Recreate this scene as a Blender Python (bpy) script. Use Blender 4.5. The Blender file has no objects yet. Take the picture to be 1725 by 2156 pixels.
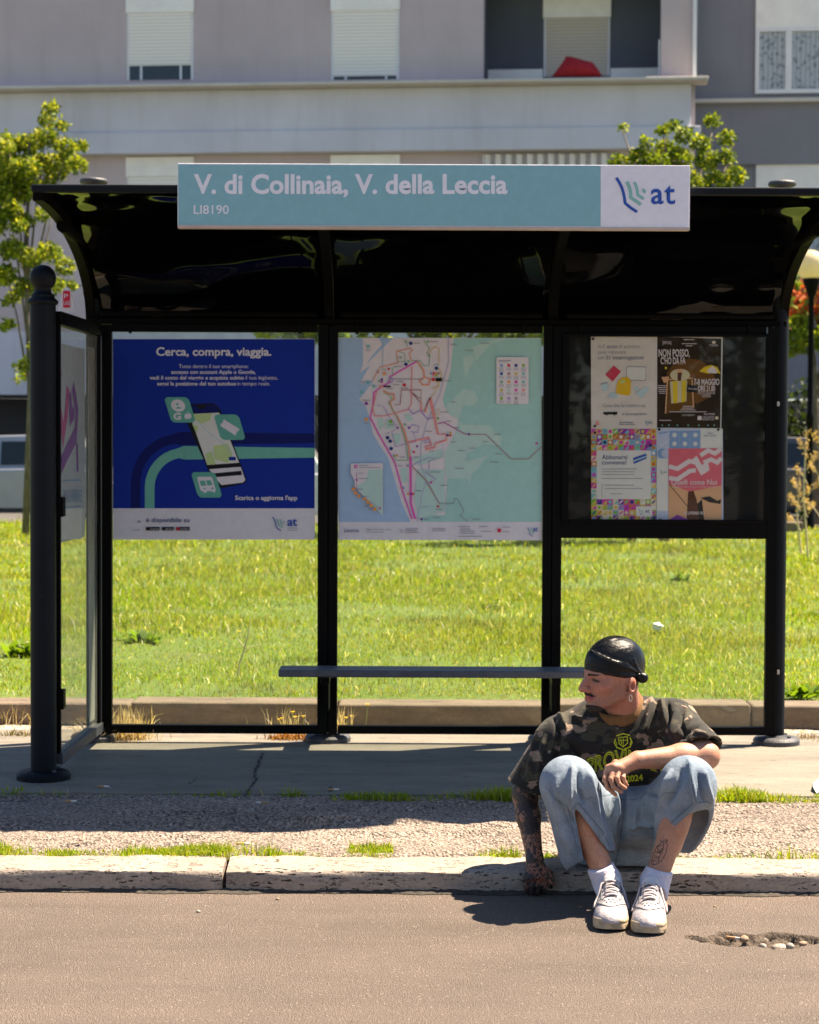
import bpy, bmesh, math, random
import numpy as np
from mathutils import Vector, Matrix
from mathutils.bvhtree import BVHTree
random.seed(7); rng = np.random.default_rng(7)
scene = bpy.context.scene
COL = scene.collection

# ------------------------------------------------------------------ camera, world, sun, exposure
F = 4312.0; CX, CY = 862.5, 1078.0            # focal length and centre on a 1725 x 2156 grid laid over the photograph
CAMZ = 1.45; PITCH = math.radians(1.97); ROLL = 0.0045
camd = bpy.data.cameras.new('camera')
camd.sensor_fit = 'HORIZONTAL'; camd.sensor_width = 24.0; camd.lens = F / 1725.0 * 24.0
camd.clip_start = 0.1; camd.clip_end = 2000
camd.dof.use_dof = True; camd.dof.focus_distance = 6.5; camd.dof.aperture_fstop = 5.6
cam = bpy.data.objects.new('camera', camd); COL.objects.link(cam)
RC = Matrix.Rotation(math.pi/2 - PITCH, 3, 'X') @ Matrix.Rotation(ROLL, 3, 'Z')
cam.matrix_world = Matrix.Translation((0, 0, CAMZ)) @ RC.to_4x4()
scene.camera = cam

SUN = Vector((1.2, 0.57, 2.36)).normalized()
w = bpy.data.worlds.new('World'); scene.world = w; w.use_nodes = True
nt = w.node_tree; nt.nodes.clear()
sky = nt.nodes.new('ShaderNodeTexSky'); sky.sky_type = 'NISHITA'; sky.sun_disc = False
sky.sun_elevation = math.asin(SUN.z); sky.sun_rotation = math.atan2(SUN.x, SUN.y)
sky.air_density = 0.85; sky.dust_density = 0.4; sky.ozone_density = 1.0
bg = nt.nodes.new('ShaderNodeBackground'); bg.inputs['Strength'].default_value = 0.05
wo = nt.nodes.new('ShaderNodeOutputWorld')
nt.links.new(sky.outputs[0], bg.inputs[0]); nt.links.new(bg.outputs[0], wo.inputs[0])
sd = bpy.data.lights.new('sun', 'SUN'); sd.energy = 5.0; sd.angle = math.radians(0.53); sd.color = (1.0, 0.84, 0.64)
sun = bpy.data.objects.new('sun', sd); COL.objects.link(sun)
sun.rotation_euler = SUN.to_track_quat('Z', 'Y').to_euler(); sun.location = (6, 4, 12)
scene.view_settings.view_transform = 'Standard'; scene.view_settings.look = 'None'
scene.view_settings.exposure = 1.88; scene.view_settings.gamma = 1.0
scene.view_settings.use_curve_mapping = False

# ------------------------------------------------------------------ pixel helpers (photo pixel + known depth -> point)
def ray(x, y):
    return RC @ Vector(((x-CX)/F, -(y-CY)/F, -1.0))
def at(x, y, Y):
    d = ray(x, y); t = Y/d.y
    return Vector((d.x*t, Y, CAMZ + d.z*t))
def on_z(x, y, z):
    d = ray(x, y); t = (z-CAMZ)/d.z
    return Vector((d.x*t, d.y*t, z))
RCi = np.array(RC.transposed())
def project(P):
    q = (np.asarray(P, float) - np.array([0, 0, CAMZ])) @ RCi.T
    return np.stack([CX - F*q[:, 0]/q[:, 2], CY + F*q[:, 1]/q[:, 2]], 1)

# ------------------------------------------------------------------ materials
MATS = {}
def N(nt, t, **kw):
    n = nt.nodes.new(t)
    for k, v in kw.items():
        if k in n.inputs: n.inputs[k].default_value = v
        else: setattr(n, k, v)
    return n
def L(nt, a, b): nt.links.new(a, b)
def rgba(c): return (c[0], c[1], c[2], 1.0)
def ramp(nt, src, stops, interp='LINEAR'):
    r = nt.nodes.new('ShaderNodeValToRGB'); e = r.color_ramp; e.interpolation = interp
    while len(e.elements) > 1: e.elements.remove(e.elements[-1])
    e.elements[0].position = stops[0][0]; e.elements[0].color = rgba(stops[0][1])
    for p, c in stops[1:]:
        x = e.elements.new(p); x.color = rgba(c)
    L(nt, src, r.inputs[0]); return r
def base_mat(name):
    m = bpy.data.materials.new(name); m.use_nodes = True; m.node_tree.nodes.clear()
    nt = m.node_tree; o = nt.nodes.new('ShaderNodeOutputMaterial'); p = nt.nodes.new('ShaderNodeBsdfPrincipled')
    L(nt, p.outputs[0], o.inputs[0]); MATS[name] = m
    return m, nt, p, o
def coords(nt, scale=(1, 1, 1), kind='Object'):
    tc = nt.nodes.new('ShaderNodeTexCoord'); mp = nt.nodes.new('ShaderNodeMapping'); mp.inputs['Scale'].default_value = scale
    L(nt, tc.outputs[kind], mp.inputs[0]); return mp.outputs[0]
def bump(nt, p, h, strength, dist=0.01):
    b = N(nt, 'ShaderNodeBump'); b.inputs['Strength'].default_value = strength; b.inputs['Distance'].default_value = dist
    L(nt, h, b.inputs['Height']); L(nt, b.outputs[0], p.inputs['Normal']); return b
def noise(nt, vec, scale, detail=4, rough=0.6, dim='3D'):
    n = N(nt, 'ShaderNodeTexNoise'); n.inputs['Scale'].default_value = scale; n.inputs['Detail'].default_value = detail
    n.inputs['Roughness'].default_value = rough; L(nt, vec, n.inputs['Vector']); return n
def mixc(nt, fac, a, b, mode='MIX'):
    m = nt.nodes.new('ShaderNodeMix'); m.data_type = 'RGBA'; m.blend_type = mode
    for s, v in ((0, fac), (6, a), (7, b)):
        if isinstance(v, (int, float)): m.inputs[s].default_value = v
        elif isinstance(v, tuple): m.inputs[s].default_value = rgba(v)
        else: L(nt, v, m.inputs[s])
    return m.outputs[2]
def plain(name, col, rough=0.6, var=0.12, scale=12, metal=0.0, bmp=0.0, bscale=60, spec=0.5):
    """a painted or dyed surface with slight unevenness"""
    if name in MATS: return MATS[name]
    m, nt, p, o = base_mat(name); v = coords(nt)
    n = noise(nt, v, scale, 5)
    lo = tuple(c*(1-var) for c in col); hi = tuple(min(1, c*(1+var)) for c in col)
    L(nt, ramp(nt, n.outputs[0], [(0.3, lo), (0.7, hi)]).outputs[0], p.inputs['Base Color'])
    p.inputs['Roughness'].default_value = rough; p.inputs['Metallic'].default_value = metal
    p.inputs['Specular IOR Level'].default_value = spec
    if bmp:
        n2 = noise(nt, v, bscale, 4); bump(nt, p, n2.outputs[0], bmp)
    return m
def ink(name, col, rough=0.6): return plain(name, col, rough, 0.04, 30, spec=0.15)

# ------------------------------------------------------------------ meshes and objects
OFF = {}
def mat_of(m): return MATS[m] if isinstance(m, str) else m
def link(name, me, mats, parent=None, smooth=False):
    for m in (mats if isinstance(mats, (list, tuple)) else [mats]): me.materials.append(mat_of(m))
    o = bpy.data.objects.new(name, me); COL.objects.link(o)
    if parent is not None: o.parent = parent; OFF[o.name] = OFF[parent.name]
    else: OFF[o.name] = Vector((0, 0, 0))
    if smooth: me.polygons.foreach_set('use_smooth', np.ones(len(me.polygons), bool))
    return o
def tag(o, label=None, cat=None, group=None, kind=None):
    if label: o['label'] = label
    if cat: o['category'] = cat
    if group: o['group'] = group
    if kind: o['kind'] = kind
    return o
def thing(name, label, cat, loc=(0, 0, 0), group=None):
    o = bpy.data.objects.new(name, None); COL.objects.link(o); o.location = loc; o.empty_display_size = 0.1
    OFF[o.name] = Vector(loc); return tag(o, label, cat, group)
def copy_tree(o, parent=None):
    c = o.copy(); COL.objects.link(c); c.parent = parent
    OFF[c.name] = OFF[o.name]
    for ch in list(o.children): copy_tree(ch, c)
    return c

class MB:
    def __init__(s): s.v = []; s.f = []; s.mi = []
    def add(s, vs, fs, mi=0):
        b = len(s.v); s.v += [tuple(v) for v in vs]; s.f += [tuple(b+i for i in f) for f in fs]; s.mi += [mi]*len(fs); return s
    def box(s, x0, x1, y0, y1, z0, z1, mi=0):
        return s.obox(((x0+x1)/2, (y0+y1)/2, (z0+z1)/2), (abs(x1-x0)/2, abs(y1-y0)/2, abs(z1-z0)/2), None, mi)
    def obox(s, c, h, R=None, mi=0):
        c = Vector(c); vs = []
        for i in (-1, 1):
            for j in (-1, 1):
                for k in (-1, 1):
                    d = Vector((i*h[0], j*h[1], k*h[2])); vs.append(c + (R @ d if R is not None else d))
        return s.add(vs, [(0, 1, 3, 2), (4, 6, 7, 5), (0, 4, 5, 1), (2, 3, 7, 6), (0, 2, 6, 4), (1, 5, 7, 3)], mi)
    def tube(s, pts, rad, n=10, caps=True, mi=0, closed=False):
        pts = [Vector(p) for p in pts]; m = len(pts)
        rad = [rad]*m if isinstance(rad, (int, float)) else list(rad)
        vs = []; up = None
        for i, p in enumerate(pts):
            a = pts[(i-1) % m] if (i or closed) else p; b = pts[(i+1) % m] if (i < m-1 or closed) else p
            t = (b-a).normalized()
            if up is None: up = Vector((0, 0, 1)) if abs(t.z) < 0.9 else Vector((1, 0, 0))
            x = (up - t*up.dot(t)).normalized(); y = t.cross(x); up = x
            for k in range(n):
                an = 2*math.pi*k/n; vs.append(p + (x*math.cos(an) + y*math.sin(an))*rad[i])
        fs = []
        for i in range(m if closed else m-1):
            j = (i+1) % m
            for k in range(n):
                fs.append((i*n+k, i*n+(k+1) % n, j*n+(k+1) % n, j*n+k))
        if caps and not closed:
            fs.append(tuple(range(n-1, -1, -1))); fs.append(tuple((m-1)*n+k for k in range(n)))
        return s.add(vs, fs, mi)
    def cyl(s, p0, p1, r0, r1=None, n=16, mi=0): return s.tube([p0, p1], [r0, r0 if r1 is None else r1], n, True, mi)
    def lathe(s, prof, c, n=24, mi=0):
        c = Vector(c); vs = []; m = len(prof)
        for r, z in prof:
            for k in range(n):
                a = 2*math.pi*k/n; vs.append(c + Vector((r*math.cos(a), r*math.sin(a), z)))
        fs = [(i*n+k, i*n+(k+1) % n, (i+1)*n+(k+1) % n, (i+1)*n+k) for i in range(m-1) for k in range(n)]
        fs += [tuple(range(n-1, -1, -1)), tuple((m-1)*n+k for k in range(n))]
        return s.add(vs, fs, mi)
    def prism(s, poly, d, mi=0):
        """closed polygon (3-D points) given thickness by the vector d"""
        n = len(poly); d = Vector(d); P = [Vector(p) for p in poly]
        s.add(P + [p + d for p in P], [tuple(range(n-1, -1, -1)), tuple(range(n, 2*n))] +
              [(i, (i+1) % n, n+(i+1) % n, n+i) for i in range(n)], mi); return s
    def poly(s, pts, mi=0): return s.add(pts, [tuple(range(len(pts)))], mi)
    def ribbon(s, pts, wid, nrm, mi=0, closed=False):
        """flat strip of width wid along pts, lying square to nrm, with round-ish joins"""
        P = [Vector(p) for p in pts]; m = len(P); vs = []
        for i, p in enumerate(P):
            a = P[(i-1) % m] if (i or closed) else p; b = P[(i+1) % m] if (i < m-1 or closed) else p
            t = b-a
            t = t.normalized() if t.length > 1e-9 else Vector((1, 0, 0))
            if 0 < i < m-1 or closed:
                t1 = (p-a).normalized(); cosh = max(0.5, math.sqrt(max(0, (1+t1.dot((b-p).normalized()))/2)))
            else: cosh = 1
            sd = t.cross(Vector(nrm)).normalized()*(wid/2/cosh)
            vs += [p+sd, p-sd]
        fs = [(2*i, 2*((i+1) % m), 2*((i+1) % m)+1, 2*i+1) for i in range(m if closed else m-1)]
        return s.add(vs, fs, mi)
    def build(s, name, mat, parent=None, smooth=False, bevel=0.0, seg=2, angle=None):
        off = OFF[parent.name] if parent is not None else Vector((0, 0, 0))
        me = bpy.data.meshes.new(name)
        me.from_pydata([(v[0]-off.x, v[1]-off.y, v[2]-off.z) for v in s.v], [], s.f); me.update()
        if any(s.mi): me.polygons.foreach_set('material_index', s.mi)
        bm = bmesh.new(); bm.from_mesh(me); bmesh.ops.recalc_face_normals(bm, faces=bm.faces)
        if bevel: 
            eds = [e for e in bm.edges if len(e.link_faces) == 2 and e.calc_face_angle(0) > 0.5]
            bmesh.ops.bevel(bm, geom=eds, offset=bevel, segments=seg, profile=0.5, affect='EDGES')
        bm.to_mesh(me); bm.free()
        o = link(name, me, mat, parent, smooth)
        if smooth and angle:
            bm = bmesh.new(); bm.from_mesh(me)
            for e in bm.edges:
                if len(e.link_faces) == 2 and e.calc_face_angle(0) > angle: e.smooth = False
            bm.to_mesh(me); bm.free()
        return o

def np_mesh(name, V, Fc, mat, parent=None, smooth=True, col=None):
    """mesh from numpy arrays (all faces the same size), optional per-vertex colour attribute 'col'"""
    off = np.array(OFF[parent.name]) if parent is not None else 0
    me = bpy.data.meshes.new(name); V = np.asarray(V, np.float32) - np.float32(off); Fc = np.asarray(Fc, np.int32); k = Fc.shape[1]
    me.vertices.add(len(V)); me.vertices.foreach_set('co', V.astype(np.float32).ravel())
    me.loops.add(Fc.size); me.loops.foreach_set('vertex_index', Fc.ravel())
    me.polygons.add(len(Fc)); me.polygons.foreach_set('loop_start', np.arange(0, Fc.size, k, dtype=np.int32))
    me.update(calc_edges=True)
    if col is not None:
        a = me.attributes.new('col', 'FLOAT_COLOR', 'POINT'); c = np.ones((len(V), 4), np.float32); c[:, :3] = col; a.data.foreach_set('color', c.ravel())
    return link(name, me, mat, parent, smooth)

# ------------------------------------------------------------------ lettering (made flat, placed later in one go)
TEXTS = []
def text(s, x0, x1, yb, cap, plane, mat, parent, bold=0.0, shear=0.0, rot=0.0, name='lettering', warp=None, after=None, align=None):
    """text filling x0..x1 on the photo grid, baseline yb, capital height cap (pixels); plane(x, y) -> 3-D point"""
    cu = bpy.data.curves.new('t', 'FONT'); cu.body = s; cu.offset = bold; cu.shear = shear; cu.resolution_u = 3
    o = bpy.data.objects.new('t', cu); COL.objects.link(o)
    TEXTS.append((o, x0, x1, yb, cap, plane, mat, parent, name, warp, rot, after, align))
def flush_texts():
    ms = []
    for ch in 'Hx':
        cu = bpy.data.curves.new('t', 'FONT'); cu.body = ch; o = bpy.data.objects.new('t', cu); COL.objects.link(o); ms.append(o)
    dg = bpy.context.evaluated_depsgraph_get(); dg.update(); hts = []
    for o in ms:
        me = bpy.data.meshes.new_from_object(o.evaluated_get(dg)); hts.append(max(v.co.y for v in me.vertices)); bpy.data.meshes.remove(me); cu = o.data; bpy.data.objects.remove(o); bpy.data.curves.remove(cu)
    CAPH, XH = hts; XT = 0.665*CAPH                       # draw the small letters taller, as on the signs
    def lift(y): return y if y <= 0 else (y*XT/XH if y < XH else XT+(y-XH)*(CAPH*1.03-XT)/(CAPH-XH))
    for o, x0, x1, yb, cap, plane, mat, parent, name, warp, rot, after, align in TEXTS:
        me = bpy.data.meshes.new_from_object(o.evaluated_get(dg))
        if len(me.vertices):
            xs = [v.co.x for v in me.vertices]; a, b = min(xs), max(xs)
            if align == 'l': sc = cap/CAPH; x1 = x0 + (b-a)*sc
            off = OFF[parent.name]
            if warp:
                bm = bmesh.new(); bm.from_mesh(me)
                bmesh.ops.triangulate(bm, faces=bm.faces)
                for _ in range(2):
                    es = [e for e in bm.edges if e.calc_length() > 0.12]
                    if es: bmesh.ops.subdivide_edges(bm, edges=es, cuts=1)
                    bmesh.ops.triangulate(bm, faces=bm.faces)
                bm.to_mesh(me); bm.free()
            for v in me.vertices:
                s = (v.co.x-a)/(b-a); px = x0 + s*(x1-x0); py = yb - lift(v.co.y)/CAPH*cap
                if rot: 
                    cx, cy = (x0+x1)/2, yb; dx, dy = px-cx, py-cy; c_, s_ = math.cos(rot), math.sin(rot)
                    px, py = cx+dx*c_-dy*s_, cy+dx*s_+dy*c_
                if warp: px, py = warp(px, py, s)
                p = plane(px, py)
                v.co = Vector(p) - off
            me.update()
            ob = link(name, me, mat, parent)
        cu = o.data; bpy.data.objects.remove(o); bpy.data.curves.remove(cu)
    TEXTS.clear()
# ------------------------------------------------------------------ the place's materials
def asphalt(name, base, speck, lo, hi, scale=1.0, bstr=0.5, patch=0.35, lanes=False):
    m, nt, p, o = base_mat(name); v = coords(nt)
    n1 = noise(nt, v, 1.3*scale, 6, 0.65); n2 = noise(nt, v, 130*scale, 4, 0.7); vo = N(nt, 'ShaderNodeTexVoronoi'); vo.inputs['Scale'].default_value = 150*scale
    L(nt, v, vo.inputs['Vector'])
    a = ramp(nt, n1.outputs[0], [(0.3, tuple(c*(1-patch) for c in base)), (0.7, tuple(c*(1+patch) for c in base))]).outputs[0]
    b = ramp(nt, n2.outputs[0], [(0.35, (lo,)*3), (0.65, (hi,)*3)]).outputs[0]
    if lanes:                                                     # wheel tracks and old patching run along the street
        v3 = coords(nt, (0.22, 1.5, 1)); n3 = noise(nt, v3, 1.6, 7, 0.62); a = mixc(nt, 1.0, a, ramp(nt, n3.outputs[0], [(0.30, (0.72, 0.71, 0.70)), (0.5, (1, 1, 1)), (0.72, (1.16, 1.15, 1.13))]).outputs[0], 'MULTIPLY')
        n4 = noise(nt, v, 24, 5, 0.7); a = mixc(nt, 1.0, a, ramp(nt, n4.outputs[0], [(0.27, (0.55, 0.53, 0.5)), (0.36, (1, 1, 1))]).outputs[0], 'MULTIPLY')
    c = mixc(nt, 1.0, a, b, 'MULTIPLY')
    sp = N(nt, 'ShaderNodeTexVoronoi'); sp.inputs['Scale'].default_value = 85*scale; L(nt, v, sp.inputs['Vector'])
    sm = ramp(nt, sp.outputs['Color'], [(0.80, (0, 0, 0)), (0.9, (1, 1, 1))]).outputs[0]
    dm = ramp(nt, sp.outputs['Distance'], [(0.25, (1, 1, 1)), (0.5, (0, 0, 0))]).outputs[0]
    k = mixc(nt, 1.0, sm, dm, 'MULTIPLY')
    L(nt, mixc(nt, k, c, speck), p.inputs['Base Color'])
    p.inputs['Roughness'].default_value = 0.85
    hh = N(nt, 'ShaderNodeMath', operation='ADD'); L(nt, vo.outputs['Distance'], hh.inputs[0]); L(nt, n2.outputs[0], hh.inputs[1])
    bump(nt, p, hh.outputs[0], bstr, 0.012); return m
asphalt('road_asphalt', (0.152, 0.117, 0.095), (0.40, 0.33, 0.28), 0.36, 1.68, 1.7, 0.8, 0.10, True)
asphalt('worn_asphalt', (0.26, 0.205, 0.168), (0.58, 0.50, 0.42), 0.10, 1.85, 0.66, 1.0, 0.3)
asphalt('far_asphalt', (0.07, 0.065, 0.06), (0.2, 0.19, 0.17), 0.8, 1.2, 0.5, 0.3, 0.2)

def concrete(name, base, var=0.3, sc=2.2):
    m, nt, p, o = base_mat(name); v = coords(nt); v2 = coords(nt, (1.0, 3.2, 3.0))
    n1 = noise(nt, v2, sc, 8, 0.65); n2 = noise(nt, v, 60, 5, 0.7); n3 = noise(nt, v2, 9, 4, 0.7)
    a = ramp(nt, n1.outputs[0], [(0.28, tuple(c*(1-var) for c in base)), (0.72, tuple(c*(1+var*0.7) for c in base))]).outputs[0]
    st = ramp(nt, n3.outputs[0], [(0.30, (0.45, 0.43, 0.42)), (0.40, (1, 1, 1))]).outputs[0]
    b = mixc(nt, 1.0, a, st, 'MULTIPLY'); g = ramp(nt, n2.outputs[0], [(0.3, (0.82,)*3), (0.7, (1.1,)*3)]).outputs[0]
    L(nt, mixc(nt, 1.0, b, g, 'MULTIPLY'), p.inputs['Base Color']); p.inputs['Roughness'].default_value = 0.85
    bump(nt, p, n2.outputs[0], 0.25, 0.01); return m
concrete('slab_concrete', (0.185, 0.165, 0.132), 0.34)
concrete('kerb_concrete', (0.17, 0.125, 0.085), 0.4, 5)

def gravel():
    m, nt, p, o = base_mat('dry_gravel'); v = coords(nt)
    n1 = noise(nt, v, 4, 6); vo = N(nt, 'ShaderNodeTexVoronoi'); vo.inputs['Scale'].default_value = 70; L(nt, v, vo.inputs['Vector'])
    a = ramp(nt, vo.outputs['Color'], [(0.1, (0.22, 0.17, 0.12)), (0.5, (0.42, 0.36, 0.28)), (0.9, (0.6, 0.55, 0.47))]).outputs[0]
    b = ramp(nt, n1.outputs[0], [(0.3, (0.7, 0.62, 0.5)), (0.7, (1.1, 1.1, 1.1))]).outputs[0]
    L(nt, mixc(nt, 1, a, b, 'MULTIPLY'), p.inputs['Base Color']); p.inputs['Roughness'].default_value = 0.9
    bump(nt, p, vo.outputs['Distance'], 0.8, 0.015)
gravel()
def travertine():
    m, nt, p, o = base_mat('travertine'); v = coords(nt, (1, 1, 1)); vs = coords(nt, (0.33, 1.0, 1.5))
    n1 = noise(nt, v, 3, 6); n2 = noise(nt, vs, 120, 4, 0.55); n3 = noise(nt, v, 90, 4)
    a = ramp(nt, n1.outputs[0], [(0.3, (0.25, 0.20, 0.165)), (0.7, (0.39, 0.325, 0.27))]).outputs[0]
    vp = N(nt, 'ShaderNodeTexVoronoi'); vp.inputs['Scale'].default_value = 88; dv = noise(nt, v, 40, 3); ad = N(nt, 'ShaderNodeVectorMath', operation='MULTIPLY_ADD'); ad.inputs[1].default_value = (0.035, 0.02, 0.02); L(nt, dv.outputs['Color'], ad.inputs[0]); L(nt, vs, ad.inputs[2]); L(nt, ad.outputs[0], vp.inputs['Vector']); pd = ramp(nt, vp.outputs['Distance'], [(0.24, (1, 1, 1)), (0.38, (0, 0, 0))]).outputs[0]; pc = ramp(nt, vp.outputs['Color'], [(0.40, (0, 0, 0)), (0.5, (1, 1, 1))]).outputs[0]; pn = ramp(nt, noise(nt, v, 7, 4).outputs[0], [(0.42, (0.1,)*3), (0.58, (1,)*3)]).outputs[0]
    pm = mixc(nt, 1, mixc(nt, 1, pd, pc, 'MULTIPLY'), pn, 'MULTIPLY'); pit = mixc(nt, pm, ramp(nt, n2.outputs[0], [(0.3, (0.72, 0.69, 0.66)), (0.45, (1, 1, 1))]).outputs[0], (0.05, 0.04, 0.034))
    g = ramp(nt, n3.outputs[0], [(0.3, (0.8,)*3), (0.7, (1.12,)*3)]).outputs[0]
    L(nt, mixc(nt, 1, mixc(nt, 1, a, pit, 'MULTIPLY'), g, 'MULTIPLY'), p.inputs['Base Color']); p.inputs['Roughness'].default_value = 0.8
    pb = ramp(nt, pm, [(0.0, (1, 1, 1)), (1.0, (0, 0, 0))]).outputs[0]
    bump(nt, p, mixc(nt, 0.8, n3.outputs[0], pb), 0.9, 0.012)
travertine()
def lawn_ground():
    m, nt, p, o = base_mat('lawn_ground'); v = coords(nt)
    n1 = noise(nt, v, 0.8, 5); n2 = noise(nt, v, 22, 5, 0.7)
    a = ramp(nt, n1.outputs[0], [(0.3, (0.075, 0.12, 0.008)), (0.55, (0.10, 0.145, 0.010)), (0.75, (0.12, 0.115, 0.03))]).outputs[0]
    b = ramp(nt, n2.outputs[0], [(0.3, (0.4, 0.5, 0.3)), (0.7, (1.2, 1.2, 1.1))]).outputs[0]
    L(nt, mixc(nt, 1, a, b, 'MULTIPLY'), p.inputs['Base Color']); p.inputs['Roughness'].default_value = 0.9
lawn_ground()
def leafy(name, trans=0.45, gloss=0.35, tint=(1, 1, 1)):
    """blades and leaves: vertex colour, lit from both sides"""
    m, nt, p, o = base_mat(name); a = N(nt, 'ShaderNodeAttribute', attribute_name='col')
    c = mixc(nt, 1.0, a.outputs['Color'], tint, 'MULTIPLY')
    L(nt, c, p.inputs['Base Color']); p.inputs['Roughness'].default_value = gloss + 0.2; p.inputs['Specular IOR Level'].default_value = 0.2
    t = N(nt, 'ShaderNodeBsdfTranslucent'); tc = mixc(nt, 1.0, c, (1.5, 1.35, 0.5), 'MULTIPLY'); L(nt, tc, t.inputs[0])
    mx = N(nt, 'ShaderNodeMixShader'); mx.inputs[0].default_value = trans
    L(nt, p.outputs[0], mx.inputs[1]); L(nt, t.outputs[0], mx.inputs[2]); L(nt, mx.outputs[0], o.inputs[0])
leafy('grass'); leafy('leaf', 0.42); leafy('dry_stalk', 0.3)

plain('black_paint', (0.0013, 0.0014, 0.0018), 0.5, 0.25, 25, 0.0, 0.12, 180, 0.10)
plain('post_paint', (0.0045, 0.0065, 0.010), 0.55, 0.2, 12, 0.0, 0.10, 240, 0.16)
plain('rib_paint', (0.002, 0.0018, 0.0016), 0.65, 0.3, 20, 0.0, 0.2, 120, 0.08)
plain('base_iron', (0.045, 0.047, 0.055), 0.55, 0.3, 18, 0.0, 0.3, 120)
plain('bench_paint', (0.075, 0.08, 0.10), 0.4, 0.3, 14, 0.0, 0.15, 60)
plain('steel', (0.45, 0.44, 0.42), 0.35, 0.2, 20, 0.9)
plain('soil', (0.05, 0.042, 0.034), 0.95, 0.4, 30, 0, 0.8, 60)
plain('crack_dark', (0.035, 0.032, 0.03), 0.95, 0.3, 30)
def roof_plastic():
    m, nt, p, o = base_mat('roof_plastic'); v = coords(nt, (1, 1, 1))
    p.inputs['Base Color'].default_value = (0.0015, 0.0016, 0.002, 1); p.inputs['Roughness'].default_value = 0.05; p.inputs['IOR'].default_value = 1.31
    n = noise(nt, v, 1.5, 1.5, 0.4); bump(nt, p, n.outputs[0], 0.9, 0.2)
roof_plastic()
def pane(name, haze, tint=(0.93, 0.96, 0.93), rough=0.02, hcol=(0.5, 0.5, 0.42), refl=0.5):
    m, nt, p, o = base_mat(name); nt.nodes.remove(p); v = coords(nt)
    lw = N(nt, 'ShaderNodeLayerWeight'); lw.inputs[0].default_value = 0.5; pw = N(nt, 'ShaderNodeMath', operation='POWER'); pw.inputs[1].default_value = 5.0; L(nt, lw.outputs['Facing'], pw.inputs[0])
    fr = N(nt, 'ShaderNodeMath', operation='MULTIPLY_ADD'); fr.inputs[1].default_value = refl*0.9; fr.inputs[2].default_value = refl*0.045; L(nt, pw.outputs[0], fr.inputs[0])
    tr = N(nt, 'ShaderNodeBsdfTransparent'); tr.inputs[0].default_value = rgba(tint)
    gl = N(nt, 'ShaderNodeBsdfGlossy'); gl.inputs['Roughness'].default_value = rough
    df = N(nt, 'ShaderNodeBsdfDiffuse'); df.inputs[0].default_value = rgba(hcol)
    n = noise(nt, v, 3.5, 6, 0.65); h = ramp(nt, n.outputs[0], [(0.3, (haze*0.3,)*3), (0.75, (haze,)*3)]).outputs[0]
    m1 = N(nt, 'ShaderNodeMixShader'); L(nt, h, m1.inputs[0]); L(nt, tr.outputs[0], m1.inputs[1]); L(nt, df.outputs[0], m1.inputs[2])
    m2 = N(nt, 'ShaderNodeMixShader'); L(nt, fr.outputs[0], m2.inputs[0]); L(nt, m1.outputs[0], m2.inputs[1]); L(nt, gl.outputs[0], m2.inputs[2])
    L(nt, m2.outputs[0], o.inputs[0]); return m
pane('clear_pane', 0.05); pane('side_pane', 0.20, (0.96, 0.98, 0.96), 0.02, (0.55, 0.55, 0.48), 0.35); pane('case_pane', 0.004, (0.95, 0.96, 0.95), 0.02, (0.4, 0.4, 0.4), 0.35)
plain('case_back', (0.004, 0.004, 0.0045), 0.5, 0.3, 8, spec=0.2)
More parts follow.
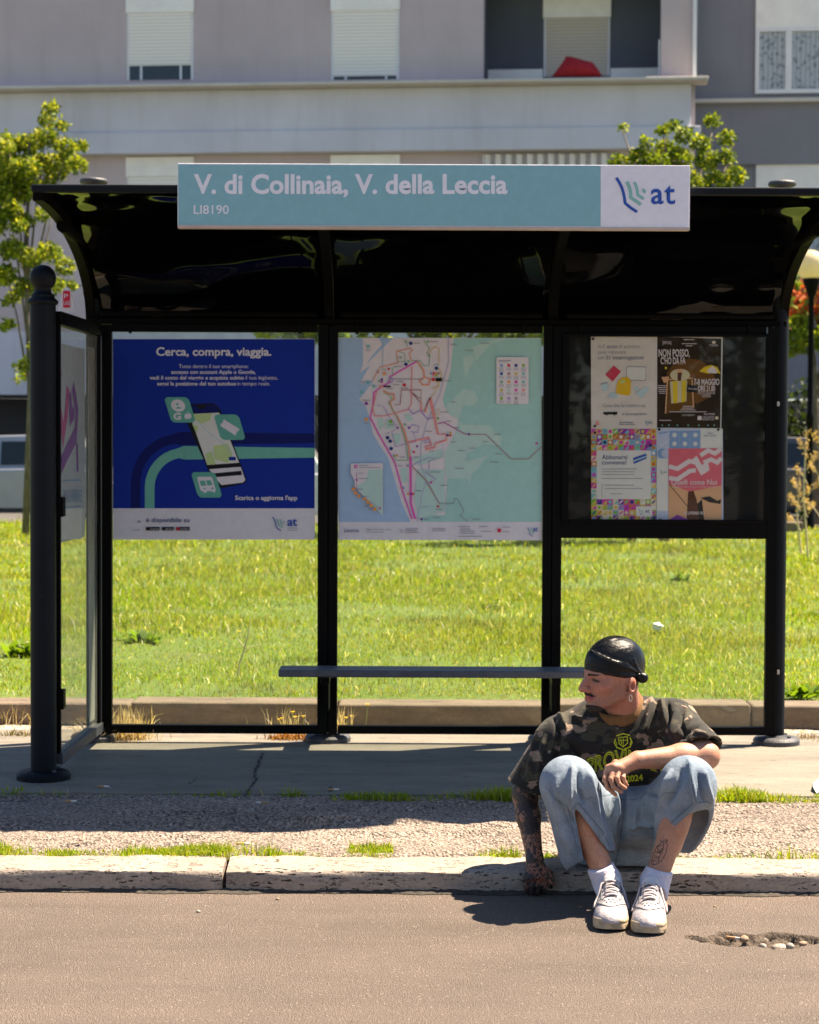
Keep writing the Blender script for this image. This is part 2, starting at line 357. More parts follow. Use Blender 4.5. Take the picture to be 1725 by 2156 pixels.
# printed colours
for nme, c in dict(sign_teal=(0.24, 0.47, 0.52), sign_white=(0.80, 0.80, 0.86), logo_blue=(0.035, 0.10, 0.42), logo_green=(0.26, 0.52, 0.47), poster_blue=(0.005, 0.028, 0.30),
                   poster_navy=(0.004, 0.010, 0.12), poster_mint=(0.16, 0.46, 0.37), poster_white=(0.72, 0.70, 0.74), print_navy=(0.02, 0.05, 0.22), badge_green=(0.13, 0.42, 0.34),
                   print_black=(0.012, 0.012, 0.016), map_land=(0.72, 0.68, 0.71), map_sea=(0.36, 0.52, 0.72), map_green=(0.36, 0.62, 0.58), map_park=(0.47, 0.67, 0.62),
                   map_grey=(0.30, 0.30, 0.36), line_pink=(0.75, 0.10, 0.50), line_magenta=(0.55, 0.06, 0.40), line_orange=(0.75, 0.33, 0.22), line_purple=(0.42, 0.30, 0.62), line_gold=(0.66, 0.48, 0.14),
                   line_green=(0.22, 0.45, 0.28), line_brown=(0.42, 0.22, 0.22), line_salmon=(0.80, 0.30, 0.28), line_grey=(0.42, 0.42, 0.62), red_print=(0.62, 0.03, 0.07), orange_print=(0.80, 0.34, 0.10),
                   screen_green=(0.52, 0.66, 0.30), screen_pale=(0.70, 0.72, 0.68), paper_pink=(0.70, 0.64, 0.60), paper_white=(0.72, 0.72, 0.70), poster_brown=(0.028, 0.016, 0.008), poster_amber=(0.15, 0.065, 0.012),
                   hat_cream=(0.62, 0.55, 0.36), yellow_print=(0.75, 0.55, 0.03), bag_yellow=(0.78, 0.48, 0.02), folder_red=(0.62, 0.05, 0.10), pale_blue=(0.48, 0.62, 0.68), tile_magenta=(0.62, 0.05, 0.40), tile_gold=(0.62, 0.46, 0.10),
                   tile_teal=(0.20, 0.50, 0.52), tile_blue=(0.22, 0.36, 0.62), tile_green=(0.22, 0.46, 0.06), tile_rust=(0.55, 0.16, 0.06), tile_cream=(0.70, 0.60, 0.45), tile_purple=(0.25, 0.05, 0.38), pale_lilac=(0.50, 0.56, 0.74),
                   flag_pink=(0.72, 0.15, 0.20), flag_white=(0.74, 0.66, 0.68), skin_dark=(0.10, 0.035, 0.02), sand=(0.70, 0.40, 0.22), graffiti=(0.55, 0.015, 0.22), graffiti_violet=(0.22, 0.015, 0.32), pale_sheet=(0.52, 0.55, 0.60), shirt_yellow=(0.55, 0.58, 0.03), leaf_red=(0.5, 0.12, 0.05)).items():
    ink(nme, c)

def chips(name, col):
    nt = MATS[name].node_tree; p = [n for n in nt.nodes if n.type == 'BSDF_PRINCIPLED'][0]; src = p.inputs['Base Color'].links[0].from_socket; v = coords(nt)
    n = noise(nt, v, 38, 6, 0.75); n2 = noise(nt, coords(nt, (1, 1, 0.2)), 9, 4); k = mixc(nt, 1.0, ramp(nt, n.outputs[0], [(0.665, (0, 0, 0)), (0.69, (1, 1, 1))]).outputs[0], ramp(nt, n2.outputs[0], [(0.5, (0.15,)*3), (0.62, (1,)*3)]).outputs[0], 'MULTIPLY')
    L(nt, mixc(nt, k, src, col), p.inputs['Base Color'])
chips('black_paint', (0.10, 0.075, 0.055)); chips('post_paint', (0.06, 0.06, 0.065)); chips('bench_paint', (0.16, 0.14, 0.12)); chips('base_iron', (0.12, 0.10, 0.09))
plain('pothole_dirt', (0.085, 0.064, 0.048), 0.95, 0.5, 60, 0, 1.0, 90)
# ------------------------------------------------------------------ ground, road, pavement, lawn
YK, YK2 = 6.53, 6.70            # kerb face and kerb back
YS = 7.88                        # worn asphalt meets the concrete slab
ZP = 0.085                       # pavement height
YR = 9.23; YF = 8.21             # shelter: back wall plane, front post
YC, YC2 = 9.84, 10.06            # back kerb of the lawn
ZL = 0.185
def fbm(x, y, s, seed=0.0):
    """cheap smooth pseudo noise on arrays"""
    r = 0; a = 1.0
    for k in range(4):
        f = s*2.03**k; q = seed + 17.3*k
        r = r + a*np.sin(x*f + 1.7*np.sin(y*f*0.83 + q) + q)*np.cos(y*f*1.13 + 1.3*np.sin(x*f*0.71 + 2*q)); a *= 0.55
    return r
def grid_sheet(name, x0, x1, y0, y1, d, zf, mat, parent=None, smooth=True):
    nx = max(2, int((x1-x0)/d)+1); ny = max(2, int((y1-y0)/d)+1)
    X, Y = np.meshgrid(np.linspace(x0, x1, nx), np.linspace(y0, y1, ny), indexing='ij')
    Z = zf(X, Y) + X*0; V = np.stack([X, Y, Z], -1).reshape(-1, 3)
    i, j = np.meshgrid(np.arange(nx-1), np.arange(ny-1), indexing='ij'); a = (i*ny+j).ravel()
    return np_mesh(name, V, np.stack([a, a+ny, a+ny+1, a+1], 1), mat, parent, smooth)
def flat(name, x0, x1, y0, y1, z, mat, parent=None):
    return MB().poly([(x0, y0, z), (x1, y0, z), (x1, y1, z), (x0, y1, z)]).build(name, mat, parent)

tag(flat('ground', -700, 700, -700, 900, -0.03, 'far_asphalt'), kind='structure')
# the road: broad sheets round one finer piece that holds the pothole
PX, PY = 1.07, 5.93
rx0, rx1, ry0, ry1 = PX-0.35, PX+0.45, PY-0.25, PY+0.25
def road_z(X, Y):
    u = (X-PX)/0.20; v = (Y-PY)/0.075; e = u*u + v*v + 0.75*fbm(X, Y, 21, 3.0)
    dep = np.clip(1.25-e, 0, 1); lip = np.minimum(1, np.minimum(np.minimum(X-rx0, rx1-X), np.minimum(Y-ry0, ry1-Y))/0.05)
    return -0.024*np.clip(dep*2.6, 0, 1)*lip + 0.008*fbm(X, Y, 62, 1.0)*np.clip(dep*3, 0, 1)*lip + 0.004*fbm(X, Y, 170, 2.0)*np.clip(dep*3, 0, 1)*lip
road = MB()
for a, b, c, d in ((-60, rx0, -9, YK), (rx1, 60, -9, YK), (rx0, rx1, -9, ry0), (rx0, rx1, ry1, YK)):
    road.poly([(a, c, 0), (b, c, 0), (b, d, 0), (a, d, 0)])
road = tag(road.build('road', 'road_asphalt'), kind='structure')
ph_ = grid_sheet('pothole', rx0, rx1, ry0, ry1, 0.006, road_z, ['road_asphalt', 'pothole_dirt'], road, False); ph_.data.polygons.foreach_set('material_index', [1 if min(ph_.data.vertices[i].co.z for i in p_.vertices) < -0.0045 else 0 for p_ in ph_.data.polygons])
def pebble(r, seed):
    bm = bmesh.new(); bmesh.ops.create_icosphere(bm, subdivisions=2, radius=r); q = random.Random(seed)
    a, b, c = q.uniform(0.7, 1.2), q.uniform(0.7, 1.1), q.uniform(0.5, 0.8)
    for v in bm.verts:
        k = 1 + 0.16*math.sin(v.co.x*2.3/r+seed)*math.cos(v.co.y*2.7/r+seed*2) ; v.co = Vector((v.co.x*a, v.co.y*b, v.co.z*c))*k
    me = bpy.data.meshes.new('stone'); bm.to_mesh(me); bm.free(); return me
plain('pale_stone', (0.30, 0.26, 0.22), 0.8, 0.25, 60, 0, 0.3, 90); plain('brown_stone', (0.26, 0.18, 0.12), 0.85, 0.3, 60, 0, 0.3, 90)
stones = [(1640, 1985, 0.021, 'pale_stone', 'biggest pale stone lying in the pothole'), (1607, 1988, 0.014, 'pale_stone', 'small pale stone just left of the biggest stone in the pothole'),
          (1706, 1981, 0.017, 'pale_stone', 'pale stone at the right end of the pothole'), (1612, 1966, 0.012, 'pale_stone', 'pale stone lying alone behind the pothole'),
          (1567, 1982, 0.018, 'brown_stone', 'dark lump of loose asphalt at the left of the pothole'), (1664, 1996, 0.013, 'pale_stone', 'pale chip on the near rim of the pothole'), (1690, 1990, 0.012, 'brown_stone', 'brown pebble in the right half of the pothole')]
for k, (x, y, r, m, lb) in enumerate(stones):
    p = on_z(x, y, 0.0); z = float(road_z(np.array([p.x]), np.array([p.y]))[0]) if rx0 < p.x < rx1 and ry0 < p.y < ry1 else 0
    o = link('stone', pebble(r, k), m, None, True); o.location = (p.x, p.y, z+r*0.35); tag(o, lb, 'stone', 'stones in the pothole')

# travertine kerb, one object per stone
kerb = MB(); kerb.box(-60, 60, YK+0.02, YK2, -0.02, 0.02); kerb = tag(kerb.build('kerb', 'soil'), kind='structure')
def kerb_stone(L_, seed):
    n = 26; prof = [(YK, -0.02), (YK-0.001, 0.030), (YK, 0.058), (YK+0.004, 0.067), (YK+0.014, 0.0715), (YK+0.08, 0.078), (YK2-0.006, 0.084), (YK2, 0.075), (YK2, -0.02)]
    vs = []; q = random.Random(seed); ph = q.uniform(0, 9)
    for i in range(n+1):
        x = L_*i/n; e = 0.004 if i in (0, n) else 0
        for j, (y, z) in enumerate(prof):
            wv = 0.0022*math.sin(x*9+ph+j)+0.0018*math.sin(x*31+ph*2+2*j)
            vs.append((x, y + (wv if 0 < j < 7 else 0) + (e if j < 4 else 0), z + (wv*0.8 if j > 1 else 0) - (e if j > 1 else 0)))
    m = len(prof); fs = [(i*m+j, (i+1)*m+j, (i+1)*m+j+1, i*m+j+1) for i in range(n) for j in range(m-1)]
    fs += [tuple(range(m)), tuple(n*m+j for j in range(m-1, -1, -1))]
    mb = MB(); mb.add(vs, fs); return mb
x = -7.03
ks = [1.04, 1.06, 1.02, 1.05, 1.08, 1.19, 1.02, 1.05, 1.03, 1.06, 1.04, 1.05, 1.04]
for k, l in enumerate(ks):
    o = kerb_stone(l-0.012, k).build('kerb_stone', 'travertine', kerb, True, angle=0.6); o.location = (x+0.006, 0, 0); x += l
# gutter line: dirt plus a thin shadow modelled as dark soil
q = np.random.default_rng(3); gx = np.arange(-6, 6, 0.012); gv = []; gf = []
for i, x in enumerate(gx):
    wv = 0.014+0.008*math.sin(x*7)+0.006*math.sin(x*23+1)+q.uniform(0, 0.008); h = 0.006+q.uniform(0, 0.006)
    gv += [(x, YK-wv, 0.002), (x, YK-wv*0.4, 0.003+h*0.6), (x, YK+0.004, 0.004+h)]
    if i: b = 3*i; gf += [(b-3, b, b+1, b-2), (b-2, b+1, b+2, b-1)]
tag(np_mesh('gutter_dirt_shadow', gv, gf, 'soil'), 'dark line of dirt and painted shadow along the foot of the kerb', 'dirt', kind='stuff')

# worn asphalt strip, concrete slab, gravel behind
def strip_z(X, Y):
    s = np.clip((Y-YK2)/0.05, 0, 1)*np.clip((YS-Y)/0.05, 0, 1)
    a = fbm(X*0.55, Y*1.6, 2.1, 4.0); st = np.tanh(6*(a-0.15))*0.011 + np.tanh(7*(fbm(X*0.6, Y*1.9, 3.1, 9)+0.25))*0.007
    return 0.070 + 0.010*np.clip((Y-YK2)/1.1, 0, 1) + st*s*1.25 + 0.003*fbm(X, Y, 44, 2)*s
tag(grid_sheet('asphalt_pavement', -5.2, 5.2, YK2+0.001, YS, 0.02, strip_z, 'worn_asphalt'), kind='structure')
for s in (-1, 1): tag(flat('asphalt_pavement', min(s*5.2, s*60), max(s*5.2, s*60), YK2+0.001, YS, 0.075, 'worn_asphalt'), kind='structure')
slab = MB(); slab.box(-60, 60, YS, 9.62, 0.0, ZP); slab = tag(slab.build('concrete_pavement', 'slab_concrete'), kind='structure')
def crack(pts, wid, seed):
    q = random.Random(seed); P = []
    for (a, b) in zip(pts[:-1], pts[1:]):
        for t in range(8):
            x = a[0]+(b[0]-a[0])*t/8+q.uniform(-2.2, 2.2); y = a[1]+(b[1]-a[1])*t/8; P.append(on_z(x, y, ZP+0.0025))
    m = MB()
    vs = []; 
    for p in P:
        w_ = wid*q.uniform(0.35, 1.3); vs += [(p.x-w_, p.y, p.z), (p.x+w_, p.y, p.z)]
    m.add(vs, [(2*i, 2*i+1, 2*i+3, 2*i+2) for i in range(len(P)-1)]); return m.build('crack', 'crack_dark', slab)
crack([(553, 1586), (548, 1600), (535, 1630), (541, 1642), (526, 1660), (513, 1680)], 0.006, 1)
crack([(397, 1650), (412, 1641), (420, 1640)], 0.004, 2); crack([(700, 1655), (692, 1660), (699, 1668)], 0.004, 4)
tag(grid_sheet('gravel_strip', -12, 12, 9.62, YC, 0.05, lambda X, Y: ZP-0.012+0.006*fbm(X, Y, 9, 1), 'dry_gravel'), kind='structure')
bk = MB(); bk.box(-40, 40, YC+0.02, YC2-0.02, 0, ZL-0.04); bk = tag(bk.build('back_kerb', 'soil'), kind='structure')
m0 = MB(); m0.box(0, 0.992, YC, YC2, 0.02, ZL); proto = m0.build('kerb_stone', 'kerb_concrete', bk, False, 0.014, 3)
proto.location = (-8.34, 0, 0)
for k in range(1, 17):
    c = proto.copy(); COL.objects.link(c); c.parent = bk; c.location = (-8.34+k*1.0, random.uniform(-0.006, 0.006), random.uniform(-0.005, 0.005))
lawn_z = lambda X, Y: ZL-0.03+0.025*fbm(X, Y, 0.5, 2)+0.02*np.clip((Y-11)/2, 0, 1)
tag(grid_sheet('lawn', -26, 26, YC2-0.01, 31.2, 0.25, lawn_z, 'lawn_ground'), kind='structure')
lr = MB(); lr.box(-60, 60, 31.2, 31.4, -0.02, 0.2); tag(lr.build('far_kerb', 'kerb_concrete'), kind='structure')
tag(flat('far_road', -80, 80, 31.4, 40.5, 0.02, 'far_asphalt'), kind='structure')

# ------------------------------------------------------------------ grass
def blades(name, P, h, wd, col, parent=None, mat='grass', lean=0.5, sun_dir=None):
    n = len(P); az = rng.uniform(0, 2*np.pi, n); ln = np.abs(rng.normal(0, lean, n))*h; la = rng.uniform(0, 2*np.pi, n)
    s = np.stack([np.cos(az), np.sin(az), az*0], 1)*(wd/2)[:, None]; d = np.stack([np.cos(la), np.sin(la), la*0], 1)*ln[:, None]
    up = np.array([0, 0, 1.0]); hh = h[:, None]
    V = np.stack([P-s, P+s, P+d*0.35-s*0.75+up*hh*0.6, P+d*0.35+s*0.75+up*hh*0.6, P+d+up*hh*np.sqrt(np.clip(1-(ln/h)**2*0.5, 0.2, 1))[:, None]], 1)
    b = (np.arange(n)*5)[:, None]; Fc = np.concatenate([b+[0, 1, 3], b+[0, 3, 2], b+[2, 3, 4]], 1).reshape(-1, 3)
    C = np.repeat(col, 5, 0)
    return np_mesh(name, V.reshape(-1, 3), Fc, mat, parent, False, C)
def grass_cols(n, straw=0.12):
    c = np.array([0.225, 0.325, 0.006])*rng.uniform(0.6, 1.25, (n, 1)); c[:, 0] *= rng.uniform(0.75, 1.35, n)
    k = rng.random(n) < straw; c[k] = np.array([0.45, 0.40, 0.20])*rng.uniform(0.6, 1.15, (k.sum(), 1)); return c
def lawn_blades():
    Ps = []; hs = []; ws = []
    for (ya, yb, dens, hw, w0, h0) in ((10.02, 13, 4200, 0.24, 0.0040, 0.040), (13, 18, 2100, 0.24, 0.0060, 0.048), (18, 24, 950, 0.24, 0.0092, 0.058), (24, 31.2, 480, 0.25, 0.013, 0.070)):
        W = hw*yb+0.8; n = int(dens*(yb-ya)*2*W); x = rng.uniform(-W, W, n); y = rng.uniform(ya, yb, n)
        keep = rng.random(n) < 0.62+0.38*np.tanh(2*fbm(x, y, 1.1, 5)); x, y = x[keep], y[keep]
        edge = np.clip((y-10.0)/0.35, 0.35, 1)
        Ps.append(np.stack([x, y, lawn_z(x, y)-0.004], 1)); pk = 1+0.42*np.clip(fbm(x, y, 0.9, 8), -0.9, 1.5)
        hs.append(h0*rng.uniform(0.45, 1.35, len(x))*pk*edge); ws.append(w0*rng.uniform(0.7, 1.5, len(x)))
    P = np.concatenate(Ps); h = np.concatenate(hs); c = grass_cols(len(P), 0.13); k = rng.random(len(P)) < 0.022; c[k] = (0.8, 0.78, 0.62); h[k] *= 1.25; k = (rng.random(len(P)) < np.clip(0.9*np.exp(-(P[:, 1]-10.0)/0.12), 0, 0.8)); c[k] = np.array([0.42, 0.31, 0.17])*rng.uniform(0.6, 1.2, (k.sum(), 1)); dk = np.clip(fbm(P[:, 0], P[:, 1], 2.4, 21)-0.55, 0, 1)[:, None]; c = c*(1-0.55*dk)  # scattered near-white blades paint the lawn's glints into the grass colour
    patch = np.clip(0.5+0.7*fbm(P[:, 0], P[:, 1], 0.65, 11), 0, 1)[:, None]; c = c*(1-0.3*patch) + 0.3*patch*np.array([0.28, 0.26, 0.07])
    return tag(blades('lawn_grass', P, h, np.concatenate(ws), c, None, 'grass', 0.85), 'bright green unmown grass covering the lawn behind the shelter', 'grass', kind='stuff')
lawn_blades()
def tuft_line(name, label, segs, z, dens, h, wd=0.0032, straw=0.15):
    xs = []; ys = []; hs = []
    for x0, x1, y0, y1, amt in segs:
        n = int(dens*abs(x1-x0)*amt); t = rng.random(n); X = x0+(x1-x0)*t
        k = rng.random(n) < np.clip(0.55+0.6*fbm(X, X*0.3, 5.5, 3), 0.05, 1); X = X[k]
        xs.append(X); ys.append(rng.uniform(y0, y1, k.sum())); hs.append(h*np.clip(0.75+0.45*fbm(X, X*0, 7, 6), 0.3, 1.4)*rng.uniform(0.4, 1.25, len(X)))
    x = np.concatenate(xs); y = np.concatenate(ys); hh = np.concatenate(hs); P = np.stack([x, y, x*0+z], 1)
    return tag(blades(name, P, hh, wd*rng.uniform(0.6, 1.5, len(x)), grass_cols(len(x), straw), None, 'grass', 0.75), label, 'grass', kind='stuff')
gx = lambda px, Y: (px-862)/(F/Y)
tuft_line('kerb_grass', 'low grass growing in the seam behind the stone kerb', [(-4, gx(520, 6.72), 6.685, 6.83, 2.6), (gx(520, 6.72), gx(680, 6.72), 6.69, 6.77, 1.3), (gx(735, 6.8), gx(830, 6.8), 6.71, 6.92, 1.4), (gx(1000, 6.7), gx(1100, 6.7), 6.69, 6.75, 0.5), (gx(1150, 6.7), gx(1240, 6.7), 6.69, 6.74, 0.6), (gx(1430, 6.7), 4, 6.69, 6.73, 0.12)], 0.070, 5200, 0.040)
tuft_line('seam_grass', 'thin grass growing in the seam between asphalt strip and concrete slab', [(gx(0, 7.9), gx(45, 7.9), 7.84, 7.96, 1.0), (gx(45, 7.9), gx(680, 7.9), 7.85, 7.89, 0.10), (gx(600, 7.9), gx(650, 7.9), 7.84, 7.9, 0.5), (gx(690, 7.85), gx(850, 7.85), 7.79, 7.9, 1.0), (gx(850, 7.85), gx(1160, 7.85), 7.80, 7.9, 1.25), (gx(1490, 7.85), 4.0, 7.78, 7.9, 1.35)], 0.072, 3600, 0.042, 0.004)
# dry tufts, creeping leaves and small flowers by the posts and the back kerb
def dry_tuft(px, py, n, h, rad, label, col=(0.5, 0.40, 0.24), wd=0.004, z=ZP, lean=0.9):
    p = on_z(px, py, z); P = np.stack([rng.normal(p.x, rad, n), rng.normal(p.y, rad*0.5, n), np.full(n, z-0.004)], 1)
    c = np.array(col)*rng.uniform(0.55, 1.3, (n, 1)); t = thing('dry_grass_tuft', label, 'grass tuft', (p.x, p.y, z), 'dry tufts by the shelter feet')
    tag(blades('blade_tuft', P, h*rng.uniform(0.4, 1.2, n), wd*rng.uniform(0.6, 1.4, n), c, t, 'dry_stalk', lean), kind='stuff')
dry_tuft(247, 1556, 800, 0.095, 0.075, 'straw coloured dry grass tuft at the rear left post foot')
dry_tuft(20, 1515, 1100, 0.10, 0.15, 'straw coloured dry grass heap left of the front post')
dry_tuft(45, 1548, 160, 0.035, 0.06, 'brownish green creeping tuft on gravel at the left edge', (0.18, 0.14, 0.05))
dry_tuft(612, 1556, 260, 0.035, 0.055, 'rusty brown creeping leaves left of the middle post foot', (0.34, 0.17, 0.06), 0.009)
dry_tuft(1715, 1555, 120, 0.03, 0.06, 'dull brown tuft on gravel at the right edge', (0.25, 0.18, 0.1))
for px_, w0, lb in ((258, 0.05, 'upright straw coloured stalks behind the left pane foot, by the rear post'), (290, 0.04, 'upright straw coloured stalks behind the left pane foot, right bunch'), (605, 0.06, 'pale dry stalks among the yellow flowers left of the middle post'), (720, 0.03, 'pale dry stalks by the middle post, right of it')):
    n = 46; P = np.stack([rng.normal(gx(px_, 9.72), w0, n), rng.normal(9.72, 0.02, n), np.full(n, ZP-0.02)], 1); t = thing('dry_stalks', lb, 'weed', (gx(px_, 9.72), 9.72, ZP-0.02), 'dry stalks along the back kerb')
    tag(blades('stalk_tuft', P, 0.11*rng.uniform(0.5, 1.3, n), np.full(n, 0.005), np.array([0.62, 0.52, 0.33])*rng.uniform(0.6, 1.2, (n, 1)), t, 'dry_stalk', 0.45), kind='stuff')
plain('stem_green', (0.22, 0.26, 0.07), 0.7, 0.2, 40); plain('petal_yellow', (0.75, 0.52, 0.02), 0.6, 0.15, 60); plain('stem_straw', (0.48, 0.40, 0.22), 0.7, 0.2, 40)
def flower(px, py, Y, z0, h, name, label, head='petal_yellow', group='yellow flowers along the back kerb', r=0.012, stem='stem_green'):
    b = Vector((gx(px, Y), Y, z0)); lx = random.uniform(-0.25, 0.25)*h; t = thing(name, label, 'flower', b, group)
    top = b+Vector((lx, random.uniform(-0.02, 0.02), h)); m = MB(); m.tube([b-Vector((0, 0, 0.01)), b.lerp(top, 0.5)+Vector((lx*0.2, 0, 0)), top], [0.0022, 0.0018, 0.0014], 5); m.build('stem', stem, t)
    m = MB(); n = 9
    for k in range(n):
        a = 2*math.pi*k/n; d = Vector((math.cos(a), math.sin(a), 0.25)); s = Vector((-math.sin(a), math.cos(a), 0))
        m.add([top+d*r*0.15, top+d*r*0.7+s*r*0.3, top+d*r, top+d*r*0.7-s*r*0.3], [(0, 1, 2, 3)])
    m.lathe([(r*0.1, -0.006), (r*0.45, -0.002), (r*0.3, 0.003)], top, 8); m.build('flower_head', head, t)
for k, (px, h, pl) in enumerate([(589, 0.05, 'leftmost'), (600, 0.055, 'second from the left'), (614, 0.085, 'tallest'), (625, 0.06, 'fourth from the left'), (640, 0.065, 'right')]):
    flower(px, 0, 9.72, ZP-0.01, h, 'wildflower', f'{pl} yellow wildflower of the cluster left of the left middle post')
for k, (px, h, pl) in enumerate([(716, 0.06, 'nearest the post'), (733, 0.055, 'second'), (741, 0.06, 'third'), (769, 0.12, 'tall leaning')]):
    flower(px, 0, 9.74, ZP-0.01, h, 'wildflower', f'{pl} yellow wildflower of the row right of the left middle post')
for px, py, lb in ((215, 1350, 'yellow dandelion on the lawn seen through the side pane'), (505, 1347, 'yellow dandelion on the lawn below the blue poster'), (1250, 1285, 'yellow dandelion on the lawn above the seated man'), (1455, 1290, 'yellow dandelion on the lawn right of the white litter'), (800, 1235, 'yellow dandelion on the lawn below the map poster'), (1570, 1560-1280+1010, 'yellow dandelion on the lawn beside the right post')):
    p = on_z(px, py, ZL+0.04); flower(px, 0, p.y, ZL-0.03, 0.12, 'dandelion', lb, 'petal_yellow', 'dandelions on the lawn', 0.016)
# broad leaf weeds on the lawn
def broad_weed(px, py, n, L_, label):
    p = on_z(px, py, ZL-0.01); t = thing('broad_leaf_weed', label, 'weed', p, 'broad leaf weeds on the lawn'); V = []; Fc = []; C = []
    for k in range(n):
        a = rng.uniform(0, 6.28); e = rng.uniform(0.3, 1.2); l = L_*rng.uniform(0.6, 1.2); d = np.array([math.cos(a)*math.cos(e), math.sin(a)*math.cos(e), math.sin(e)]); s = np.array([-math.sin(a), math.cos(a), 0])*l*0.16
        b = np.array(p)+np.array([rng.normal(0, L_*0.35), rng.normal(0, L_*0.3), 0]); i = len(V)
        V += [b, b+d*l*0.5+s, b+d*l*0.5-s, b+d*l*np.array([1.0, 1.0, 0.75])]; Fc += [(i, i+1, i+2), (i+1, i+3, i+2)]; C += [np.array([0.11, 0.19, 0.015])*rng.uniform(0.6, 1.5)]*4
    np_mesh('leaf_rosette', V, Fc, 'grass', t, False, np.array(C))
broad_weed(300, 1355, 70, 0.13, 'dark green broad leaf weed on the lawn below the blue poster'); broad_weed(60, 1385, 80, 0.15, 'dark green broad leaf weed on the lawn left of the front post')
broad_weed(1690, 1470, 90, 0.10, 'dark green creeping weed overhanging the back kerb by the right post'); broad_weed(1430, 1225, 40, 0.12, 'green leafy weed on the lawn under the notice board')
# a dead branched twig standing on the lawn
p = on_z(500, 1425, ZL); t = thing('dead_weed_stalk', 'bare pale branched weed stalk standing on the lawn below the blue poster', 'weed', p)
m = MB(); Yt = p.y
m.tube([at(500, 1425, Yt), at(505, 1395, Yt), at(515, 1365, Yt), at(523, 1335, Yt), at(528, 1300, Yt)], [0.005, 0.005, 0.0045, 0.004, 0.002], 5); m.build('stalk', 'stem_straw', t)
m = MB(); m.tube([at(515, 1365, Yt), at(506, 1352, Yt), at(500, 1345, Yt)], [0.003, 0.003, 0.002], 5); m.tube([at(512, 1375, Yt), at(530, 1362, Yt), at(545, 1358, Yt)], [0.003, 0.003, 0.002], 5); m.build('twig', 'stem_straw', t)

# ------------------------------------------------------------------ trees and shrubs
def bark():
    m, nt, p, o = base_mat('bark'); v = coords(nt, (1, 1, 0.25)); n = noise(nt, v, 30, 6)
    L(nt, ramp(nt, n.outputs[0], [(0.3, (0.05, 0.04, 0.03)), (0.7, (0.20, 0.16, 0.12))]).outputs[0], p.inputs['Base Color']); p.inputs['Roughness'].default_value = 0.9; bump(nt, p, n.outputs[0], 0.8, 0.02)
bark()
def foliage(name, clumps, leaf, cols, parent, up=0.4):
    """clumps: (centre, radius, leaves); each leaf a small folded kite"""
    C0 = []; R = []
    for c, r, n in clumps:
        d = rng.normal(0, 1, (n, 3)); d /= np.linalg.norm(d, axis=1)[:, None]
        C0.append(np.array(c) + d*(r*np.cbrt(rng.uniform(0.12, 1, n)))[:, None]*np.array([1, 1, 0.85])); 
    P = np.concatenate(C0); n = len(P)
    a = rng.normal(0, 1, (n, 3)); a[:, 2] -= 0.25; a /= np.linalg.norm(a, axis=1)[:, None]; b = np.cross(a, rng.normal(0, 1, (n, 3))); b /= np.linalg.norm(b, axis=1)[:, None]; nn = np.cross(a, b)
    l = (leaf*rng.uniform(0.6, 1.3, n))[:, None]
    V = np.stack([P, P+a*l*0.5+b*l*0.30+nn*l*0.10, P+a*l, P+a*l*0.5-b*l*0.30+nn*l*0.10], 1)
    i = (np.arange(n)*4)[:, None]; Fc = np.concatenate([i+[0, 1, 2], i+[0, 2, 3]], 1).reshape(-1, 3)
    cc = np.array(cols)[rng.integers(0, len(cols), n)]*rng.uniform(0.7, 1.3, (n, 1))
    return np_mesh(name, V.reshape(-1, 3), Fc, 'leaf', parent, False, np.repeat(cc, 4, 0))
GREENS = [(0.14, 0.21, 0.018), (0.20, 0.26, 0.02), (0.07, 0.12, 0.016), (0.30, 0.34, 0.03), (0.06, 0.10, 0.014)]
def tree(name, label, base, trunk_r, limbs, clumps, leaf, cols=GREENS, group='young trees on the lawn', cat='tree', wob=0.05):
    t = thing(name, label, cat, base, group); b = Vector(base); m = MB()
    top = Vector(limbs[0]); pts = [b-Vector((0, 0, 0.1)), b.lerp(top, 0.35)+Vector((wob, 0, 0)), b.lerp(top, 0.7)-Vector((wob*0.5, 0, 0)), top]
    m.tube(pts, [trunk_r*1.25, trunk_r, trunk_r*0.75, trunk_r*0.3], 9); m.build('trunk', 'bark', t, True)
    m = MB()
    for e in limbs[1:]:
        e = Vector(e); s = b.lerp(top, max(0.25, min(0.9, (e.z-b.z)/(top.z-b.z)*0.62))); md = s.lerp(e, 0.5)+Vector((0, 0, 0.12)); m.tube([s, md, e], [trunk_r*0.42, trunk_r*0.28, trunk_r*0.1], 6)
    m.build('branches', 'bark', t, True)
    foliage('crown', clumps, leaf, cols, t); return t
def clump_at(lst, Y, n, dy=0.5):
    out = []
    for (x, y, rpx) in lst:
        r = rpx/(F/Y); out.append((at(x, y, Y+random.uniform(-dy, dy)), r, int(n*(rpx/20)**2)))
    return out
Yt = 27.0
cl = [(108, 228, 16), (98, 250, 18), (130, 262, 14), (95, 290, 30), (62, 300, 22), (20, 300, 26), (140, 310, 26), (172, 306, 14), (165, 345, 20), (120, 350, 34), (70, 345, 32), (30, 350, 34), (-20, 350, 40), (10, 400, 30), (55, 395, 30), (100, 395, 28), (20, 440, 26), (50, 465, 22), (-10, 470, 28), (90, 450, 16), (120, 430, 16), (150, 410, 14), (30, 520, 24), (70, 540, 22), (105, 530, 26), (135, 560, 22), (120, 600, 18), (15, 575, 24), (60, 600, 24), (150, 600, 14), (30, 625, 14), (80, 640, 14), (20, 680, 12), (75, 730, 14), (55, 765, 13), (50, 790, 8)]
b = on_z(55, 1118, ZL); b.y = Yt; b = Vector((gx(52, Yt), Yt, ZL-0.02))
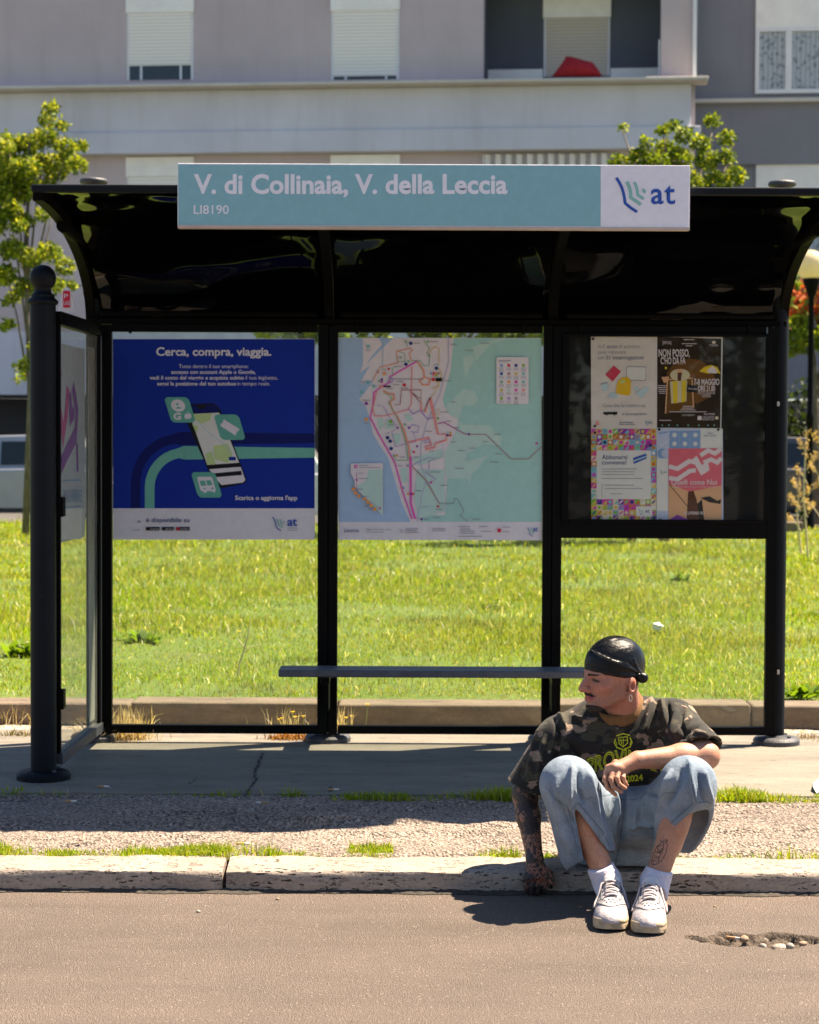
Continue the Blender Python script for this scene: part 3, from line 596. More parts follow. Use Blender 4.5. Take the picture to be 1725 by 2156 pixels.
tree('young_tree', 'airy light green young tree left of the shelter', b, 0.042, [at(62, 300, Yt)] + [at(x, y, Yt) for x, y in ((100, 260), (20, 320), (140, 320), (20, 450), (120, 420), (110, 540), (15, 580), (130, 590), (50, 470))], clump_at(cl+[(x-12, y+8, r*0.9) for x, y, r in cl if x < 75], Yt, 200), 0.066, GREENS+[(0.30, 0.34, 0.04), (0.34, 0.36, 0.05)])
Yt = 26.0
cl = [(1310, 268, 9), (1500, 255, 16), (1530, 290, 18), (1420, 262, 14), (1395, 275, 14), (1440, 285, 20), (1475, 300, 20), (1400, 310, 22), (1360, 300, 14), (1345, 330, 22), (1305, 345, 24), (1380, 345, 30), (1430, 335, 30), (1490, 335, 26), (1530, 330, 18), (1550, 370, 22), (1510, 385, 30), (1450, 390, 36), (1390, 390, 36), (1320, 390, 30), (1280, 400, 24), (1420, 440, 40), (1500, 440, 36), (1340, 450, 36), (1380, 510, 44), (1460, 510, 44), (1530, 480, 24), (1300, 500, 24), (1400, 590, 46), (1480, 590, 40), (1330, 600, 40), (1420, 665, 36), (1330, 680, 30), (1500, 670, 34), (1560, 660, 20)]
b = Vector((gx(1400, Yt), Yt, ZL-0.02))
tree('young_tree', 'dense rounded green young tree rising behind the sign panel', b, 0.075, [at(1420, 330, Yt)] + [at(x, y, Yt) for x, y in ((1500, 280), (1320, 350), (1310, 272), (1530, 350), (1400, 290), (1480, 450), (1330, 480), (1400, 600))], clump_at(cl, Yt, 220), 0.062)
for px, Yt, top, lb in ((1330, 26.6, 640, 'slim young tree whose foot shows under the notice board, left one'), (1470, 26.2, 600, 'slim young tree whose foot shows under the notice board, right one')):
    b = Vector((gx(px, Yt), Yt, ZL-0.02)); cl = [(px+random.uniform(-60, 60), y, random.uniform(24, 38)) for y in (600, 630, 660, 690, 640, 700) for _ in range(2)]
    tree('young_tree', lb, b, 0.05, [at(px, top, Yt)] + [at(px+dx, y, Yt) for dx, y in ((-40, 640), (45, 660))], clump_at(cl, Yt, 70), 0.09)
for px, Yt, lb in ((930, 28.5, 'leafy green tree hidden behind the map poster'), (640, 29.0, 'leafy green tree hidden behind the left middle post')):
    b = Vector((gx(px, Yt), Yt, ZL-0.02)); wdt = 240 if px > 800 else 80
    cl = [(px+random.uniform(-wdt, wdt), y+random.uniform(-15, 15), random.uniform(28, 46)) for y in (520, 560, 600, 640, 670, 690, 700) for _ in range(5 if px > 800 else 2)]
    tree('shade_tree', lb, b, 0.09, [at(px, 520, Yt)] + [at(px+dx*wdt, y, Yt) for dx, y in ((-0.7, 600), (0.7, 590), (-0.4, 540), (0.5, 660))], clump_at(cl, Yt, 60), 0.11, group='shade trees behind the shelter')
# red and green shrub right of the lamp, hedge coloured for deep shade below it
Yt = 33.0
b = Vector((gx(1720, Yt), Yt, 0.0)); RED = [(0.42, 0.09, 0.03), (0.36, 0.07, 0.03), (0.5, 0.16, 0.05)]
t = thing('red_leaf_shrub', 'tall shrub with rust red and green leaves behind the globe lamp', 'shrub', b)
m = MB(); m.tube([b, at(1715, 800, Yt), at(1705, 640, Yt)], [0.09, 0.06, 0.03], 8); m.tube([at(1715, 850, Yt), at(1745, 720, Yt), at(1765, 640, Yt)], [0.05, 0.04, 0.02], 6); m.build('trunk', 'bark', t, True)
foliage('crown', clump_at([(1680, 610, 24), (1700, 640, 26), (1672, 650, 22), (1725, 620, 26), (1740, 660, 30), (1690, 690, 26), (1760, 620, 34), (1780, 680, 34)], Yt, 70), 0.13, RED+[(0.12, 0.17, 0.02)], t)
foliage('lower_crown', clump_at([(1670, 590, 14), (1675, 700, 26), (1700, 720, 22), (1730, 710, 28), (1668, 735, 16), (1760, 730, 34), (1690, 670, 20), (1800, 720, 36)], Yt, 80), 0.13, [(0.15, 0.22, 0.02), (0.20, 0.26, 0.03), (0.10, 0.15, 0.02)], t)
# ------------------------------------------------------------------ apartment building behind the lawn
TH = math.atan(0.105); BP = Vector((0, 45.0, 0)); BU = Vector((math.cos(TH), -math.sin(TH), 0)); BN = Vector((-math.sin(TH), -math.cos(TH), 0))
BR = Matrix((BU, -BN, Vector((0, 0, 1)))).transposed()
def uv(x, y, w=0.0):
    d = ray(x, y); P = BP + BN*w; o = Vector((0, 0, CAMZ)); t = (P-o).dot(BN)/d.dot(BN); q = o + d*t - P
    return q.dot(BU), q.z + P.z
def bpt(u, v, w): return BP + BU*u + BN*w + Vector((0, 0, v))
def bbox(mb, u0, u1, v0, v1, w0, w1): return mb.obox(bpt((u0+u1)/2, (v0+v1)/2, (w0+w1)/2), (abs(u1-u0)/2, abs(w1-w0)/2, abs(v1-v0)/2), BR)
def wall_paint(name, col):
    m, nt, p, o = base_mat(name); v = coords(nt); vs = coords(nt, (2.2, 2.2, 0.25)); n1 = noise(nt, v, 0.5, 6); n2 = noise(nt, vs, 1.4, 6); n3 = noise(nt, v, 30, 3)
    a = ramp(nt, n1.outputs[0], [(0.3, tuple(c*0.9 for c in col)), (0.7, tuple(c*1.08 for c in col))]).outputs[0]
    b = ramp(nt, n2.outputs[0], [(0.25, (0.90, 0.89, 0.88)), (0.5, (1, 1, 1))]).outputs[0]
    L(nt, mixc(nt, 1, a, b, 'MULTIPLY'), p.inputs['Base Color']); p.inputs['Roughness'].default_value = 0.9; bump(nt, p, n3.outputs[0], 0.15, 0.02)
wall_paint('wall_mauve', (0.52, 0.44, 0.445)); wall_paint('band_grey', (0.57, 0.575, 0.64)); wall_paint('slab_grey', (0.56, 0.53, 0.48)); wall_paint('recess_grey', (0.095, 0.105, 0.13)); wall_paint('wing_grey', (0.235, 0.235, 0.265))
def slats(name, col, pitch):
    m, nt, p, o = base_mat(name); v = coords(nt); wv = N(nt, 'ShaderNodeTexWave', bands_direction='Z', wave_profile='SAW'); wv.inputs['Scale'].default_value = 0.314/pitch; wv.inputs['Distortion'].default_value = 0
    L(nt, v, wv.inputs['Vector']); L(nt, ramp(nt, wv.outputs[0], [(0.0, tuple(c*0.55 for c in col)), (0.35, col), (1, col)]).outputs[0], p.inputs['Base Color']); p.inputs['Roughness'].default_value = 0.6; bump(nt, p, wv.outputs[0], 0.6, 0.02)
slats('shutter_cream', (0.88, 0.85, 0.80), 0.075); slats('shutter_beige', (0.60, 0.53, 0.44), 0.075); plain('box_cream', (0.86, 0.83, 0.78), 0.6, 0.06, 3); plain('frame_white', (0.76, 0.75, 0.76), 0.5, 0.05, 5)
plain('dark_glass', (0.02, 0.03, 0.035), 0.08, 0.2, 4)
def lace():
    m, nt, p, o = base_mat('lace_curtain'); v = coords(nt); vo = N(nt, 'ShaderNodeTexVoronoi'); vo.inputs['Scale'].default_value = 9; L(nt, v, vo.inputs['Vector']); wv = N(nt, 'ShaderNodeTexWave', bands_direction='X'); wv.inputs['Scale'].default_value = 3; wv.inputs['Distortion'].default_value = 1.5; L(nt, v, wv.inputs['Vector'])
    L(nt, mixc(nt, 1, ramp(nt, vo.outputs['Distance'], [(0.2, (0.20, 0.24, 0.28)), (0.5, (0.46, 0.50, 0.54))]).outputs[0], ramp(nt, wv.outputs[0], [(0, (0.7,)*3), (1, (1,)*3)]).outputs[0], 'MULTIPLY'), p.inputs['Base Color'])
lace()
bld = thing('apartment_building', 'grey mauve apartment block with cream roller shutters behind the lawn', 'building', bpt(0, 0, 0))
def B(name, mat, *boxes, bevel=0.0, parent=None):
    m = MB()
    for b in boxes: bbox(m, *b)
    return m.build(name, mat, parent or bld, False, bevel)
vtop = uv(862, -330)[1]; uL = uv(-420, 200)[0]; uE = uv(1465, 100)[0]; uR = uv(2300, 200, -2.5)[0]
lg0 = uv(1018, 80)[0]; lg1 = uv(1392, 80)[0]; vfl = uv(1200, 163)[1]; vlt = uv(1200, -60)[1]; vb0 = uv(0, 831)[1]; vb1 = uv(0, 698)[1]
B('wall', 'wall_mauve', (uL, lg0, vb1, vtop, -0.4, 0), (lg1, uE, vb1, vtop, -0.4, 0), (lg0, lg1, vb1, vfl-0.01, -0.4, 0), (lg0, lg1, vlt, vtop, -0.4, 0))
B('ground_floor_band', 'band_grey', (uL, uE, vb0, vb1, -0.4, 0.08))
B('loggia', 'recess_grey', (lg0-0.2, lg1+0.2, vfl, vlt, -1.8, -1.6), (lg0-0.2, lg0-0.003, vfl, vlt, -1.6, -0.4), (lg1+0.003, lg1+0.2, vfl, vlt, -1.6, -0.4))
B('loggia_ceiling', 'band_grey', (lg0, lg1, vlt, vlt+0.2, -1.6, -0.403)); B('loggia_floor', 'slab_grey', (lg0, lg1, vfl-0.2, vfl-0.012, -1.6, -0.403))
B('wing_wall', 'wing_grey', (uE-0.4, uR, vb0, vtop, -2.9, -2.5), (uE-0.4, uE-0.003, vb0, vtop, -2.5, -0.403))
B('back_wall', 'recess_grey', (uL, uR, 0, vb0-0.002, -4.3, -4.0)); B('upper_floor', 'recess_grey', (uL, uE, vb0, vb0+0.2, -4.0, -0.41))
for k in range(8):
    u = uL+0.4+k*(uE-uL-0.6)/7; B('column', 'recess_grey', (u-0.2, u+0.2, 0, vb0-0.003, -0.7, -0.3))
# cornice slab, parapet band with its ledge
ye = lambda y: uv(862, y)[1]
uC = uv(1492, 165, 0.7)[0]; uB = uv(1455, 260, 0.3)[0]
B('cornice', 'slab_grey', (uL, uC, uv(862, 175, 0.75)[1], uv(862, 168, 0.75)[1], 0.003, 0.75), bevel=0.02)
B('parapet_band', 'band_grey', (uL, uB, ye(322), uv(862, 175, 0.75)[1]-0.003, 0.003, 0.30), bevel=0.03)
B('ledge', 'band_grey', (uL, uv(1475, 290, 0.3)[0], uv(862, 317, .36)[1], uv(862, 271, 0.36)[1], 0.304, 0.36), bevel=0.02)
B('wing_sill', 'slab_grey', (uE, uR, uv(1600, 214, -2.2)[1], uv(1600, 206, -2.2)[1], -2.497, -2.2)); B('wing_band', 'wing_grey', (uE, uR, uv(1600, 346, -2.4)[1], uv(1600, 216, -2.4)[1], -2.497, -2.38))
def shutter_window(x0, x1, yt, ybox, ysh, ybot, w=0.0, mat='shutter_cream', label=None):
    """roller shutter in its reveal: box above, shutter, and what shows of the window below it"""
    u0 = uv(x0, ysh, w)[0]; u1 = uv(x1, ysh, w)[0]; xm = (x0+x1)/2; v = lambda y: uv(xm, y, w)[1]
    wn = B('window', 'frame_white', (u0, u1, v(ybot), v(ybox), w+0.001, w+0.004))
    B('shutter_box', 'box_cream', (u0-0.02, u1+0.02, v(ybox), v(yt), w+0.004, w+0.06), parent=wn)
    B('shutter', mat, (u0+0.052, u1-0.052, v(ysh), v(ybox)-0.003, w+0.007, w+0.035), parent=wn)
    if ybot > ysh+6:
        B('pane', 'dark_glass', (u0+0.052, u1-0.052, v(ybot), v(ysh)-0.003, w+0.006, w+0.012), parent=wn)
        uu = u1-u0; [B('mullion', 'frame_white', (u0+uu*a_, u0+uu*(a_+0.03), v(ybot), v(ysh)-0.004, w+0.014, w+0.03), parent=wn) for a_ in (0.2, 0.8)]
    return wn
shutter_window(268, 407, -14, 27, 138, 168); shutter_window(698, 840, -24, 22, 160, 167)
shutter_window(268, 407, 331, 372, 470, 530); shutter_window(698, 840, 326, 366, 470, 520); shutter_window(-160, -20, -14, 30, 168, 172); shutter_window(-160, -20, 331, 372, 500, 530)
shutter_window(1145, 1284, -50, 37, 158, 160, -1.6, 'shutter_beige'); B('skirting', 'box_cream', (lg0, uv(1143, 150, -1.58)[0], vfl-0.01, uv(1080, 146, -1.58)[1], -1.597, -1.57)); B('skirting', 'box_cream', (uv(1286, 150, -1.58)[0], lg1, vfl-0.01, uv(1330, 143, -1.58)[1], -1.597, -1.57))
def wing_window(x0, x1, yt, yb, xm):
    w = -2.5; u0 = uv(x0, yb, w)[0]; u1 = uv(x1, yb, w)[0]; um = uv(xm, yb, w)[0]; v = lambda y: uv((x0+x1)/2, y, w)[1]; t = 0.09
    wn = B('window', 'frame_white', (u0, u0+t, v(yb), v(yt), w+0.004, w+0.08), (u1-t, u1, v(yb), v(yt), w+0.004, w+0.08), (um-t*0.8, um+t*0.8, v(yb)+t, v(yt)-t, w+0.004, w+0.07), (u0+t, u1-t, v(yt)-t, v(yt), w+0.004, w+0.08), (u0+t, u1-t, v(yb), v(yb)+t, w+0.004, w+0.08))
    for a, b_ in ((u0+t, um-t*0.8), (um+t*0.8, u1-t)): B('curtain', 'lace_curtain', (a+0.003, b_-0.003, v(yb)+t+0.003, v(yt)-t-0.003, w+0.004, w+0.02), parent=wn)
    B('shutter_box', 'box_cream', (u0, u1, v(yt)+0.004, v(yt-115), w+0.004, w+0.06), parent=wn)
wing_window(1590, 1745, 58, 197, 1660); wing_window(1590, 1745, 440, 560, 1660)
# white corner pipe and thin railing post by the loggia
B('downpipe', 'frame_white', (uE-0.06, uE+0.02, uv(1460, 160)[1], vtop, 0.003, 0.09)); B('rail_post', 'frame_white', (lg1-0.05, lg1-0.01, vfl, uv(1390, 80)[1], -0.2, -0.15))
# folded corrugated blind under the band; grey stripes also paint in its fold shading
m = MB(); n = 24; ua = uv(1022, 330, 0.1)[0]; ub = uv(1290, 330, 0.1)[0]; va = uv(1150, 324, 0.1)[1]; vb_ = uv(1150, 420, 0.1)[1]; vs = []
for k in range(n+1): 
    u = ua+(ub-ua)*k/n; w_ = 0.06 if k % 2 else 0.16; vs += [bpt(u, vb_, w_), bpt(u, va, w_)]
m.add(vs, [(2*k, 2*k+2, 2*k+3, 2*k+1) for k in range(n)]); m.mi = [k % 2 for k in range(n)]; m.build('corrugated_blind', ['box_cream', plain('blind_grey', (0.36, 0.33, 0.33), 0.7)], bld); B('blind_post', 'frame_white', (ua-0.06, ua-0.02, vb_, va, 0.01, 0.1))
# red cloth hung over the loggia edge
plain('red_cloth', (0.30, 0.004, 0.012), 0.8, 0.3, 6, 0, 0.3, 20)
c0 = bpt(uv(1216, 140, 0.4)[0], uv(1216, 160, 0.4)[1], 0.45)
cl_ = tag(thing('red_cloth', 'dark red folded cloth on the balcony edge below the beige shutter', 'cloth', c0), None)
def cloth_heap():
    pts = [(1163, 160), (1172, 148), (1187, 128), (1192, 118), (1204, 119), (1232, 127), (1248, 131), (1258, 143), (1267, 157), (1264, 160)]
    n = len(pts); f = [bpt(*uv(x, y, 0.62), 0.62) for x, y in pts]; mid = [p + BN*-0.10 + Vector((0, 0, 0.0)) for p in f]; m = MB()
    cen = sum(f, Vector())/n + BN*0.08; cb = sum(mid, Vector())/n
    m.add(f+mid+[cen, cb], [(i, (i+1) % n, 2*n) for i in range(n)] + [((i+1) % n, i, n+i, n+(i+1) % n) for i in range(n)] + [(n+(i+1) % n, n+i, 2*n+1) for i in range(n)]); m.build('fabric', 'red_cloth', cl_, True)
cloth_heap()

# ------------------------------------------------------------------ globe lamp
Yl = 30.6; xl = gx(1704, Yl); t = thing('globe_lamp', 'park lamp with a round cream globe on a black post at the right edge', 'street lamp', (xl, Yl, ZL))
zc = at(1703, 558, Yl).z; rg = 32/(F/Yl); m = MB(); m.lathe([(0.09, -0.05), (0.09, 0.25), (0.055, 0.32), (0.05, 1.6), (0.062, 1.62), (0.062, 1.68), (0.045, 1.72), (0.042, zc-rg-ZL-0.25), (0.07, zc-rg-ZL-0.2), (0.13, zc-rg-ZL-0.02), (0.13, zc-rg-ZL+0.03)], (xl, Yl, ZL), 14); m.build('lamp_post', 'black_paint', t, True, angle=0.7)
m, nt, p, o = base_mat('opal_globe'); p.inputs['Base Color'].default_value = (0.78, 0.70, 0.50, 1); p.inputs['Roughness'].default_value = 0.18
tr = N(nt, 'ShaderNodeBsdfTranslucent'); tr.inputs[0].default_value = (0.8, 0.7, 0.45, 1); mx = N(nt, 'ShaderNodeMixShader'); mx.inputs[0].default_value = 0.4; L(nt, p.outputs[0], mx.inputs[1]); L(nt, tr.outputs[0], mx.inputs[2]); L(nt, mx.outputs[0], o.inputs[0])
m = MB(); m.lathe([(rg*math.sin(a)+1e-4, -rg*math.cos(a)) for a in np.linspace(0.05, math.pi-0.001, 18)], (xl-0.02, Yl, zc), 28); m.build('globe', 'opal_globe', t, True)

# ------------------------------------------------------------------ low wall, hedge and tall seeding weeds at the right
m = MB(); p = at(1640, 1130, 29.6); m.box(gx(1560, 29.6), gx(1690, 29.6), 29.5, 29.75, 0.1, at(1600, 1098, 29.6).z); t = m.build('low_wall', 'kerb_concrete', None, False, 0.02); tag(t, 'low pale concrete wall end on the lawn behind the right post', 'wall')
hb = Vector((gx(1750, 39.5), 39.8, 0.0)); t = thing('shade_hedge', 'dense hedge below the red shrub, deep shade painted into its leaves', 'hedge', hb)
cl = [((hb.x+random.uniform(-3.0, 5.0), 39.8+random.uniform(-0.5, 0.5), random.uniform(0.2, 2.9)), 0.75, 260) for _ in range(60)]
foliage('foliage', cl, 0.16, [(0.02, 0.035, 0.01), (0.03, 0.05, 0.012)], t); m = MB()  # near-black leaf colour stands for the deep shade under the shrubs
for k in range(8): x_ = hb.x-2.8+k*1.0; m.tube([(x_, 39.8, -0.02), (x_+0.1, 39.8, 1.4)], [0.06, 0.03], 6)
m.build('stems', 'bark', t)
def seed_weed(px, py_top, Y, label, sgn):
    b = Vector((gx(px, Y), Y, ZL-0.03)); t = thing('seeding_weed', label, 'weed', b, 'tall dry seeding weeds at the right edge'); top = at(px+sgn*6, py_top, Y)
    m = MB(); mid = b.lerp(top, 0.5)+Vector((0.04*sgn, 0, 0)); m.tube([b, mid, top], [0.012, 0.010, 0.004], 6); pts = [b.lerp(top, f) for f in (0.35, 0.5, 0.6, 0.7, 0.8)]
    sd = []
    for k, q in enumerate(pts):
        e = q+Vector(((0.16-0.02*k)*(1 if k % 2 else -1), random.uniform(-0.05, 0.05), 0.16)); m.tube([q, q.lerp(e, 0.6)+Vector((0, 0, 0.04)), e], [0.005, 0.004, 0.002], 5); sd.append((q.lerp(e, 0.6), e+Vector((0, 0, 0.03))))
    m.build('stem', 'stem_straw', t); sd.append((b.lerp(top, 0.78), top)); V = []; Fc = []; C = []
    for a, e in sd:
        for k in range(70):
            c = np.array(a.lerp(e, random.random()))+rng.normal(0, 0.016, 3); d = rng.normal(0, 1, 3); d /= np.linalg.norm(d); s = np.cross(d, rng.normal(0, 1, 3)); s /= np.linalg.norm(s); i = len(V)
            V += [c-s*0.006, c+s*0.006, c+d*0.026]; Fc.append((i, i+1, i+2)); C += [np.array([0.62, 0.45, 0.22])*rng.uniform(0.6, 1.2)]*3
    tag(np_mesh('seed_heads', V, Fc, 'dry_stalk', t, False, np.array(C)), kind='stuff')
seed_weed(1704, 905, 22.0, 'tall dry seeding weed in front of the lamp post', -1); seed_weed(1726, 890, 21.4, 'tall dry seeding weed cut by the right picture edge', 1); seed_weed(1690, 1010, 23.0, 'short dry seeding weed left of the lamp post', -1)

# ------------------------------------------------------------------ parked cars
def car_paint(name, col):
    m, nt, p, o = base_mat(name); n = noise(nt, coords(nt), 5, 3); L(nt, ramp(nt, n.outputs[0], [(0.3, tuple(c*0.94 for c in col)), (0.7, tuple(c*1.04 for c in col))]).outputs[0], p.inputs['Base Color'])
    p.inputs['Metallic'].default_value = 0.35; p.inputs['Roughness'].default_value = 0.3; p.inputs['Coat Weight'].default_value = 0.8; p.inputs['Coat Roughness'].default_value = 0.05
car_paint('silver_paint', (0.27, 0.29, 0.33)); car_paint('white_paint', (0.74, 0.75, 0.77)); car_paint('shaded_white_paint', (0.05, 0.05, 0.055)); plain('tyre_rubber', (0.015, 0.015, 0.016), 0.8, 0.2, 30); plain('rim_alloy', (0.40, 0.41, 0.42), 0.35, 0.1, 20, 0.8); plain('car_glass', (0.012, 0.018, 0.02), 0.04, 0.1, 6); plain('tail_red', (0.35, 0.01, 0.01), 0.15, 0.1, 10); plain('trim_black', (0.015, 0.015, 0.016), 0.6, 0.1, 10); plain('lamp_clear', (0.55, 0.56, 0.55), 0.1, 0.1, 10)
def car(label, x, Y, z, paint, L_=4.2, H=1.52, flip=1):
    """side-on hatchback: length along X"""
    t = thing('parked_car', label, 'car', (x, Y, z), 'cars parked beyond the lawn'); W = 0.86; X = lambda a: x+flip*(a-0.5)*L_; Zs = H/1.5
    low = [(0.0, 0.34), (0.02, 0.22), (0.98, 0.22), (1.0, 0.36), (0.995, 0.78), (0.975, 0.93), (0.76, 0.96), (0.30, 0.92), (0.10, 0.80), (0.02, 0.66)]
    m = MB(); m.prism([(X(a), Y-W, z+h*Zs) for a, h in low], (0, 2*W, 0)); m.build('body', paint, t, False, 0.05, 3)
    cab = [(0.295, 0.90), (0.40, 1.34), (0.46, 1.47), (0.72, 1.50), (0.90, 1.44), (0.975, 0.92)]; m = MB(); n = len(cab); vs = []
    for s, sg in ((0.0, -1), (1.0, 1)):
        for a, h in cab: ins = 0.03+0.16*max(0, (h-0.92)/0.58); vs.append((X(a), Y+sg*(W-ins), z+h*Zs))
    m.add(vs, [tuple(range(n)), tuple(range(2*n-1, n-1, -1))]+[(i, (i+1) % n, n+(i+1) % n, n+i) for i in range(n)]); m.build('cabin', paint, t, False, 0.03, 3)
    def win(pts, nm):
        m = MB(); q = []
        for a, h in pts: ins = 0.03+0.16*max(0, (h-0.92)/0.58); q.append(Vector((X(a), Y-(W-ins)-0.012, z+h*Zs)))
        m.prism(q, (0, 0.02, 0)); wn = m.build(nm, 'car_glass', t); return wn
    win([(0.35, 0.98), (0.43, 1.33), (0.55, 1.38), (0.55, 1.0)], 'front_window'); win([(0.575, 1.0), (0.575, 1.385), (0.74, 1.39), (0.77, 1.02)], 'rear_window'); win([(0.80, 1.03), (0.78, 1.38), (0.87, 1.36), (0.92, 1.05)], 'quarter_window')
    m = MB(); m.prism([Vector((X(a), Y-0.66, z+h*Zs)) + Vector((-flip*0.02, 0, 0.012)) for a, h in ((0.312, 0.95), (0.318, 0.955), (0.408, 1.34), (0.402, 1.335))], (0, 1.32, 0)); m.build('windscreen', 'car_glass', t)
    for a in (0.19, 0.80):
        c = Vector((X(a), Y-W+0.02, z+0.31)); m = MB(); m.cyl(c+Vector((0, -0.05, 0)), c+Vector((0, 0.17, 0)), 0.315, n=26); wh = m.build('wheel', 'tyre_rubber', t, False, 0.02); m = MB(); m.cyl(c+Vector((0, -0.056, 0)), c+Vector((0, -0.03, 0)), 0.21, n=20); m.cyl(c+Vector((0, -0.066, 0)), c+Vector((0, -0.056, 0)), 0.05, n=12); m.build('rim', 'rim_alloy', wh)
        c2 = Vector((X(a), Y+W-0.02, z+0.31)); m = MB(); m.cyl(c2+Vector((0, -0.17, 0)), c2+Vector((0, 0.05, 0)), 0.315, n=20); m.build('wheel', 'tyre_rubber', t)
    for a in (0.545, 0.765): m = MB(); m.box(X(a)-0.09, X(a)+0.09, Y-W-0.03, Y-W+0.01, z+0.84*Zs, z+0.87*Zs); m.build('door_handle', 'trim_black', t, False, 0.008)
    for a in (0.33, 0.563, 0.79): m = MB(); m.box(X(a)-0.006, X(a)+0.006, Y-W-0.004, Y-W+0.01, z+0.30, z+0.90*Zs); m.build('door_gap', 'trim_black', t)
    m = MB(); m.box(X(0.10), X(0.90), Y-W-0.012, Y-W+0.01, z+0.24, z+0.31); m.build('sill_trim', 'trim_black', t, False, 0.005)
    m = MB(); m.box(X(0.955), X(1.001), Y-W-0.008, Y-W+0.18, z+0.74*Zs, z+0.92*Zs); m.build('tail_light', 'tail_red', t, False, 0.015); m = MB(); m.box(X(0.008), X(0.07), Y-W-0.006, Y-W+0.2, z+0.60, z+0.72); m.build('headlight', 'lamp_clear', t, False, 0.015)
    m = MB(); m.box(X(0.36), X(0.40), Y-W-0.16, Y-W-0.02, z+0.98*Zs, z+1.10*Zs); m.build('door_mirror', paint, t, False, 0.02); return t
Yc = 34.5; car('silver hatchback parked left of the shelter beyond the lawn', gx(-18, Yc), Yc, 0.02, 'silver_paint', 4.1, 1.52, 1)
car('white hatchback parked behind the blue poster beyond the lawn', gx(455, Yc), Yc+0.2, 0.02, 'white_paint', 3.9, 1.45, 1)
car('whitish hatchback right of the shelter, shade painted into its colour', gx(1720, 37.5), 37.5, 0.02, 'shaded_white_paint', 4.0, 1.55, -1)  # whitish car; its dark paint carries the shade it stands in
# ------------------------------------------------------------------ the far side of the street, seen only in the panes
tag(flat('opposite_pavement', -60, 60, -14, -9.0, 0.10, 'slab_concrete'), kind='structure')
for k, (x, h) in enumerate(((-7.5, 6.5), (-3.2, 7.2), (1.4, 6.8), (5.6, 7.4), (10.0, 6.6))):
    b = Vector((x, -15.5, 0)); cl = [((x+random.uniform(-2.2, 2.2), -15.5+random.uniform(-1.2, 1.2), random.uniform(0.6, h)), 0.95, 170) for _ in range(34)]
    tree('street_tree', ['leftmost', 'second', 'middle', 'fourth', 'rightmost'][k]+' dark leafy tree across the street, seen mirrored in the notice case', b, 0.14, [Vector((x, -15.5, h*0.9))]+[Vector((x+d, -15.5, h*0.7)) for d in (-1.2, 1.3)], cl, 0.22, [(0.035, 0.06, 0.012), (0.05, 0.08, 0.015)], 'trees across the street')
# ------------------------------------------------------------------ bus shelter
SH = thing('bus_shelter', 'black metal bus shelter with curved dark roof and glass panels', 'bus shelter', (0.12, 8.7, ZP))
def pxbox(mb, x0, x1, y0, y1, Yf, Yb):
    """box whose front face covers these photo pixels at depth Yf"""
    xm, ym = (x0+x1)/2, (y0+y1)/2; a = at(x0, ym, Yf); b = at(x1, ym, Yf); c = at(xm, y0, Yf); d = at(xm, y1, Yf)
    return mb.box(a.x, b.x, Yf, Yb, d.z, c.z)
def S(name, mat, *boxes, bevel=0.003, parent=None):
    m = MB()
    for b in boxes: pxbox(m, *b)
    return m.build(name, mat, parent or SH, False, bevel)
def foot(c, r, h, mat='base_iron', parent=None):
    m = MB(); m.lathe([(r, 0), (r, h*0.55), (r*0.93, h*0.85), (r*0.8, h), (r*0.45, h*1.02), (r*0.40, h*1.25)], c, 28); f_ = m.build('foot_plate', mat, parent, True, angle=0.6)
    for k in range(4):
        a = math.pi/4+k*math.pi/2; b = Vector(c)+Vector((r*0.66*math.cos(a), r*0.66*math.sin(a), h)); 
        m = MB(); m.cyl(b-Vector((0, 0, 0.006)), b+Vector((0, 0, 0.008)), 0.009, n=6); m.build('bolt', 'base_iron', parent)
ztop = at(197, 391, YR+0.03).z
for px, top, yy in ((197, ztop, YR+0.05), (1640, ztop, YR+0.03), (691, at(691, 672, YR).z, YR+0.06), (1163, at(1163, 672, YR).z, YR+0.06)):
    x = gx(px, yy); m = MB(); m.cyl((x, yy, ZP), (x, yy, top), 0.036, n=20); po = m.build('post', 'post_paint', SH, True, angle=0.7); foot((x, yy, ZP), 0.105, 0.034, 'base_iron', SH)
    if top == ztop:
        m = MB(); m.lathe([(0.036, 0.0), (0.040, 0.006), (0.060, 0.012), (0.064, 0.022), (0.058, 0.033), (0.030, 0.039), (0.004, 0.041)], (x, yy, top), 24); m.build('cap', 'base_iron', po, True)
# front post at the left, with its ball
xp = gx(90, YF); m = MB(); zz = lambda y: at(90, y, YF).z
m.cyl((xp, YF, ZP), (xp, YF, zz(640)), 0.0515, n=28); fp = m.build('front_post', 'post_paint', SH, True, angle=0.7); foot((xp, YF, ZP), 0.108, 0.035, 'post_paint', SH)
zb = zz(585); m = MB(); prof = [(0.052, zz(642)), (0.060, zz(640)), (0.062, zz(634)), (0.054, zz(630)), (0.046, zz(626)), (0.047, zz(621)), (0.034, zz(616)), (0.033, zz(612))] + [(0.0525*math.cos(a), zb+0.0525*math.sin(a)) for a in np.linspace(-0.9, 1.56, 14)]
m.lathe(prof, (xp, YF, 0), 28); m.build('ball_finial', 'post_paint', fp, True, angle=1.0)
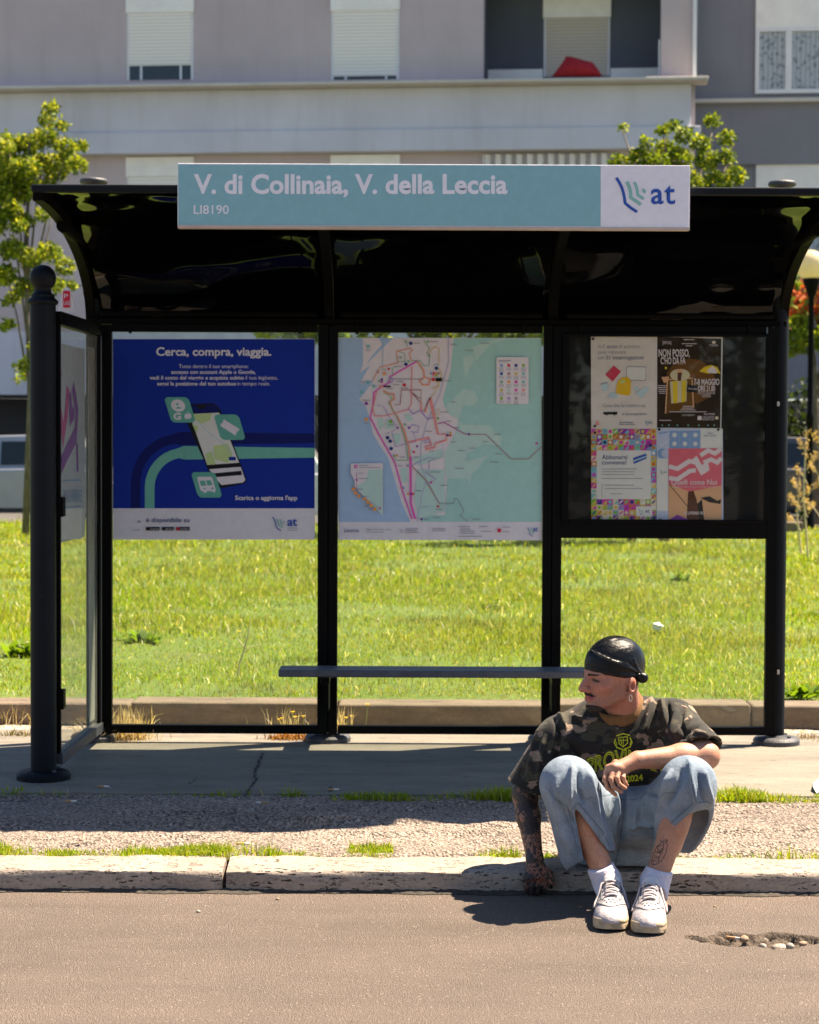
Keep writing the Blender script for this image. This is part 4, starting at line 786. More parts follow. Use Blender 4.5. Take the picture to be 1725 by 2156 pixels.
# back wall frames: three bays
yr = YR-0.02; yb_ = YR+0.02
RAILS = {}
bays = [(214, 691, 235, 669), (692, 1162, 711, 1143), (1163, 1639, 1183, 1615)]
for k, (o0, o1, i0, i1) in enumerate(bays):
    ty = 683+k*1.5; 
    S('frame', 'black_paint', (o0, i0, ty, 1546+k*1.5, yr, yb_)); S('frame', 'black_paint', (i1, o1-1, ty, 1546+k*1.5, yr, yb_))
    S('rail', 'black_paint', (i0, i1, ty, ty+16, yr+0.002, yb_-0.002)); S('rail', 'black_paint', (i0, i1, 1527+k*2, 1545+k*1.5, yr+0.002, yb_-0.002))
    for px in (o0+60, o1-60): S('clip', 'black_paint', (px-3, px+3, ty-3, ty+19, yr-0.008, yr+0.0))
S('rail', 'black_paint', (1183, 1615, 1098, 1134, yr+0.002, yb_-0.002))
for k, (o0, o1, i0, i1) in enumerate(bays[:2]): S('pane', 'clear_pane', (i0, i1, 699+k*1.5, 1528+k*2, YR-0.003, YR+0.003), bevel=0)
S('pane', 'clear_pane', (1183, 1615, 1134, 1532, YR-0.003, YR+0.003), bevel=0)
for px, py in ((1640, 850), (1640, 1415)): S('clip', 'steel', (px-3, px+2, py-4, py+5, yr-0.008, yr), bevel=0.001)
# notice case in the third bay
S('case_back', 'case_back', (1183, 1615, 701, 1098, YR+0.006, YR+0.018), bevel=0); S('case_pane', 'case_pane', (1198, 1612, 708, 1095, YR-0.034, YR-0.030), bevel=0)
S('case_frame', 'black_paint', (1184, 1199, 702, 1098, YR-0.036, YR-0.021)); S('case_frame', 'black_paint', (1611, 1624, 702, 1098, YR-0.036, YR-0.021)); S('case_frame', 'black_paint', (1199, 1611, 701, 709, YR-0.036, YR-0.021)); S('case_frame', 'black_paint', (1199, 1611, 1094, 1101, YR-0.036, YR-0.021))
# side wall at the left
XS = -1.425; XSr = -1.402
def side_pt(Y, z, dx=0.0): t_ = (Y-8.27)/(9.20-8.27); return Vector((XS+(XSr-XS)*t_+dx, Y, z))
def side_box(name, mat, y0, y1, z0, z1, th, parent=None, bevel=0.003, dx=0.0):
    m = MB(); q = [side_pt(y0, z0, -th/2+dx), side_pt(y1, z0, -th/2+dx), side_pt(y1, z1, -th/2+dx), side_pt(y0, z1, -th/2+dx)]; m.prism(q, (th, 0, 0)); return m.build(name, mat, parent or SH, False, bevel)
side_box('side_rail', 'black_paint', 8.26, 9.20, 1.915, 1.968, 0.045); side_box('side_rail', 'base_iron', 8.26, 9.20, 0.135, 0.178, 0.05)
side_box('side_stile', 'black_paint', 8.262, 8.285, 0.178, 1.915, 0.03); side_box('side_stile', 'black_paint', 9.165, 9.199, 0.178, 1.915, 0.03)
side_box('side_pane', 'side_pane', 8.286, 9.164, 0.179, 1.914, 0.006, None, 0)
for z in (1.18, 0.40): side_box('hinge', 'black_paint', 8.25, 8.30, z-0.04, z+0.04, 0.06)
# arched plate with a red label on the side rail
Yp = 8.60; zb0 = 1.969; xa, xb = gx(123, Yp), gx(157, Yp); m = MB(); xm = (xa+xb)/2; hw = (xb-xa)/2
pts = [(xa-0.006, Yp, zb0), (xb+0.006, Yp, zb0)] + [(xm+hw*0.62*math.cos(a), Yp, zb0+0.085+hw*1.1*math.sin(a)) for a in np.linspace(0.0, math.pi, 9)]
m.prism(pts, (0, 0.014, 0)); ap = m.build('arched_plate', 'poster_white', SH, False, 0.002)
m = MB(); m.box(xm-0.014, xm+0.014, Yp-0.004, Yp-0.001, zb0+0.035, zb0+0.105); m.build('red_label', 'red_print', ap); text('P', 139-4, 139+4, 628, 9, lambda x, y: at(x, y, Yp-0.0055), 'poster_white', ap); text('LINEE', 134, 147, 642, 8, lambda x, y: at(x, y, Yp-0.0055), 'poster_white', ap)
# roof: ribs, dark curved sheets, front rail, lip
RY, RZ, RA, RB = 7.95, 1.985, 1.35, 0.445
def prof(t, d=0.0): return RY+(RA+d)*math.cos(t), RZ+(RB+d)*math.sin(t)
XL, XRt = -1.462, 1.703
ribX = [XL+0.02, gx(691, YR), gx(1163, YR), XRt-0.02]
for k, x in enumerate(ribX):
    hw = 0.02; n = 26; vs = []
    for i in range(n+1):
        t_ = math.pi/2*i/n; (y0, z0), (y1, z1) = prof(t_, -0.055), prof(t_, 0.004 if k in (0, 3) else -0.006); vs += [(x-hw, y0, z0), (x+hw, y0, z0), (x+hw, y1, z1), (x-hw, y1, z1)]
    fs = [(4*i+a, 4*i+4+a, 4*i+4+(a+1) % 4, 4*i+(a+1) % 4) for i in range(n) for a in range(4)]+[(0, 1, 2, 3), (4*n+3, 4*n+2, 4*n+1, 4*n)]
    m = MB(); m.add(vs, fs); m.build('roof_rib', 'rib_paint', SH)
for k in range(3):
    x0, x1 = ribX[k]+0.0205, ribX[k+1]-0.0205; nx, n = 40, 56; V = []
    for dd in (0.0, -0.005):
        for i in range(n+1):
            t_ = math.pi/2*i/n; y, z = prof(t_, dd-0.008)
            for j in range(nx+1):
                u = j/nx; sag = -0.010*math.sin(math.pi*u)*math.sin(2*t_); V.append((x0+(x1-x0)*u, y, z+sag))
    w_ = nx+1; o2 = (n+1)*w_; fs = []
    for i in range(n):
        for j in range(nx):
            a = i*w_+j; fs += [(a, a+1, a+1+w_, a+w_), (o2+a, o2+a+w_, o2+a+1+w_, o2+a+1)]
    np_mesh('roof_sheet', V, fs, 'roof_plastic', SH, True)
zt = RZ+RB; m = MB(); m.box(XL, XRt, RY-0.035, RY+0.004, zt-0.026, zt+0.004); fr = m.build('front_rail', 'post_paint', SH, False, 0.006)
m = MB(); m.box(XL+0.01, XRt-0.01, RY+RA-0.075, RY+RA-0.01, RZ-0.012, RZ+0.016); m.build('back_rail', 'rib_paint', SH, False, 0.004)
for k in range(3): m = MB(); x0, x1 = ribX[k]+0.05, ribX[k+1]-0.05; m.box(x0, x1, RY+RA-0.11, RY+RA-0.08, RZ+0.02, RZ+0.045); m.build('gutter', 'rib_paint', SH, False, 0.01)
for k, px in enumerate((197, 1640)):
    x = gx(px, YR+0.04); m = MB(); m.cyl((x, YR+0.02, 2.30), (x, 8.45, 2.33), 0.028, n=14); m.build('roof_arm', 'rib_paint', SH, True, angle=0.7)
# small bolts along the ribs
for x in (ribX[0], ribX[3]):
    for i in (5, 10, 15, 20):
        y, z = prof(math.pi/2*i/26, -0.03); s = -1 if x < 0 else 1; m = MB(); m.cyl((x+s*0.018, y, z), (x+s*0.025, y, z), 0.008, n=8); m.build('bolt', 'rib_paint', SH)

# ------------------------------------------------------------------ stop name sign on the roof edge
YN = 7.86; sg = S('name_sign', 'sign_white', (374, 1453, 345.5, 481, YN, YN+0.05), bevel=0.002)
spl = lambda e: (lambda x, y: at(x, y, YN-e))
def pxpoly(pts, pl, mat, parent, name='print'): 
    return MB().poly([pl(x, y) for x, y in pts]).build(name, mat, parent)
pxpoly([(375.5, 346.5), (1265, 348.7), (1265, 476), (375.5, 473.5)], spl(0.001), 'sign_teal', sg, 'teal_field')
m = MB(); pxbox(m, 374, 1453, 476, 481.5, YN-0.003, YN+0.05)
m.build('lit_edge_strip', plain('lit_edge_strip', (0.50, 0.42, 0.36), 0.6), sg)  # warm light on the sign's lower edge, put into the strip colour
text('V. di Collinaia, V. della Leccia', 408, 1069, 406.5, 37.5, spl(0.002), 'sign_white', sg, 0.03)
text('LI8190', 408, 482, 450, 17.5, spl(0.002), 'sign_white', sg, 0.01)
def logo(pl0, sc, x0, y0, parent, blue='logo_blue', green='logo_green', small=None):
    """striped wave mark and the letters 'at'; x0, y0 = top left of the mark on the grid, sc = scale (1 on the roof sign)"""
    def T(pts): return [pl0(x0+a*sc, y0+b*sc) for a, b in pts]
    nrm = Vector((0, -1, 0)); m = MB(); m.ribbon(T([(2, 2), (8, 11), (13.5, 22), (17, 33), (19.5, 46), (20.5, 55), (26, 60), (35, 67), (46, 74)]), 6.0*sc/(F/7.86), nrm); m.build('logo_stripe', blue, parent)
    m = MB(); m.ribbon(T([(24, 10), (29, 20), (32, 31), (33, 44), (40, 49), (48, 54), (54, 59)]), 7.2*sc/(F/7.86), nrm); m.build('logo_stripe', green, parent)
    m = MB(); m.ribbon(T([(40, 11), (44, 20), (46.5, 31), (47, 38), (53, 42), (60, 46.5)]), 6.2*sc/(F/7.86), nrm); m.build('logo_stripe', green, parent)
    m = MB(); m.poly(T([(57, 23), (65, 29), (63, 36), (57, 32)])); m.build('logo_stripe', green, parent)
logo(spl(0.002), 1.0, 1296, 372, sg); text('a', 1371, 1397.5, 428.5, 45, spl(0.002), 'logo_blue', sg, 0.014); text('t', 1399, 1422, 428.5, 45, spl(0.002), 'logo_blue', sg, 0.014)

# ------------------------------------------------------------------ bench
BY = 8.87; bn = thing('bench', 'long narrow dark bench board fixed between the shelter middle posts', 'bench', (gx(930, BY), BY+0.09, ZP))
xa, xb = gx(586, BY), gx(1272, BY); zt = at(900, 1412, BY).z
for k in range(2): m = MB(); m.box(xa, xb, BY+k*0.092, BY+k*0.092+0.088, zt-0.032, zt); m.build('plank', 'bench_paint', bn, False, 0.006, 2)
for px in (691, 1163): 
    x = gx(px, YR); m = MB(); m.box(x-0.02, x+0.02, BY+0.02, YR+0.03, zt-0.062, zt-0.033); m.build('bracket', 'black_paint', bn, False, 0.003); m = MB(); m.box(x-0.012, x+0.012, BY+0.16, YR+0.03, zt-0.20, zt-0.0625); m.build('bracket_web', 'black_paint', bn)
# ------------------------------------------------------------------ printed sheets
class Sheet:
    """flat printed sheet; every further layer lies a hair in front of the one before"""
    def __init__(s, name, label, x0, x1, y0, y1, Y, mat, group=None, quad=None):
        s.Y = Y; s.e = 0.0003; s.hold = False; q = quad or [(x0, y0), (x1, y0), (x1, y1), (x0, y1)]; m = MB(); m.prism([at(a, b, Y) for a, b in q], (0, 0.0012, 0))
        s.o = tag(m.build(name, mat), label, 'poster', group)
    def pl(s): s.e += 0 if s.hold else 0.00015; e = s.e; return lambda x, y: at(x, y, s.Y-e)
    def poly(s, pts, mat, name='print'): p = s.pl(); return MB().poly([p(x, y) for x, y in pts]).build(name, mat, s.o)
    def rect(s, x0, x1, y0, y1, mat, name='print'): return s.poly([(x0, y0), (x1, y0), (x1, y1), (x0, y1)], mat, name)
    def line(s, pts, wpx, mat, name='printed_line', closed=False): p = s.pl(); m = MB(); m.ribbon([p(x, y) for x, y in pts], wpx/(F/s.Y), (0, -1, 0), 0, closed); return m.build(name, mat, s.o)
    def disc(s, x, y, r, mat, ry=None, name='print', n=18): return s.poly([(x+r*math.cos(a), y+(ry or r)*math.sin(a)) for a in np.linspace(0, 2*math.pi, n, endpoint=False)], mat, name)
    def text(s, t, x0, x1, yb, cap, mat, bold=0.0, rot=0.0, align=None, shear=0.0): text(t, x0, x1, yb, cap, s.pl(), mat, s.o, bold, shear, rot, align=align)
    def many(s, shapes, mat, name='print'):
        p = s.pl(); m = MB()
        for pts in shapes: m.poly([p(x, y) for x, y in pts])
        o = m.build(name, mat, s.o)
        if 'caption' in name: o['kind'] = 'stuff'
        return o
def rnd_box(x0, x1, y0, y1, r, skew=0.0, n=5):
    out = []
    for cx, cy, a0 in ((x1-r, y0+r, -90), (x1-r, y1-r, 0), (x0+r, y1-r, 90), (x0+r, y0+r, 180)):
        for k in range(n): a = math.radians(a0+90*k/(n-1)); out.append((cx+r*math.cos(a), cy+r*math.sin(a)))
    ym = (y0+y1)/2; return [(x+(y-ym)*skew, y) for x, y in out]
def rectpts(x0, x1, y0, y1): return [(x0, y0), (x1, y0), (x1, y1), (x0, y1)]
# --- blue app poster: crop coordinates -> grid
A = lambda x, y: (215.3+x*0.2746, 664.4+y*0.2746)
AX = lambda x: 215.3+x*0.2746; AY = lambda y: 664.4+y*0.2746
P1 = Sheet('poster', 'blue poster with a phone and the heading Cerca, compra, viaggia', 238, 663, 713, 1136, YR-0.006, 'poster_white')
P1.rect(AX(82), AX(1629), AY(180), AY(1478), 'poster_blue')
def bend(x0, r, y0):
    pts = [A(x0, 1478), A(x0, y0+r)]
    for k in range(1, 10): a = math.pi+k*math.pi/18; pts.append(A(x0+r+r*math.cos(a), y0+r+r*math.sin(a)))
    return pts+[A(x0+r, y0), A(1629, y0)]
P1.line(bend(256, 345, 942), 72*0.2746, 'poster_navy'); P1.line(bend(364, 265, 1052), 74*0.2746, 'poster_mint')
P1.text('Cerca, compra, viaggia.', AX(414), AX(1297), AY(306), 16.5, 'poster_white', 0.025)
for t_, a, b, y, bo in (('Tutto dentro il tuo smartphone:', 588, 1120, 402, 0.0), ('accesso con account Apple o Google,', 530, 1176, 446, 0.02), ('vedi il costo del viaggio e acquista subito', 364, 1087, 490, 0.02), ('il tuo biglietto,', 1098, 1346, 490, 0.0), ('segui la posizione del tuo autobus', 422, 1024, 535, 0.02), ('in tempo reale.', 1034, 1288, 535, 0.0)):
    P1.text(t_, AX(a), AX(b), AY(y), 7.6, 'poster_white', bo)
# phone
ph = [(628, 690), (640, 680), (850, 672), (880, 690), (905, 720), (1105, 1250), (1104, 1275), (1085, 1288), (925, 1322), (890, 1312), (850, 1262), (622, 762)]
P1.poly([A(*p) for p in ph], 'print_black'); P1.poly([A(*p) for p in [(690, 690), (845, 682), (880, 700), (897, 742), (705, 752), (672, 705)]], 'poster_navy')
P1.poly([A(*p) for p in [(668, 755), (897, 744), (1050, 1128), (806, 1146)]], 'screen_pale')
for q in ([(700, 755), (840, 748), (830, 800), (760, 830), (712, 800)], [(850, 1000), (960, 980), (1000, 1060), (960, 1130), (860, 1100)], [(790, 1060), (840, 1040), (870, 1140), (806, 1145)], [(690, 830), (740, 850), (720, 900)], [(900, 870), (940, 860), (960, 920), (910, 930)]): P1.poly([A(*p) for p in q], 'screen_green')
P1.line([A(*p) for p in [(715, 800), (800, 880), (870, 940), (930, 980), (985, 1050)]], 1.6, 'pale_blue'); P1.rect(AX(972), AX(1024), AY(1083), AY(1110), 'poster_blue')
P1.poly([A(*p) for p in [(820, 1178), (1062, 1160), (1098, 1260), (1080, 1280), (915, 1300), (870, 1250)]], 'poster_white'); P1.poly([A(*p) for p in [(850, 1210), (1066, 1190), (1072, 1222), (864, 1240)]], 'print_black'); P1.poly([A(*p) for p in [(726, 692), (790, 688), (796, 708), (734, 714)]], 'print_black')
def badge(x0, y0, x1, y1): # leaning rounded square
    w_ = (x1-x0); sk = 0.30; c = rnd_box(x0+w_*0.14, x1-w_*0.14, y0, y1, 32, sk); P1.poly([A(*p) for p in c], 'badge_green')
badge(466, 625, 726, 820); badge(846, 758, 1110, 953); badge(672, 1200, 930, 1396)
P1.poly([A(582+54*math.cos(a)+8*math.sin(a), 690+47*math.sin(a)) for a in np.linspace(0, 6.28, 18, endpoint=False)], 'poster_white'); P1.disc(AX(577), AY(679), 10*0.2746, 'badge_green'); P1.poly([A(*p) for p in [(566, 714), (574, 700), (592, 700), (610, 712)]], 'badge_green')
P1.text('G', AX(546), AX(605), AY(796), 13.0, 'poster_white', 0.04)
P1.many([[A(655+20*math.cos(a)-5, 772+22*math.sin(a)) for a in np.linspace(0, 6.28, 12, endpoint=False)], [A(663+20*math.cos(a), 770+20*math.sin(a)) for a in np.linspace(0, 6.28, 12, endpoint=False)]][:1], 'poster_white'); P1.poly([A(668+17*math.cos(a), 770+21*math.sin(a)) for a in np.linspace(0, 6.28, 12, endpoint=False)], 'poster_white'); P1.poly([A(*p) for p in [(652, 748), (657, 736), (664, 734), (660, 746)]], 'poster_white'); P1.disc(AX(688), AY(762), 2.0, 'badge_green')
P1.poly([A(*p) for p in [(932, 795), (1052, 868), (1044, 888), (1036, 884), (1022, 920), (905, 845), (914, 822), (922, 826)]], 'poster_white')
P1.poly([A(*p) for p in rnd_box(740, 858, 1236, 1346, 14, 0.28)], 'poster_white'); P1.many([[A(*p) for p in [(746, 1268), (786, 1264), (800, 1304), (758, 1306)]], [A(*p) for p in [(794, 1264), (832, 1262), (846, 1300), (808, 1303)]]], 'badge_green'); P1.disc(AX(785), AY(1327), 2.2, 'badge_green'); P1.disc(AX(845), AY(1325), 2.2, 'badge_green'); P1.many([[A(*p) for p in rectpts(776, 800, 1344, 1358)], [A(*p) for p in rectpts(842, 868, 1340, 1354)]], 'poster_white')
P1.text("Scarica o aggiorna l'app", AX(1020), AX(1496), AY(1413), 8.6, 'poster_white', 0.025)
P1.text('è disponibile su', AX(337), AX(669), AY(1584), 9.0, 'print_navy', 0.008); P1.many([[A(*p) for p in rectpts(335, 440, 1621, 1648)], [A(*p) for p in rectpts(457, 549, 1621, 1648)], [A(*p) for p in rectpts(566, 670, 1621, 1648)]], 'print_black')
for t_, a, b in (('Google Play', 365, 434), ('App Store', 484, 544), ('AppGallery', 598, 666)): P1.text(t_, AX(a), AX(b), AY(1641), 3.2, 'poster_white')
P1.rect(AX(570), AX(592), AY(1623), AY(1645), 'red_print'); P1.text('at bus', AX(238), AX(290), AY(1648), 3.4, 'print_navy'); P1.text('at', AX(270), AX(295), AY(1587), 5.6, 'print_navy', 0.01)
pl = P1.pl(); logo(pl, 0.40, AX(1304), AY(1542), P1.o); text('at', AX(1420), AX(1495), AY(1612), 17.5, P1.pl(), 'logo_blue', P1.o, 0.02); P1.text('autolinee', AX(1420), AX(1496), AY(1634), 3.2, 'map_grey'); P1.text('toscane', AX(1420), AX(1496), AY(1651), 3.2, 'map_grey')
# --- map poster
Bm = lambda x, y: (689.0+x*0.2746, 664.4+y*0.2746); BX = lambda x: 689.0+x*0.2746
P2 = Sheet('poster', 'pale city bus map poster with sea, pink and orange route lines', 712, 1141, 711, 1137, YR-0.006, 'poster_white', quad=[(711, 711), (1140, 711.5), (1142, 1137.5), (712.5, 1136.5)])
def bp(lst, mat): return P2.poly([Bm(*p) for p in lst], mat)
bp([(84, 173), (1642, 175), (1645, 1582), (90, 1582)], 'map_land')
bp([(84, 173), (275, 173), (275, 370), (250, 440), (330, 380), (250, 520), (360, 490), (290, 590), (245, 640), (300, 700), (330, 800), (350, 900), (400, 990), (470, 1090), (520, 1260), (570, 1430), (640, 1582), (90, 1582)], 'map_sea')
bp([(395, 173), (505, 173), (300, 372), (358, 290), (425, 222)], 'map_sea')
bp([(972, 174), (1642, 175), (1645, 1582), (720, 1582), (720, 1530), (905, 1530), (920, 1250), (1080, 1250), (1090, 1310), (1110, 1220), (1240, 1070), (1060, 1120), (1070, 1060), (1200, 980), (1330, 1000), (1345, 940), (1240, 840), (1040, 835), (1010, 800), (1040, 690), (1130, 690), (1160, 640), (1130, 580), (1050, 560), (900, 700), (885, 640), (945, 430)], 'map_green')
bp([(1040, 325), (1060, 480), (1125, 345), (1115, 300)], 'map_park'); bp([(1115, 240), (1140, 345), (1250, 222), (1390, 176), (1300, 176)], 'map_park')
bp([(1050, 560), (1130, 580), (1160, 640), (1130, 690), (1040, 690), (1010, 800), (940, 760), (900, 700)], 'map_park'); bp([(1010, 800), (1040, 835), (1240, 840), (1345, 940), (1330, 1000), (1200, 980), (1070, 1060), (1060, 1120), (1240, 1070), (1110, 1220), (1090, 1310), (1080, 1250), (920, 1250), (900, 1180), (900, 1050), (985, 900)], 'map_park')
for q in ([(385, 790), (420, 780), (440, 840), (400, 880)], [(500, 905), (565, 905), (560, 980), (520, 990)], [(590, 760), (640, 755), (665, 800), (620, 815)], [(560, 1170), (615, 1170), (615, 1280), (575, 1280)], [(650, 1100), (700, 1080), (880, 1020), (890, 1090), (700, 1150)], [(690, 1180), (900, 1180), (905, 1500), (700, 1560), (670, 1400)], [(450, 800), (500, 800), (520, 860), (450, 870)]): bp(q, 'map_park')
def rt(lst, mat, wpx=1.7): P2.line([Bm(*p) for p in lst], wpx, mat, 'route_line')
rt([(430, 174), (425, 380), (400, 400)], 'map_sea', 1.2); rt([(930, 174), (932, 350), (865, 600), (810, 720), (760, 830), (720, 990), (715, 1130), (760, 1260), (720, 1400), (690, 1580)], 'line_grey', 1.6)
rt([(610, 210), (615, 255), (530, 275), (540, 355), (600, 350), (595, 290), (535, 270)], 'line_green', 1.2); rt([(645, 345), (630, 290), (655, 265), (640, 250), (530, 275), (545, 360), (410, 395), (380, 440), (350, 500)], 'line_orange', 2.0)
rt([(740, 190), (785, 250), (765, 290), (785, 300), (782, 380), (740, 385), (715, 345), (650, 345)], 'line_green', 1.3); rt([(860, 360), (855, 250), (830, 235), (790, 270), (785, 300)], 'line_gold', 1.4)
rt([(690, 350), (480, 470), (480, 510), (420, 545), (360, 590), (350, 700), (330, 780), (390, 900), (470, 1040), (520, 1130), (580, 1350), (650, 1560)], 'line_pink', 3.0); rt([(690, 350), (740, 420), (745, 470), (790, 490), (780, 530), (730, 530), (710, 500), (740, 475)], 'line_orange', 3.4)
rt([(540, 390), (500, 400), (500, 460), (480, 500)], 'line_green', 1.3); rt([(480, 485), (740, 488)], 'map_grey', 1.6); rt([(470, 500), (490, 470), (505, 500), (480, 520), (465, 500)], 'line_purple', 2.2); rt([(430, 575), (470, 600), (510, 600), (515, 640), (480, 660), (500, 720), (540, 780), (590, 880), (625, 1000), (640, 1150)], 'line_orange', 3.6); rt([(432, 590), (478, 612), (500, 640), (470, 665), (520, 750), (570, 860), (605, 990), (620, 1110), (530, 1110), (510, 1080)], 'line_green', 1.6)
rt([(520, 685), (560, 680), (570, 570), (720, 570), (720, 670), (640, 580), (720, 640)], 'line_brown', 1.8); rt([(650, 390), (645, 680), (620, 720), (530, 745), (440, 770), (365, 770), (350, 710), (380, 580)], 'line_salmon', 2.2); rt([(625, 715), (660, 755), (715, 725), (770, 795), (820, 780)], 'line_purple', 2.4); rt([(720, 660), (720, 720), (750, 740), (790, 630), (850, 910), (915, 910), (915, 955), (830, 980), (825, 1010), (755, 1025), (755, 1005), (800, 990), (780, 935), (620, 970)], 'line_salmon', 3.2)
rt([(800, 560), (860, 540), (850, 510), (800, 490)], 'line_gold', 1.3); rt([(790, 630), (820, 600), (865, 500), (880, 440), (850, 400)], 'line_gold', 1.3); rt([(850, 830), (895, 820), (1060, 910), (1220, 912), (1410, 1100), (1545, 1100), (1642, 1005)], 'line_brown', 1.6)
rt([(850, 828), (895, 818), (1055, 908)], 'line_magenta', 1.6); rt([(640, 1080), (642, 1440), (675, 1560)], 'line_pink', 4.2); rt([(645, 1150), (700, 1200), (760, 1260), (860, 1440), (970, 1440), (980, 1405), (1000, 1405), (1050, 1500), (1020, 1530), (1075, 1580)], 'map_grey', 1.2); rt([(645, 1150), (755, 1260), (860, 1440)], 'line_brown', 2.0); rt([(645, 1150), (785, 1085), (830, 1100), (785, 1110), (780, 1180), (755, 1200), (835, 1255), (775, 1290)], 'line_purple', 1.4)
rt([(630, 870), (650, 835), (705, 850), (695, 895), (640, 890)], 'line_purple', 1.4); rt([(540, 860), (495, 890), (525, 1005), (680, 965), (660, 895)], 'line_purple', 1.2); rt([(890, 980), (890, 1080), (830, 1095)], 'pale_blue', 1.2); rt([(745, 960), (780, 945), (790, 970), (745, 975), (740, 960)], 'line_purple', 1.4); rt([(430, 690), (460, 750), (540, 860)], 'line_purple', 1.3); rt([(830, 720), (860, 715), (860, 760), (835, 765), (830, 720)], 'tile_cream', 1.6); rt([(380, 690), (410, 685)], 'line_purple', 1.3)
P2.pl(); P2.hold = True
for x, y, m_ in ((315, 237, 'tile_teal'), (642, 213, 'print_navy'), (604, 373, 'print_navy'), (838, 403, 'print_navy'), (592, 532, 'red_print'), (814, 490, 'red_print'), (437, 445, 'orange_print'), (312, 510, 'tile_teal'), (357, 541, 'tile_teal'), (267, 585, 'tile_teal'), (301, 674, 'tile_purple'), (301, 796, 'orange_print'), (487, 813, 'tile_green'), (463, 936, 'print_navy'), (484, 963, 'print_navy'), (491, 1020, 'print_navy'), (414, 545, 'line_salmon'), (908, 1463, 'pale_blue')): P2.disc(*Bm(x, y), 3.7, m_)
P2.hold = False; P2.pl(); P2.hold = True
for x, y, m_ in ((604, 200, 'line_green'), (773, 200, 'line_green'), (782, 306, 'line_green'), (625, 350, 'line_green'), (563, 322, 'line_green'), (472, 408, 'red_print'), (388, 432, 'line_brown'), (400, 502, 'line_green'), (420, 490, 'print_navy'), (420, 510, 'tile_magenta'), (798, 443, 'tile_blue'), (817, 443, 'red_print'), (836, 443, 'orange_print'), (855, 443, 'line_brown'), (838, 460, 'tile_green'), (817, 460, 'line_salmon'), (850, 788, 'tile_green'), (541, 860, 'tile_purple'), (627, 860, 'tile_purple'), (690, 1002, 'tile_purple'), (924, 898, 'pale_blue'), (945, 898, 'tile_gold'), (924, 918, 'print_navy'), (945, 918, 'red_print'), (1088, 910, 'tile_purple'), (1607, 980, 'tile_magenta'), (647, 1046, 'pale_blue'), (665, 1046, 'red_print'), (513, 1073, 'line_green'), (533, 1073, 'orange_print'), (877, 1059, 'pale_blue'), (616, 1150, 'map_grey'), (797, 1279, 'tile_magenta'), (567, 1321, 'line_salmon'), (585, 1321, 'tile_blue'), (622, 1367, 'orange_print'), (640, 1367, 'tile_purple'), (658, 1367, 'red_print'), (851, 1462, 'red_print'), (724, 1562, 'tile_purple'), (1096, 1562, 'pale_blue'), (597, 834, 'line_green')): P2.poly([Bm(*p) for p in rectpts(x-8, x+8, y-8, y+8)], m_, 'stop_mark')
P2.hold = False
P2.poly([Bm(*p) for p in rectpts(833, 882, 478, 504)], 'print_black'); P2.poly([Bm(*p) for p in rectpts(434, 488, 538, 549)], 'print_black')
q = random.Random(5); tl = []
for x, y, w_ in ((1210, 211, 70), (970, 224, 50), (1090, 267, 58), (930, 500, 44), (968, 662, 34), (900, 740, 60), (928, 810, 50), (990, 860, 50), (1306, 910, 56), (972, 969, 40), (1215, 967, 46), (1030, 1036, 54), (1110, 1016, 46), (1315, 1061, 56), (1280, 1124, 70), (1016, 1173, 64), (896, 1302, 54), (700, 1344, 56), (838, 1550, 54), (760, 1562, 40), (1150, 1562, 60), (820, 200, 60), (690, 212, 40), (315, 265, 34), (530, 530, 50), (590, 556, 64), (480, 560, 50), (560, 1150, 36), (576, 1085, 40), (680, 1085, 40), (822, 1200, 84), (780, 887, 48), (860, 1486, 50), (300, 826, 36), (488, 838, 44), (463, 902, 30), (436, 412, 34), (540, 390, 60), (560, 505, 60), (838, 375, 44), (300, 648, 62), (270, 508, 40), (800, 1038, 40)):
    tl.append([Bm(*p) for p in rectpts(x-w_/2, x+w_/2, y-2.6, y+2.6)])
P2.many(tl, 'map_grey', 'small_captions'); P2.text('LIVORNO', BX(720), BX(788), P2.Y*0+664.4+1474*0.2746, 3.4, 'line_grey')
P2.poly([Bm(*p) for p in rnd_box(1298, 1545, 318, 678, 14)], 'poster_white'); tl = []
cols = ['tile_blue', 'red_print', 'print_navy', 'tile_green', 'logo_blue', 'line_brown', 'line_gold', 'tile_teal', 'line_green', 'orange_print', 'tile_magenta', 'tile_teal', 'tile_gold', 'pale_blue', 'line_pink', 'line_salmon', 'tile_green', 'line_purple', 'map_grey']
P2.pl(); P2.hold = True
for k in range(19):
    x = 1337+(k % 4)*56; y = 382+(k//4)*63; P2.poly([Bm(*p) for p in rectpts(x-11, x+11, y-11, y+11)], cols[k], 'route_mark')
    for r_ in range(3 if k % 3 else 4): tl.append([Bm(*p) for p in rectpts(x-19, x+19, y+18+r_*8, y+21+r_*8)])
P2.hold = False
tl += [[Bm(*p) for p in rectpts(1315, 1410, 341, 348)], [Bm(*p) for p in rectpts(1315, 1390, 353, 357)]]; P2.many(tl, 'map_grey', 'small_captions')
